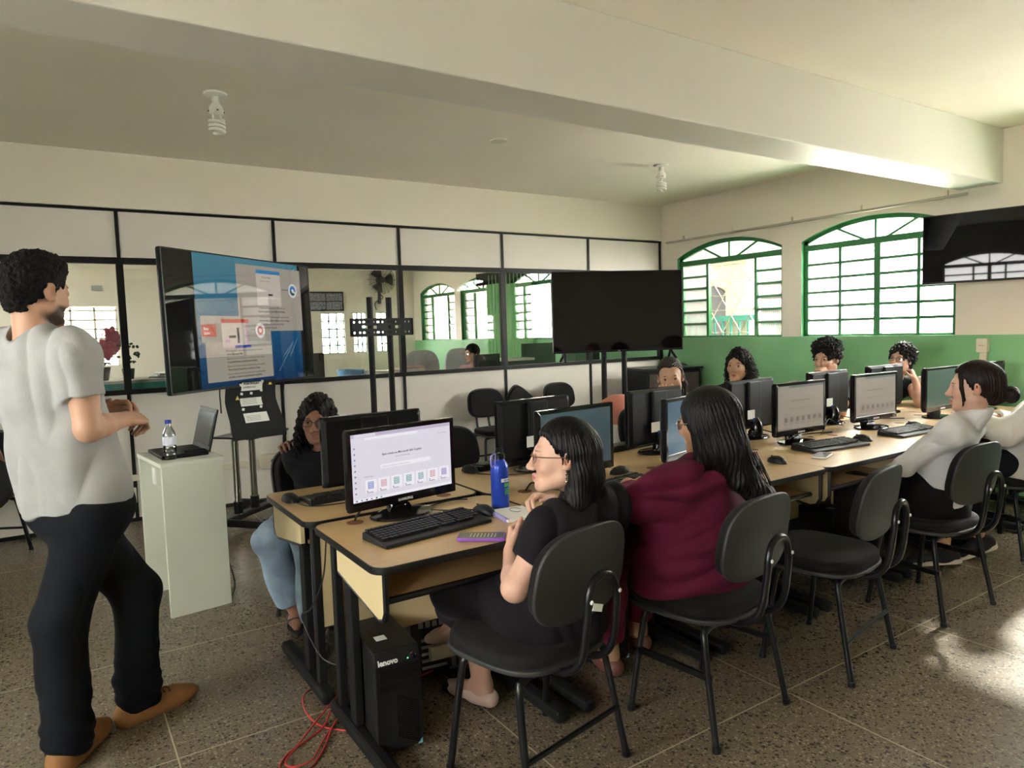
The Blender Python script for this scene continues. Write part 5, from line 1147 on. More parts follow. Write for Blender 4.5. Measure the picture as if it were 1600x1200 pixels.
class Head:
    def __init__(s, c, azd, pitch=0, roll=0, sc=1.):
        f = az(azd); r = right_of(f); p = math.radians(pitch); f2 = f*math.cos(p)+V3(0, 0, 1)*math.sin(p); u = np.cross(r, f2); q = math.radians(roll)
        s.r = r*math.cos(q)+u*math.sin(q); s.u = u*math.cos(q)-r*math.sin(q); s.f = f2; s.c = V3(c); s.s = sc; s.R = np.array([s.r, s.f, s.u])
    def __call__(s, x, y, z): return s.c+s.s*(s.r*x+s.f*y+s.u*z)
    def rad(s, *a): return V3(*a)*s.s
def head_skin(F, H, beard=False, fem=True):
    s = H.s; E = lambda c, r, k, op='+': F.ell(H(*c), H.R, H.rad(*r), k*s, op)
    C = lambda a, b, r1, r2, k: F.rcone(H(*a), H(*b), r1*s, r2*s, k*s)
    E((0, -.012, .032), (.072, .093, .084), .01); E((0, .028, -.028), (.059, .062, .080), .03)
    jw = .046 if fem else .051
    for x in (-1, 1):
        C((x*jw, .0, -.060), (x*.018, .066, -.098), .020, .016, .03); E((x*.037, .056, -.030), (.024, .026, .024), .02)
    E((0, .076, -.100), (.018, .014, .014), .02)
    C((-.03, .081, .020), (.03, .081, .020), .011, .011, .02)
    for x in (-1, 1): E((x*.0315, .096, .000), (.018, .014, .0125), .012, '-')
    C((0, .088, .010), (0, .107, -.032), .0075, .0105, .012); E((0, .109, -.036), (.0125, .012, .011), .008)
    for x in (-1, 1): E((x*.0125, .099, -.040), (.0075, .010, .0075), .006)
    C((-.017, .086, -.066), (0, .0945, -.064), .0052, .0068, .006); C((.017, .086, -.066), (0, .0945, -.064), .0052, .0068, .006)
    C((-.016, .084, -.076), (0, .0915, -.077), .0055, .0082, .006); C((.016, .084, -.076), (0, .0915, -.077), .0055, .0082, .006)
    for x in (-1, 1):                                               # lids round the eyeballs
        E((x*.0315, .0775, 0), (.0165, .0155, .0145), .004); E((x*.0315, .0935, -.0005), (.0130, .010, .0050), .002, '-')
    for x in (-1, 1):
        ax = np.array([nrm(H.r*.86*x-H.f*.5), nrm(H.f*.86+H.r*.5*x), H.u]); F.ell(H(x*.076, -.012, -.006), ax, H.rad(.0075, .019, .031), .006*s); F.ell(H(x*.0825, -.006, -.003), ax, H.rad(.006, .010, .017), .004*s, '-'); F.ell(H(x*.075, -.002, -.026), ax, H.rad(.008, .010, .011), .006*s)
def face_paint(H, skin, lip=(.36, .12, .10), brow=(.03, .02, .015), beard=None):
    P = []; R = H.R
    P.append((H(0, .095, -.07), R, H.rad(.024, .022, .0125), (*lip, .85), .5)); P.append((H(0, .093, -.0705), R, H.rad(.021, .03, .0018), (.10, .03, .03, .8), .6))
    for x in (-1, 1):
        a = np.array([nrm(H.r+H.u*.12*-x), H.f, nrm(H.u+H.r*.12*x)])
        P.append((H(x*.033, .088, .0215), a, H.rad(.020, .03, .0042), (*brow, .85), .6)); P.append((H(x*.0315, .090, .0055), R, H.rad(.0165, .02, .0028), (.02, .012, .01, .8), .6))
        P.append((H(x*.04, .07, -.035), R, H.rad(.028, .05, .026), (skin[0]*1.06, skin[1]*.80, skin[2]*.76, .5), .9)); P.append((H(x*.078, -.01, -.005), R, H.rad(.02, .03, .036), (skin[0]*1.02, skin[1]*.78, skin[2]*.74, .6), .8))
        P.append((H(x*.012, .103, -.046), R, H.rad(.004, .006, .0035), (.05, .02, .015, .4), .6))
    if beard:
        for x in (-1, 1): P.append((H(x*.045, .030, -.078), R, H.rad(.040, .075, .046), (*beard, .97), .35))
        P.append((H(0, .085, -.094), R, H.rad(.045, .05, .030), (*beard, .85), .5)); P.append((H(0, .095, -.052), R, H.rad(.03, .03, .0085), (*beard, .75), .5))
    return P
def eyes(H, root, gaze=(0, 1, 0), iris=(.05, .025, .012)):
    for x in (-1, 1):
        s = MB(); c = H(x*.0315, .0775, 0); s.ell(c, (.0128*H.s,)*3, 24, 24); o = s.build('eye', 'eye', root, smooth=True); adopt(o, root)
        g = nrm(H.r*gaze[0]+H.f*gaze[1]+H.u*gaze[2]); me = o.data; v = np.array([q.co for q in me.vertices])-c; a = (v/np.linalg.norm(v, axis=1)[:, None]) @ g
        col = np.where(a[:, None] > .965, np.array([[.006, .005, .005]]), np.where(a[:, None] > .84, np.array([iris]), np.array([[.62, .58, .55]]))); at = me.color_attributes.new('Col', 'FLOAT_COLOR', 'POINT'); at.data.foreach_set('color', np.c_[col, np.ones(len(col))].astype(np.float32).ravel())
def glasses(H, root, rim='dark_rim', w=.024, h=.0165, half=False, label=None):
    s = MB(); l = MB()
    for x in (-1, 1):
        pts = [H(x*.0335+w*math.copysign(abs(math.cos(a))**.7, math.cos(a)), .103-.05*(abs(x*.0335+w*math.cos(a))/.06)**2*.25, -.004+h*math.copysign(abs(math.sin(a))**.8, math.sin(a))) for a in [2*PI*i/24 for i in range(25)]]
        if not half: s.tube(pts, .0016*H.s, 6)
        else: s.tube(pts, .0009*H.s, 5)
        l.add(pts[:-1], [tuple(range(24))])
        s.tube([H(x*(.0335+w), .098, .004), H(x*.0775, .06, .004), H(x*.080, .0, .004), H(x*.078, -.02, -.012)], .0018*H.s, 6)
    s.tube([H(-.011, .104, .0), H(0, .106, .003), H(.011, .104, .0)], .0016*H.s, 6)
    r = s.build('spectacles', rim, root, smooth=True); adopt(r, root); g = l.build('lens', 'lens', r)
    if label: r['label'] = label
M['dark_rim'] = mat('dark_rim', (.012, .010, .010), .3); M['gold_rim'] = mat('gold_rim', (.45, .28, .18), .25, .8); M['clear_rim'] = mat('clear_rim', (.5, .5, .5), .2, .5)
def hand(F, wrist, dirv, palm, thumb_side, curl=(25, 35, 25), sc=1., spread=.10, thumb=(.75, .55, .25), curls=None):
    """palm and five separate fingers; palm = direction the palm faces, thumb_side = direction towards the thumb"""
    d = nrm(dirv); p = nrm(V3(palm)-d*(V3(palm) @ d)); t = V3(thumb_side); t = t-d*(t @ d)-p*(t @ p); t = nrm(t); w = V3(wrist)
    L = [(.043, .026, .021), (.048, .030, .022), (.044, .028, .021), (.034, .021, .018)]; rr = [.0088, .0090, .0086, .0076]
    F.rcone(w-d*.02*sc, w+d*.035*sc, .024*sc, .026*sc, .02*sc, flat=(p, .66))
    for i in range(4):
        o = (1.5-i)*.0195; k = w+d*(.086-.004*abs(i-1.2)**1.5)*sc+t*o*sc-p*.002; F.rcone(w+d*.02*sc+t*o*.75*sc, k, .0125*sc, .0108*sc, .014*sc)
        a = 0; q = k; fd = nrm(d+t*(1.5-i)*spread)
        cl = curls[i] if curls else curl
        for j in range(3):
            a += math.radians(cl[j]); dd = fd*math.cos(a)+p*math.sin(a); q2 = q+dd*L[i][j]*sc; F.rcone(q, q2, rr[i]*(1-.10*j)*sc, rr[i]*(.92-.12*j)*sc, .004*sc); q = q2
    b = w+d*.022*sc+t*.018*sc+p*.004; td = nrm(t*thumb[0]+d*thumb[1]+p*thumb[2]); q = b+td*.042*sc; F.rcone(b, q, .0145*sc, .0115*sc, .014*sc)
    td2 = nrm(td*.75+d*.55+p*.15); q2 = q+td2*.032*sc; F.rcone(q, q2, .0105*sc, .0095*sc, .005*sc); td3 = nrm(td2*.85+d*.4+p*.15); F.rcone(q2, q2+td3*.026*sc, .0095*sc, .0075*sc, .004*sc)
def foot_skin(F, ank, toe_dir, floor, sc=1., tilt=0.):
    d = nrm(toe_dir); a = V3(ank); u = nrm(V3(0, 0, 1)-d*d[2]); h = a-u*(a[2]-floor)*0; base = a-u*.075*sc
    F.rcone(a, base+u*.032*sc-d*.03*sc, .036*sc, .032*sc, .03); F.rcone(a, base+u*.028*sc+d*.10*sc, .034*sc, .028*sc, .03); F.rcone(base+u*.022*sc+d*.09*sc, base+u*.016*sc+d*.165*sc, .036*sc, .022*sc, .03, flat=(u, .62))
def shoe(F, ank, toe_dir, sc=1., low=False, up=V3(0, 0, 1), bulk=1.):
    d = nrm(toe_dir); up = nrm(V3(up)-d*(V3(up) @ d)); a = V3(ank); base = a-up*.082*sc; r_ = np.cross(d, up)
    F.rcone(base-d*.045*sc+up*.036*sc, base+d*.02*sc+up*.036*sc, .040*sc*bulk, .042*sc*bulk, .03); F.rcone(base+d*.02*sc+up*.034*sc, base+d*.13*sc+up*.026*sc, .043*sc*bulk, .044*sc*bulk, .03, flat=(up, .80)); F.rcone(base+d*.12*sc+up*.026*sc, base+d*.176*sc+up*.022*sc, .043*sc*bulk, .034*sc*bulk, .02, flat=(up, .72))
    if not low: F.rcone(base-d*.012*sc+up*.05*sc, base+d*.01*sc+up*.095*sc, .042*sc*bulk, .040*sc*bulk, .03, cuts=[(a+up*.012*sc, up)])
    else: F.ell(base+d*.028*sc+up*.07*sc, np.array([d, r_, up]), (.088*sc, .034*sc, .050*sc), .008, '-')
    F.cut(base+up*.004, -up, .004)
def boxof(c, h): c = V3(c); return (c-h, c+h)
def inside(v, box, sh): return np.all((v > box[0]+sh) & (v < box[1]-sh), axis=1)
def skin_mesh(root, F, fine, skin, paints, res=.0055, fres=.0026, name='body'):
    """one continuous skin: coarse body grid refined inside the head and hand boxes"""
    parts = []; v, f = F.mesh(res)
    boxes = [(np.round(b[0]/.001)*.001, np.round(b[1]/.001)*.001) for b in fine]
    drop = np.zeros(len(f), bool)
    for b in boxes: drop |= inside(v, b, res*1.2)[f].all(1)
    parts.append((v, f[~drop]))
    for i, b in enumerate(boxes):
        v2, f2 = F.mesh(fres, b)
        d2 = np.zeros(len(f2), bool)
        for b2 in boxes[:i]: d2 |= inside(v2, b2, fres)[f2].all(1)
        parts.append((v2, f2[~d2]))
    return link_mesh(name, parts, 'skin', root, skin, paints)
def lerp(a, b, t): return V3(a)+(V3(b)-V3(a))*t
def ik(a, b, l1, l2, pole):
    """elbow/knee between a and b with limb lengths l1, l2, bent towards pole"""
    a, b = V3(a), V3(b); d = b-a; L = min(np.linalg.norm(d), (l1+l2)*.999); u = nrm(d); x = (l1*l1-l2*l2+L*L)/(2*L); h = math.sqrt(max(l1*l1-x*x, 0)); p = V3(pole)-u*(V3(pole) @ u); return a+u*x+nrm(p)*h
class Torso:
    """frame and measures shared by skin and clothes"""
    def __init__(s, pel, chest, neck, hip_az, body_az, wp=.165, dp=.115, ww=.14, dw=.10, wc=.155, dc=.11, sh=.165, drop=.045, shR=None, shL=None):
        s.P, s.C, s.N = V3(pel), V3(chest), V3(neck); s.rh = right_of(az(hip_az)); s.fh = az(hip_az); s.rc = right_of(az(body_az)); s.fc = az(body_az)
        s.W = lerp(s.P, s.C, .5); s.rw = nrm(s.rh+s.rc); s.wp, s.dp, s.ww, s.dw, s.wc, s.dc = wp, dp, ww, dw, wc, dc
        u = nrm(s.N-s.C); s.shR = V3(shR) if shR is not None else s.N-u*drop+s.rc*sh; s.shL = V3(shL) if shL is not None else s.N-u*drop-s.rc*sh
        s.hR = s.P+s.rh*wp*.52; s.hL = s.P-s.rh*wp*.52
    def add(s, F, o=0., bust=0., k=.05, belly=0.):
        F.econe(s.P, s.W, (s.wp+o, s.dp+o), (s.ww+o, s.dw+o), s.rw, k); F.econe(s.W, s.C, (s.ww+o, s.dw+o), (s.wc+o, s.dc+o), s.rc, k)
        up = lerp(s.C, s.N, .62); F.econe(s.C, up, (s.wc+o, s.dc+o), (s.wc*.80+o, s.dc*.66+o), s.rc, k)
        for a in (s.shR, s.shL): F.rcone(lerp(s.N, a, .25)-V3(0, 0, .02), a-V3(0, 0, .012), .050+o, .047+o, .045); F.rcone(lerp(s.C, s.N, .5)+(a-s.N)*.35, a-V3(0, 0, .03), .075+o, .050+o, .05)
        if bust:
            for x in (-1, 1): F.ell(s.C+s.rc*x*.075+s.fc*(s.dc*.72)-V3(0, 0, .02), np.array([s.rc, s.fc, [0, 0, 1]]), (.062*bust+o, .060*bust+o, .062*bust+o), .05)
        if belly: F.ell(lerp(s.P, s.C, .38)+s.fc*s.dw*.55, np.array([s.rc, s.fc, [0, 0, 1]]), (s.ww*.8+o, belly+o, .12+o), .06)
def arm_skin(F, sh, el, wr, r=(.046, .037, .036, .025), k=.02):
    F.rcone(sh, lerp(sh, el, .5), r[0], r[0]*.95, .03); F.rcone(lerp(sh, el, .5), el, r[0]*.95, r[1], k); m = lerp(el, wr, .3); F.rcone(el, m, r[1], r[2], k); F.rcone(m, wr, r[2], r[3], k)
def leg_skin(F, hip, kn, an, r=(.075, .052, .054, .034)):
    F.rcone(hip, kn, r[0], r[1], .03); m = lerp(kn, an, .33); F.rcone(kn, m, r[1], r[2], .03); F.rcone(m, an, r[2], r[3], .03)
def neck_skin(F, T, H, r=.050):
    F.rcone(T.N-V3(0, 0, .03), H(0, -.022, -.06), r*1.06, r, .03)
def person(label, loc): return thing('person', label, 'person', loc)
def tubes_obj(name, lists, m, root, n=6):
    s = MB()
    for pts, r in lists: s.tube(pts, r, n)
    o = s.build(name, m, root, smooth=True); adopt(o, root); return o
def curl_disp(amp, fr, seed=0):
    from mathutils import noise
    def fn(v): return np.array([amp*(noise.noise(Vector(p*fr)+Vector((seed, 0, 0)))*1.2+.5*noise.noise(Vector(p*fr*2.3))) for p in v])
    return fn
def hairline(F, H, y0=.085, z0=.085, a=.367, c=-.35):
    """parted front hairline running from the middle of the forehead down behind the temples"""
    for x in (-1, 1): F.cut(H(0, y0, z0), H.r*a*x+H.f*.85+H.u*c, .004)
def groove(H, amp=.0022, n=70):
    def fn(v):
        q = (v-H.c) @ H.R.T; a = np.arctan2(q[:, 0], -q[:, 1]); return amp*(np.sin(a*n+6*np.sin(q[:, 2]*14))+.7*np.sin(a*n*.43+9*np.sin(q[:, 2]*9+1)))*np.clip((.13-q[:, 2])/.08, 0, 1)
    return fn
LIGHT = (.56, .33, .235); FAIR = (.60, .36, .27); TAN = (.40, .215, .13); DARK = (.27, .135, .085); OLIVE = (.46, .27, .17)
def hair_cap(H, top=.012, face=(0, .118, -.022), fr=(.074, .085, .088), low=None):
    F = Fig(); F.ell(H(0, -.014, .036), H.R, H.rad(.072+top*.7, .093+top*.8, .084+top), .01)
    return F
def hair_face_cut(F, H, zf=.066, w=.070):
    F.ell(H(0, .128, zf-.088), H.R, H.rad(w, .086, .090), .008, '-')
    for x in (-1, 1): F.ell(H(x*.085, .058, -.04), H.R, H.rad(.05, .055, .062), .008, '-')
def sleeve_cut(a, b, t): return [(lerp(a, b, t), nrm(V3(b)-V3(a)))]
# ======================================================================= the presenter
def make_man():
    root = person('bearded man in a pale grey T-shirt standing with his back to the camera', (.04, 2.88, 0))
    H = Head((-.035, 2.90, 1.640), 49, pitch=-4, sc=1.03)
    T = Torso((.04, 2.885, .95), (-.02, 2.89, 1.28), (-.05, 2.88, 1.505), 50, 52, wp=.160, dp=.115, ww=.145, dw=.105, wc=.155, dc=.105, sh=.185, drop=.06)
    T.shR = V3(.062, 2.725, 1.435)
    elR, wrR = V3(.082, 2.70, 1.175), V3(.205, 2.965, 1.172); elL = ik(T.shL, (.135, 3.13, 1.185), .30, .26, (-.8, .3, -.6)); wrL = V3(.135, 3.13, 1.185)
    F = Fig(); T.add(F, -.02); neck_skin(F, T, H, .056); head_skin(F, H, fem=False)
    arm_skin(F, T.shR, elR, wrR, (.050, .042, .043, .028)); arm_skin(F, T.shL, elL, wrL, (.048, .040, .040, .027))
    hand(F, wrR, (.50, .50, -.05), (-.35, .3, -.85), (-.5, .3, .4), sc=1.05, curls=[(40, 60, 30), (45, 65, 35), (48, 65, 35), (52, 70, 35)], thumb=(.55, .7, .2))
    hand(F, wrL, (.75, -.25, .30), (.1, -.6, -.75), (-.1, -.3, .9), sc=1.0, curl=(30, 45, 25), thumb=(.9, .3, .1))
    paints = face_paint(H, LIGHT, beard=(.035, .023, .016))
    skin_mesh(root, F, [boxof(H.c, .155), boxof(V3(.255, 3.02, 1.16), .11), boxof(V3(.21, 3.09, 1.21), .11)], (.50, .285, .19), paints, .006, .0027); eyes(H, root)
    # T-shirt
    F = Fig(); T.add(F, .016, k=.06)
    F.econe(T.P-V3(0, 0, .06), T.W, (.185, .150), (.170, .140), T.rh, .05, cuts=[(T.P+V3(0, 0, -.055), nrm(V3(.12, 0, -1)))])
    for s_, e_ in ((T.shR, elR), (T.shL, elL)): F.rcone(s_, lerp(s_, e_, .85), .066, .067, .04, cuts=sleeve_cut(s_, e_, .60))
    F.rcone(H(0, -.03, -.15), H(0, -.02, -.04), .056, .058, .006, op='-'); F.cut(T.P-V3(0, 0, .058), (.10, .02, -1))
    m = cloth('grey_marl_cotton', (.35, .348, .342), .9, var=.06); link_mesh('t_shirt', [F.mesh(.006)], m, root, relax=2, disp=wob(15, .011, 3, (1.3, 1.3, .32)))
    # trousers
    knR, anR = V3(-.045, 2.835, .50), V3(-.045, 2.83, .085); knL, anL = V3(.205, 2.995, .50), V3(.19, 3.005, .085)
    F = Fig(); F.econe(T.P+V3(0, 0, .03), T.P-V3(0, 0, .06), (.170, .130), (.178, .142), T.rh, .05)
    for h, k_, a in ((T.hR-V3(0, 0, .06), knR, anR), (T.hL-V3(0, 0, .06), knL, anL)):
        F.rcone(h, k_, .105, .082, .05); F.rcone(k_, a+V3(0, 0, .05), .080, .074, .04); F.rcone(a+V3(0, 0, .06), a+V3(.0, .0, -.015), .078, .074, .03, cuts=[(a+V3(0, 0, -.035), V3(0, 0, -1))])
    link_mesh('trousers', [F.mesh(.0065)], cloth('navy_denim', (.0042, .005, .0085), .8), root, relax=2, disp=lambda v: wob(14, .005, 5, (1.3, 1.3, .5))(v)+wob(26, .012, 6, (.45, .45, 1.3))(v)*np.clip((.34-v[:, 2])/.25, 0, 1))
    for a, d in ((anR, V3(.52, .85, 0)), (anL, V3(.92, .36, 0))):
        F = Fig(); shoe(F, a, d, 1.08, bulk=1.12); o = link_mesh('shoe', [F.mesh(.004)], mat('tan_suede', (.30, .135, .045), .75, bump=(200, .15), var=(20, .12)), root)
        d = nrm(d); r_ = right_of(d); b = a-V3(0, 0, .082*1.08)
        s = MB(); lay = [b+d*x*1.08+r_*w_+V3(0, 0, z) for x, w_, z in ((-.085, 0, 0), (-.06, .036, 0), (.02, .040, 0), (.11, .048, 0), (.17, .034, 0), (.203, 0, 0), (.17, -.034, 0), (.11, -.048, 0), (.02, -.040, 0), (-.06, -.036, 0))]; lay = crom(lay+[lay[0]], 4)[:-1]
        s.rings([[p+V3(0, 0, .002) for p in map(V3, lay)], [V3(p)+V3(0, 0, .016) for p in lay]]); so = s.build('sole', mat('tan_sole', (.22, .10, .04), .7), o, smooth=False)
        s = MB()
        for i in range(4): c = b+d*(.062+.022*i)+V3(0, 0, .091-.0065*i); s.tube([c-r_*.028-V3(0, 0, .008), c+d*.006, c+r_*.028-V3(0, 0, .008)], .0035, 6, smooth=3)
        c = b+d*.05+V3(0, 0, .09); s.tube([c, c+r_*.04+V3(0, 0, .005), c+r_*.055-V3(0, 0, .02)], .003, 6, smooth=3); s.tube([c, c-r_*.03+V3(0, 0, .012), c-r_*.05-V3(0, 0, .01)], .003, 6, smooth=3); s.build('lace', mat('brown_lace', (.09, .04, .02), .7), o, smooth=True)
    # short dark hair
    F = hair_cap(H, .011); F.ell(H(0, .02, .088), H.R, H.rad(.070, .080, .046), .03); F.rcone(H(0, -.072, -.01), H(0, -.066, -.055), .048, .040, .03); hair_face_cut(F, H, .070)
    for x in (-1, 1): F.ell(H(x*.088, -.004, -.026), H.R, H.rad(.030, .040, .042), .006, '-')
    F.cut(H(0, -.07, -.078), nrm(-H.u-H.f*.25)); link_mesh('hair', [F.mesh(.0032)], 'hair_man', root, disp=curl_disp(.0055, 75, 2))
    s = MB(); s.ell(T.P+T.rh*.172+T.fh*.02+V3(0, 0, -.09), (.006, .006, .006), 8, 6); o = s.build('rivet', 'chrome', root, smooth=True); adopt(o, root)
# ======================================================================= woman in black with glasses, nearest
def make_w1():
    root = person('woman in a black dress with straight black hair and glasses, looking left, nearest the camera', (1.37, 1.88, 0))
    H = Head((1.345, 1.775, 1.052), -57, pitch=2, roll=-3, sc=.97)
    T = Torso((1.37, 1.87, .545), (1.43, 1.82, .75), (1.44, 1.775, .915), -22, -20, wp=.18, dp=.145, ww=.15, dw=.115, wc=.155, dc=.105, sh=.165, drop=.045)
    T.shL = V3(1.265, 1.715, .865); T.shR = V3(1.60, 1.845, .85)
    elL, wrL = V3(1.115, 1.725, .685), V3(1.235, 1.93, .722); elR, wrR = V3(1.70, 1.98, .67), V3(1.585, 2.17, .795)
    F = Fig(); T.add(F, -.02); neck_skin(F, T, H, .047); head_skin(F, H)
    arm_skin(F, T.shL, elL, wrL, (.050, .040, .037, .025)); arm_skin(F, T.shR, elR, wrR, (.048, .038, .036, .025))
    hand(F, wrL, (.40, .55, .55), (.8, -.45, .0), (-.4, .2, .6), sc=.92, curls=[(45, 60, 35), (52, 65, 35), (58, 65, 35), (62, 70, 35)], thumb=(.5, .8, .3)); hand(F, wrR, (-.85, .15, .30), (-.1, -.3, -.9), (-.2, -.7, .5), sc=.92, curl=(50, 60, 30))
    kS, aS = V3(1.255, 2.215, .50), V3(1.315, 2.30, .082); kX, aX = V3(1.16, 2.20, .520), V3(1.275, 2.40, .315)
    for h, k_, a in ((T.hR, kS, aS), (T.hL, kX, aX)): leg_skin(F, h, k_, a, (.075, .052, .056, .036))
    dS, dX = V3(-.28, .96, 0), V3(-.35, .85, -.30)
    foot_skin(F, aS, dS, 0, .92); foot_skin(F, aX, dX, 0, .92)
    skin_mesh(root, F, [boxof(H.c, .145), boxof(wrL+V3(.03, .04, .06), .10), boxof(wrR+V3(-.07, 0, .02), .10)], FAIR, face_paint(H, FAIR, lip=(.42, .10, .12), brow=(.16, .09, .07)), .0055, .0025); eyes(H, root, (.0, 1, .05), (.04, .035, .02))
    F = Fig(); T.add(F, .010, bust=1.0, belly=.05)
    F.econe(T.P-V3(0, 0, .045), T.W, (.20, .165), (.172, .145), T.rh, .05)
    for s_, e_, t in ((T.shL, elL, .62), (T.shR, elR, .62)): F.rcone(s_, lerp(s_, e_, .9), .062, .066, .035, cuts=sleeve_cut(s_, e_, t))
    F.rcone(T.hR, kS, .105, .078, .05); F.rcone(T.hL, kX, .105, .076, .05); F.rcone(lerp(T.hR, T.hL, .5), lerp(kS, kX, .4), .09, .060, .05)
    F.rcone(kX, aX, .082, .075, .04, cuts=sleeve_cut(kX, aX, .50)); F.rcone(kS, aS, .085, .09, .04, cuts=sleeve_cut(kS, aS, .34))
    F.rcone(T.N+V3(-.02, .03, .02), H(0, -.02, -.07), .070, .066, .01, op='-')
    link_mesh('dress', [F.mesh(.0055)], cloth('black_aubergine_cotton', (.0075, .0055, .008), .85), root, relax=2, disp=wob(20, .010, 11, (1, 1, .8)))
    for a, d in ((aS, dS), (aX, dX)):
        F = Fig(); dd = nrm(d); shoe(F, a, d, .96, low=True, up=V3(0, 0, 1), bulk=.93); link_mesh('flat_shoe', [F.mesh(.0035)], mat('blush_leather', (.60, .43, .37), .4), root)
    F = hair_cap(H, .013); hairline(F, H)
    for x in (-1, 1): F.ell(H(x*.088, .018, -.014), H.R, H.rad(.030, .034, .040), .008, '-')
    F.rcone(H(0, -.05, .01), H(0, -.070, -.07), .078, .062, .03); F.rcone(H(0, -.068, -.06), H(.02, -.060, -.16), .062, .052, .03); F.rcone(H(.03, -.055, -.11), H(.055, -.01, -.19), .045, .034, .03)
    F.rcone(H(-.055, -.05, -.05), H(-.06, -.03, -.17), .032, .030, .03); F.chain([H(-.045, -.045, -.14), H(-.055, .01, -.20), H(-.06, .07, -.225), H(-.03, .10, -.26)], [.034, .030, .024, .014], .03)
    F.ell(H(0, .02, .134), H.R, H.rad(.003, .10, .012), .006, '-')
    hm = M['hair_black']; ho = link_mesh('hair', [F.mesh(.0032)], hm, root, disp=groove(H, .0013, 60))
    glasses(H, root, 'gold_rim', .023, .015, half=True, label='rimless spectacles with gold temples')
    s = MB(); e = H(-.080, -.005, -.048); [s.ell(Vector(e)+Vector((0, 0, -.012*i)), (.004, .004, .005), 8, 6) for i in range(3)]; o = s.build('earring', 'chrome', root, smooth=True); adopt(o, root)
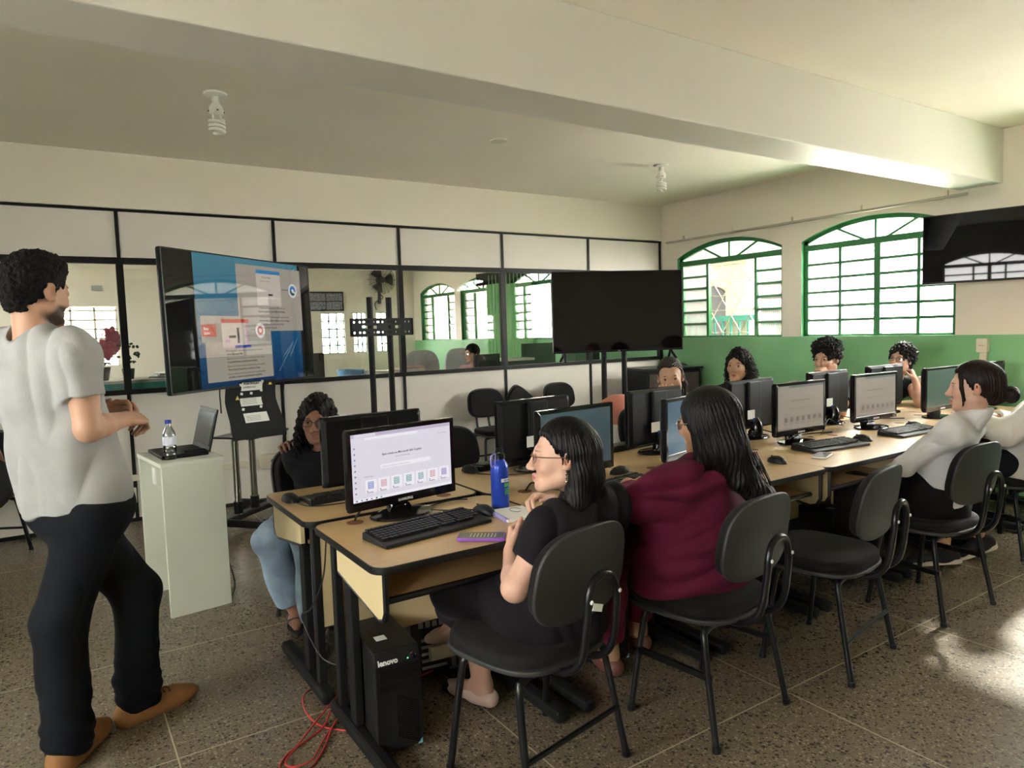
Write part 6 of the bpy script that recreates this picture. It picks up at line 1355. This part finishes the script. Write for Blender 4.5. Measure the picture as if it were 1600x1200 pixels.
# ======================================================================= woman in burgundy
def make_w2():
    root = person('woman in a burgundy top with very long black hair, back to the camera', (2.03, 1.80, 0))
    H = Head((2.02, 1.775, 1.095), -10, pitch=-6, sc=1.0)
    T = Torso((2.02, 1.84, .575), (2.03, 1.835, .78), (2.05, 1.785, .945), -2, -8, wp=.215, dp=.165, ww=.200, dw=.155, wc=.190, dc=.140, sh=.175, drop=.05)
    T.shL = V3(1.865, 1.775, .895); T.shR = V3(2.24, 1.82, .88)
    elL, wrL = V3(1.775, 1.90, .80), V3(1.93, 2.11, .815); elR, wrR = V3(2.36, 1.98, .79), V3(2.13, 2.14, .81)
    F = Fig(); T.add(F, -.02); neck_skin(F, T, H, .052); head_skin(F, H); arm_skin(F, T.shL, elL, wrL, (.055, .05, .046, .030)); arm_skin(F, T.shR, elR, wrR, (.055, .05, .046, .030))
    hand(F, wrL, (.75, .35, -.05), (0, 0, -1), (-.3, .6, .2), sc=.92, curl=(20, 25, 15)); hand(F, wrR, (-.8, .3, -.05), (0, 0, -1), (.3, .6, .2), sc=.92, curl=(20, 25, 15))
    k1, a1, k2, a2 = V3(1.915, 2.20, .56), V3(1.885, 2.20, .082), V3(2.12, 2.22, .54), V3(2.145, 2.30, .082)
    for h, k_, a in ((T.hL, k1, a1), (T.hR, k2, a2)): leg_skin(F, h, k_, a, (.08, .055, .055, .038)); foot_skin(F, a, (.1, 1, 0), 0, .92)
    skin_mesh(root, F, [boxof(H.c, .145)], TAN, face_paint(H, TAN), .006, .003); eyes(H, root)
    bur = cloth('burgundy_jersey', (.112, .0085, .034), .8)
    F = Fig(); T.add(F, .012, bust=1.25, belly=.09)
    F.econe(T.P-V3(0, -.02, .075), T.W, (.245, .19), (.212, .165), T.rh, .06); F.econe(T.P+V3(-.02, .10, -.02), T.P+V3(-.03, .26, .0), (.20, .085), (.185, .07), T.rh, .06, cuts=[(T.P+V3(0, .25, 0), V3(0, 1, 0))])
    for s_, e_, w_ in ((T.shL, elL, wrL), (T.shR, elR, wrR)): F.rcone(s_, e_, .080, .072, .045); F.rcone(e_, w_, .068, .052, .02, cuts=sleeve_cut(e_, w_, .62))
    F.cut(T.P-V3(0, 0, .098), (0, 0, -1)); F.rcone(H(0, -.03, -.12), H(0, -.02, -.04), .066, .066, .01, op='-')
    link_mesh('tunic', [F.mesh(.006)], bur, root, relax=2, disp=wob(19, .017, 21, (.55, .55, 1.6)))
    F = Fig()
    for h, k_, a in ((T.hL, k1, a1), (T.hR, k2, a2)): F.rcone(h, k_, .105, .078, .04); F.rcone(k_, a, .074, .060, .04, cuts=[(a+V3(0, 0, .055), V3(0, 0, -1))])
    link_mesh('trousers', [F.mesh(.0065)], cloth('crimson_trousers', (.13, .008, .026), .8), root, relax=2, disp=wob(14, .006, 8))
    for a in (a1, a2): F = Fig(); shoe(F, a, (.12, 1, 0), .95, low=True); link_mesh('flat_shoe', [F.mesh(.004)], mat('brown_flat', (.16, .06, .045), .5), root)
    F = hair_cap(H, .018); F.rcone(H(0, -.045, .02), H(0, -.065, -.10), .088, .084, .04)
    F.econe(H(.0, -.068, -.09), H(.035, -.105, -.20), (.082, .055), (.085, .042), H.r, .04); F.econe(H(.035, -.105, -.20), H(.10, -.150, -.30), (.078, .040), (.055, .030), H.r, .03); F.rcone(H(.10, -.15, -.29), H(.145, -.165, -.365), .036, .012, .03); F.rcone(H(.05, -.13, -.26), H(.07, -.155, -.36), .034, .010, .03)
    F.rcone(H(-.07, -.02, -.02), H(-.078, -.005, -.16), .030, .026, .04); F.rcone(H(.07, -.02, -.02), H(.082, -.02, -.2), .030, .030, .04)
    F.ell(H(0, .13, -.02), H.R, H.rad(.066, .088, .10), .008, '-'); F.ell(H(0, .02, .138), H.R, H.rad(.003, .10, .010), .006, '-')
    link_mesh('hair', [F.mesh(.004)], 'hair_black', root, disp=groove(H, .0022, 55)); glasses(H, root, 'clear_rim', .024, .018)
    st = []; rnd = random.Random(4)
    for k in range(26):
        x = rnd.uniform(-.05, .16); a0 = H(x*.5, -.13-rnd.uniform(0, .02), -.12); a1_ = H(x*.8+.02, -.165, -.26); e = H(x+.03, -.178+rnd.uniform(-.02, .01), -.37+rnd.uniform(-.06, .04)); st.append((crom([a0, a1_, e], 5), [.0022, .0005]))
    tubes_obj('loose_strands', st, 'hair_black', root, 4)
# ======================================================================= woman in white turtleneck
def make_w3():
    root = person('woman in a white turtleneck with dark hair tied in a bun, in profile facing left', (3.69, 1.70, 0))
    H = Head((3.685, 1.59, 1.122), -26, pitch=-2, sc=.98)
    T = Torso((3.69, 1.755, .55), (3.69, 1.705, .79), (3.69, 1.63, .965), 2, -10, wp=.165, dp=.125, ww=.125, dw=.095, wc=.142, dc=.092, sh=.155, drop=.045)
    elL, wrL = V3(3.475, 1.80, .735), V3(3.62, 1.95, .66); elR, wrR = V3(3.88, 1.84, .71), V3(3.60, 1.985, .615)
    F = Fig(); T.add(F, -.02); neck_skin(F, T, H, .045); head_skin(F, H); arm_skin(F, T.shL, elL, wrL); arm_skin(F, T.shR, elR, wrR)
    hand(F, wrL, (.7, .2, -.1), (-.2, -.9, 0), (0, 0, 1), sc=.9, curl=(25, 35, 20)); hand(F, wrR, (-.85, -.1, -.35), (.3, -.6, -.6), (0, .3, .8), sc=.9, curl=(25, 35, 20))
    k1, a1, k2, a2 = V3(3.60, 2.14, .545), V3(3.60, 2.20, .082), V3(3.80, 2.14, .535), V3(3.80, 2.18, .082)
    skin_mesh(root, F, [boxof(H.c, .145), boxof(wrR+V3(-.08, 0, -.03), .10)], FAIR, face_paint(H, FAIR, lip=(.40, .12, .12)), .006, .0026); eyes(H, root)
    F = Fig(); T.add(F, .010, bust=.9)
    for s_, e_, w_ in ((T.shL, elL, wrL), (T.shR, elR, wrR)): F.rcone(s_, e_, .056, .050, .03); F.rcone(e_, w_, .050, .034, .02, cuts=sleeve_cut(e_, w_, 1.0))
    F.rcone(T.N-V3(0, 0, .03), H(0, -.024, -.115), .064, .056, .03, cuts=[(H(0, -.02, -.105), H.u)]); F.cut(T.P+V3(0, 0, -.035), (0, -.1, -1))
    link_mesh('turtleneck', [F.mesh(.0055)], cloth('white_rib_knit', (.66, .65, .66), .85, var=.04), root, relax=2, disp=wob(19, .006, 31, (.8, .8, 1.2)))
    F = Fig(); F.econe(T.P-V3(0, 0, .05), T.P+V3(0, 0, .06), (.175, .145), (.165, .135), T.rh, .05)
    for h, k_, a in ((T.hL, k1, a1), (T.hR, k2, a2)): F.rcone(h, k_, .100, .085, .05); F.rcone(k_, a, .082, .075, .04, cuts=[(a-V3(0, 0, .02), V3(0, 0, -1))])
    link_mesh('trousers', [F.mesh(.0065)], cloth('black_trousers', (.006, .0056, .006), .85), root, relax=2, disp=wob(14, .007, 9))
    for a in (a1, a2): F = Fig(); shoe(F, a, (0, 1, 0), .92); link_mesh('shoe', [F.mesh(.005)], mat('black_shoe', (.012, .012, .012), .5), root)
    F = hair_cap(H, .012); F.rcone(H(0, -.06, .03), H(0, -.085, -.03), .072, .050, .03); F.ell(H(0, -.118, -.035), H.R, H.rad(.034, .022, .030), .02); F.ell(H(0, -.150, -.042), H.R, H.rad(.042, .034, .040), .004)
    F.rcone(H(0, -.06, -.01), H(0, -.075, -.055), .058, .035, .03); hairline(F, H, .080, .078)
    for x in (-1, 1): F.ell(H(x*.088, .006, -.042), H.R, H.rad(.032, .040, .040), .008, '-'); F.chain([H(x*.055, .055, .065), H(x*.070, .055, .0), H(x*.066, .045, -.06), H(x*.062, .052, -.10)], [.010, .008, .006, .002], .006)
    link_mesh('hair', [F.mesh(.0036)], 'hair_brown', root, disp=groove(H, .0018, 60))
# ======================================================================= person at the right edge
def make_w4():
    root = person('person in a loose white shirt and black sneakers, cut off by the right edge', (5.06, 1.84, 0))
    H = Head((5.10, 1.70, 1.16), -10, sc=.98)
    T = Torso((5.03, 1.85, .55), (5.03, 1.78, .80), (5.05, 1.73, .98), -30, -15, wp=.19, dp=.15, ww=.165, dw=.13, wc=.17, dc=.12, sh=.18)
    elL, wrL = V3(4.72, 1.86, .755), V3(4.86, 2.08, .79); elR, wrR = V3(5.32, 1.95, .75), V3(5.10, 2.12, .80)
    F = Fig(); T.add(F, -.02); neck_skin(F, T, H); head_skin(F, H, fem=False); arm_skin(F, T.shL, elL, wrL); arm_skin(F, T.shR, elR, wrR); hand(F, wrL, (.6, .6, 0), (0, 0, -1), (.5, -.5, 0)); hand(F, wrR, (-.7, .5, 0), (0, 0, -1), (-.5, -.5, 0))
    k1, a1, k2, a2 = V3(4.66, 2.16, .53), V3(4.30, 2.0, .10), V3(4.88, 2.20, .53), V3(4.58, 1.93, .13)
    for h, k_, a in ((T.hL, k1, a1), (T.hR, k2, a2)): leg_skin(F, h, k_, a)
    skin_mesh(root, F, [boxof(H.c, .145)], TAN, face_paint(H, TAN), .0065, .0035); eyes(H, root)
    F = Fig(); T.add(F, .018); F.econe(T.P-V3(0, 0, .09), T.W, (.225, .19), (.19, .16), T.rh, .05)
    for s_, e_, w_ in ((T.shL, elL, wrL), (T.shR, elR, wrR)): F.rcone(s_, e_, .080, .075, .04); F.rcone(e_, w_, .072, .05, .03, cuts=sleeve_cut(e_, w_, .75))
    F.cut(T.P-V3(0, 0, .12), (0, 0, -1)); F.rcone(H(0, -.03, -.12), H(0, -.02, -.04), .062, .062, .01, op='-')
    link_mesh('shirt', [F.mesh(.0065)], cloth('white_cotton', (.68, .66, .63), .9, var=.04), root, relax=2, disp=wob(12, .014, 41))
    F = Fig()
    for h, k_, a in ((T.hL, k1, a1), (T.hR, k2, a2)): F.rcone(h, k_, .10, .075, .05); F.rcone(k_, a, .070, .050, .04, cuts=sleeve_cut(k_, a, .86))
    link_mesh('trousers', [F.mesh(.0065)], cloth('dark_navy_trousers', (.006, .0065, .011), .85), root, relax=2, disp=wob(14, .006, 19))
    for a, d, up in ((a1, V3(-.62, .72, -.12), V3(0, 0, 1)), (a2, V3(-.70, .55, -.30), V3(-.3, .1, .9))):
        F = Fig(); shoe(F, a, d, .98, up=up); o = link_mesh('sneaker', [F.mesh(.0042)], mat('black_knit', (.014, .014, .015), .8), root)
        dd = nrm(d); uu = nrm(up-dd*(up @ dd)); r_ = np.cross(dd, uu); b = a-uu*.082*.98; s = MB(); lay = crom([b+dd*x+r_*w_ for x, w_ in ((-.09, 0), (-.06, .038), (.03, .040), (.11, .048), (.17, .034), (.205, 0), (.17, -.034), (.11, -.048), (.03, -.040), (-.06, -.038), (-.09, 0))], 4)[:-1]
        s.rings([[V3(p)-uu*.002 for p in lay], [V3(p)+uu*.024 for p in lay]]); s.build('sole', mat('white_sole', (.66, .58, .50), .6), o)
    F = hair_cap(H, .02); hair_face_cut(F, H); F.cut(H(0, -.02, -.09), -H.u); link_mesh('hair', [F.mesh(.006)], 'hair_man', root)
# ======================================================================= teenager at the left end of the far row
def make_teen():
    root = person('teenager with dark curls and glasses, in black jacket and light jeans, at the left', (1.12, 3.62, 0))
    H = Head((1.105, 3.52, 1.035), 208, pitch=-3, roll=2, sc=.98)
    T = Torso((1.17, 3.68, .545), (1.165, 3.60, .74), (1.15, 3.565, .885), 222, 208, wp=.16, dp=.12, ww=.13, dw=.10, wc=.14, dc=.10, sh=.145, drop=.045)
    wrR = V3(1.0, 3.71, .845); elR = V3(1.13, 3.87, .73); elL, wrL = V3(1.33, 3.46, .66), V3(1.24, 3.26, .78)
    F = Fig(); T.add(F, -.02); neck_skin(F, T, H, .043); head_skin(F, H); arm_skin(F, T.shR, elR, wrR, (.042, .036, .034, .023)); arm_skin(F, T.shL, elL, wrL)
    hand(F, wrR, (-.25, -.45, .60), (.1, -.6, -.7), (.75, -.1, .2), sc=.92, curls=[(35, 60, 40), (35, 65, 40), (38, 65, 40), (40, 65, 40)], thumb=(.6, .7, .3), spread=.2); hand(F, wrL, (-.3, -.8, -.1), (0, 0, -1), (-.8, .2, 0), sc=.9)
    kR, aR, kL, aL = V3(.80, 3.38, .50), V3(.93, 3.50, .12), V3(.94, 3.24, .52), V3(.96, 3.22, .085)
    for h, k_, a in ((T.hR, kR, aR), (T.hL, kL, aL)): leg_skin(F, h, k_, a, (.07, .05, .05, .034)); foot_skin(F, a, (-.2, -.95, -.12), 0, .92)
    skin_mesh(root, F, [boxof(H.c, .145), boxof(V3(.985, 3.68, .90), .085)], DARK, face_paint(H, DARK, lip=(.26, .10, .085), brow=(.012, .008, .006)), .006, .0027); eyes(H, root, (0, 1, 0))
    F = Fig(); T.add(F, .014, bust=.7)
    for s_, e_, w_ in ((T.shR, elR, wrR), (T.shL, elL, wrL)): F.rcone(s_, e_, .058, .054, .03); F.rcone(e_, w_, .052, .040, .02, cuts=sleeve_cut(e_, w_, .90))
    F.cut(T.P-V3(0, 0, .05), (0, 0, -1)); F.rcone(H(0, -.03, -.13), H(0, .03, -.06), .058, .058, .01, op='-')
    link_mesh('jacket', [F.mesh(.0055)], cloth('black_jacket', (.0055, .0055, .007), .8), root, relax=2, disp=wob(18, .007, 51))
    F = Fig(); F.econe(T.P-V3(0, 0, .05), T.P+V3(0, 0, .05), (.17, .14), (.16, .13), T.rh, .05)
    for h, k_, a in ((T.hR, kR, aR), (T.hL, kL, aL)): F.rcone(h, k_, .085, .070, .05); F.rcone(k_, a, .070, .078, .04, cuts=sleeve_cut(k_, a, .90))
    link_mesh('jeans', [F.mesh(.006)], mat('light_denim', (.26, .34, .44), .85, bump=(400, .15), var=(9, .28)), root, relax=2, disp=wob(15, .009, 52))
    for a in (aR, aL):
        d = nrm(V3(-.2, -.95, -.12)); r_ = right_of(nrm(V3(d[0], d[1], 0))); b = a-V3(0, 0, .078); s = MB(); lay = crom([b+d*x+r_*w_ for x, w_ in ((-.075, 0), (-.05, .034), (.02, .034), (.10, .044), (.155, .032), (.19, 0), (.155, -.032), (.10, -.044), (.02, -.034), (-.05, -.034), (-.075, 0))], 4)[:-1]
        s.rings([[V3(p) for p in lay], [V3(p)+V3(0, 0, .018) for p in lay]]); o = s.build('sandal', mat('dark_sandal', (.03, .02, .016), .6), root); adopt(o, root)
        s = MB()
        for x, h in ((.055, .055), (.10, .045)):
            R = [[b+d*(x+q)+r_*.046*math.cos(t)+V3(0, 0, .012+h*math.sin(t)) for t in [PI*i/10 for i in range(11)]] for q in (-.016, .016)]; s.rings(R, False, False)
        s.build('strap', mat('dark_sandal_strap', (.022, .015, .012), .6), o)
    curls('hair', root, H, 'hair_curl', 0.018, 230, .25, .012, 5)
    glasses(H, root, 'dark_rim', .0245, .017)
def curls(name, root, H, m, top, n, length, rad, seed, back=-.02):
    """mass of ringlets: a cap plus spiral locks, one mesh"""
    F = hair_cap(H, top); F.rcone(H(0, -.05, .0), H(0, -.07, -.10), .085, .075, .04); F.ell(H(0, .125, -.02), H.R, H.rad(.066, .085, .092), .008, '-')
    for x in (-1, 1): F.ell(H(x*.075, .075, -.06), H.R, H.rad(.045, .05, .075), .008, '-')
    o = link_mesh(name, [F.mesh(.004)], m, root, disp=curl_disp(.010, 45, seed)); rnd = random.Random(seed); L = []
    for k in range(n):
        a = rnd.uniform(-2.75, 2.75) if k % 3 else rnd.choice((-1, 1))*rnd.uniform(1.5, 2.6); rr = rnd.uniform(.95, 1.12)
        # angle from the back of the head; forward-most locks frame the face
        x0, y0 = math.sin(a)*.080*rr, -math.cos(a)*.092*rr-.012
        if y0 > .045 : continue
        z0 = rnd.uniform(.0, .07); l = length*rnd.uniform(.55, 1.0); turns = l/.045; pts = []; ph = rnd.uniform(0, 6.3); out = rnd.uniform(.12, .42)
        for i in range(int(turns*7)+2):
            t = i/(turns*7+1); r_ = rad*(.55+.45*math.sin(min(1, t*2.2)*PI/2)); q = 1+out*t*1.3; z = z0-l*t+.02*t*t
            pts.append(H(x0*q+r_*math.cos(ph+2*PI*turns*t), y0*q+back*t+r_*math.sin(ph+2*PI*turns*t), z))
        L.append((pts, [.0055, .0028]))
    tubes_obj('ringlets', L, m, root, 5)
# ======================================================================= far row
def seated_far(label, loc, H, T, arms, skin, topc, sleeve, hairfn, fine=(), lip=(.36, .12, .10), brow=(.03, .02, .015), fem=True, bust=.8, hands=(), tname='t_shirt', legc=(.015, .015, .02), neckr=.046, fres=.0032):
    root = person(label, loc); F = Fig(); T.add(F, -.02); neck_skin(F, T, H, neckr); head_skin(F, H, fem=fem)
    for (s_, e_, w_) in arms: arm_skin(F, s_, e_, w_, (.044, .037, .035, .024))
    for h in hands: hand(F, *h[0], **h[1])
    kn = [T.P+T.fh*.42+T.rh*x*.10 for x in (1, -1)]; an = [k-V3(0, 0, .46)+T.fh*.02 for k in kn]
    skin_mesh(root, F, [boxof(H.c, .145)]+list(fine), skin, face_paint(H, skin, lip, brow), .0065, fres); eyes(H, root, (0, 1, 0))
    F = Fig(); T.add(F, .012, bust=bust)
    for (s_, e_, w_) in arms:
        if sleeve <= 1: F.rcone(s_, lerp(s_, e_, min(1, sleeve+.25)), .060, .060, .03, cuts=sleeve_cut(s_, e_, sleeve))
        else: F.rcone(s_, e_, .056, .052, .03); F.rcone(e_, w_, .052, .040, .02, cuts=sleeve_cut(e_, w_, sleeve-1))
    F.cut(T.P-V3(0, 0, .05), (0, 0, -1)); F.rcone(H(0, -.03, -.13), H(0, .0, -.05), neckr+.013, neckr+.015, .01, op='-')
    link_mesh(tname, [F.mesh(.0065)], cloth(tname+'_cloth', topc), root, relax=2, disp=wob(16, .007, 61))
    F = Fig(); F.econe(T.P-V3(0, 0, .05), T.P+V3(0, 0, .05), (.17, .14), (.16, .13), T.rh, .05)
    for h, k_, a in zip((T.hR, T.hL), kn, an): F.rcone(h, k_, .092, .070, .05); F.rcone(k_, a, .068, .055, .04, cuts=[(a, V3(0, 0, -1))])
    link_mesh('trousers', [F.mesh(.008)], cloth('trouser_cloth', legc), root, relax=2)
    for a in an: F = Fig(); shoe(F, V3(a[0], a[1], .082), T.fh, .95); link_mesh('shoe', [F.mesh(.006)], mat('dark_shoe', (.02, .018, .018), .6), root)
    hairfn(root, H); return root
def make_far():
    # woman with pulled-back greying hair
    H = Head((3.47, 3.36, 1.112), 226, pitch=-6, roll=-4, sc=1.04); T = Torso((3.62, 3.62, .55), (3.57, 3.50, .77), (3.53, 3.43, .945), 190, 205, wp=.165, dp=.13, ww=.145, dw=.11, wc=.15, dc=.105, sh=.155)
    wr = V3(3.30, 3.26, .99); el = ik(T.shR, wr, .27, .25, (-.6, -.2, -.8)); elL, wrL = V3(3.70, 3.30, .76), V3(3.52, 3.18, .78)
    def hair(root, H):
        F = hair_cap(H, .013); hairline(F, H, .082, .088, .46, -.40); F.cut(H(0, -.02, -.07), -H.u); F.ell(H(0, .03, .135), H.R, H.rad(.003, .09, .012), .006, '-')
        for x in (-1, 1): F.ell(H(x*.088, .006, -.03), H.R, H.rad(.032, .038, .045), .008, '-')
        F.rcone(H(0, -.09, .02), H(0, -.125, -.02), .03, .03, .02); F.chain([H(-.03, -.12, .0), H(-.06, -.10, -.08), H(-.075, -.08, -.15)], [.022, .018, .006], .02); F.chain([H(-.072, -.03, .01), H(-.088, -.03, -.06), H(-.092, -.015, -.14), H(-.085, .0, -.19)], [.016, .014, .010, .004], .02); link_mesh('hair', [F.mesh(.004)], 'hair_grey', root, disp=groove(H, .0018, 50)); rnd = random.Random(2); tubes_obj('grey_streaks', [(crom([H(-.02-.012*k, .078-.006*k, .092-.008*k), H(-.05-.007*k, .03-.004*k, .095-.013*k), H(-.076-.001*k, -.03, .04-.012*k), H(-.05, -.105, .0)], 5), [.0022, .0016]) for k in range(5)], mat('silver_hair', (.30, .28, .26), .5), root, 4)
    seated_far('woman with greying hair pulled back, chin on her hand, far row', (3.6, 3.55, 0), H, T, [(T.shR, el, wr), (T.shL, elL, wrL)], OLIVE, (.42, .18, .14), .7, hair, [boxof(wr+V3(.03, .02, .05), .09)], hands=[((wr, (.35, .25, .75), (.5, .5, -.2), (.4, -.4, .3)), dict(sc=.92, curl=(45, 60, 30)))], tname='salmon_blouse')
    # woman in black
    H = Head((4.205, 3.39, 1.155), 252, pitch=-2, roll=2, sc=.98); T = Torso((4.30, 3.60, .55), (4.27, 3.50, .80), (4.26, 3.45, .985), 185, 212, wp=.165, dp=.13, ww=.14, dw=.11, wc=.155, dc=.11, sh=.18)
    seated_far('woman in a black top with long wavy dark hair, looking left, before the green wall', (4.28, 3.55, 0), H, T, [(T.shR, V3(3.98, 3.32, .78), V3(4.12, 3.14, .78)), (T.shL, V3(4.48, 3.25, .78), V3(4.30, 3.10, .78))], OLIVE, (.006, .006, .0065), 1.85, lambda r, h: curls('hair', r, h, 'hair_curl', .014, 90, .24, .010, 9, -.05), tname='black_top')
    # boy
    H = Head((4.79, 3.06, 1.18), 268, pitch=-4, sc=1.0); T = Torso((4.98, 3.44, .55), (4.93, 3.27, .79), (4.90, 3.16, .985), 190, 222, wp=.165, dp=.12, ww=.14, dw=.11, wc=.16, dc=.11, sh=.185)
    wr = V3(4.69, 2.985, 1.04); el = V3(4.76, 2.93, .79)
    def afro(root, H):
        F = hair_cap(H, .030); F.ell(H(0, .0, .085), H.R, H.rad(.098, .108, .062), .03); F.ell(H(0, .128, -.018), H.R, H.rad(.078, .085, .086), .008, '-')
        for x in (-1, 1): F.ell(H(x*.09, .03, -.045), H.R, H.rad(.045, .065, .055), .008, '-')
        F.cut(H(0, -.02, -.055), nrm(-H.u-H.f*.3)); link_mesh('hair', [F.mesh(.0038)], 'hair_curl', root, disp=curl_disp(.016, 60, 7))
    seated_far('boy with a mop of dark curls in a charcoal T-shirt, fist at his mouth', (4.95, 3.3, 0), H, T, [(T.shR, V3(4.72, 3.20, .80), V3(4.66, 3.0, .80)), (T.shL, el, wr)], LIGHT, (.022, .021, .022), .62, afro, [boxof(wr+V3(-.03, .03, .05), .085)], fem=False, bust=0, hands=[((wr, (-.25, .35, .75), (.1, .9, -.2), (-.6, -.1, .2)), dict(sc=.95, curl=(70, 85, 50)))], tname='charcoal_t_shirt', neckr=.052)
    # curly-haired woman with glasses
    H = Head((5.745, 3.02, 1.128), 268, pitch=6, roll=6, sc=.97); T = Torso((5.86, 3.46, .55), (5.84, 3.27, .77), (5.845, 3.12, .955), 188, 215, wp=.165, dp=.13, ww=.145, dw=.11, wc=.15, dc=.11, sh=.16)
    wr = V3(5.80, 2.935, .962); el = V3(5.73, 2.86, .785)
    def mop(root, H):
        F = hair_cap(H, .026); F.ell(H(0, -.05, .05), H.R, H.rad(.095, .075, .075), .03); F.rcone(H(0, -.07, .0), H(0, -.075, -.06), .07, .055, .03); F.ell(H(0, .128, -.018), H.R, H.rad(.074, .085, .088), .008, '-')
        for x in (-1, 1): F.ell(H(x*.085, .05, -.045), H.R, H.rad(.045, .055, .055), .008, '-')
        link_mesh('hair', [F.mesh(.0038)], 'hair_curl', root, disp=curl_disp(.015, 55, 13)); glasses(H, root, 'dark_rim', .024, .018)
    seated_far('curly-haired woman with dark-rimmed glasses leaning her cheek on her hand, in black', (5.85, 3.35, 0), H, T, [(T.shR, V3(5.62, 3.2, .80), V3(5.60, 3.02, .80)), (T.shL, el, wr)], FAIR, (.006, .006, .0065), .22, mop, [boxof(wr+V3(-.01, .03, .05), .085)], hands=[((wr, (-.05, .30, .85), (-.2, .85, 0), (-.7, -.1, .2)), dict(sc=.92, curl=(55, 70, 40)))], tname='black_vest')
    # person in the next room
    H = Head((4.55, 7.90, 1.17), 262, sc=.98); T = Torso((4.70, 8.08, .55), (4.66, 8.04, .80), (4.63, 7.98, 1.0), 215, 235, sh=.16)
    def short(root, H): F = hair_cap(H, .018); hair_face_cut(F, H); F.cut(H(0, -.02, -.08), -H.u); link_mesh('hair', [F.mesh(.007)], 'hair_man', root); glasses(H, root, 'dark_rim')
    seated_far('person in a pink top with dark hair seated beyond the glass', (4.6, 8.0, 0), H, T, [(T.shR, V3(4.46, 7.95, .82), V3(4.36, 7.72, .90)), (T.shL, V3(4.76, 7.82, .82), V3(4.60, 7.66, .90))], LIGHT, (.55, .32, .32), 1.8, short, tname='pink_top', fres=.005)
make_man(); make_w1(); make_w2(); make_w3(); make_w4(); make_teen(); make_far()
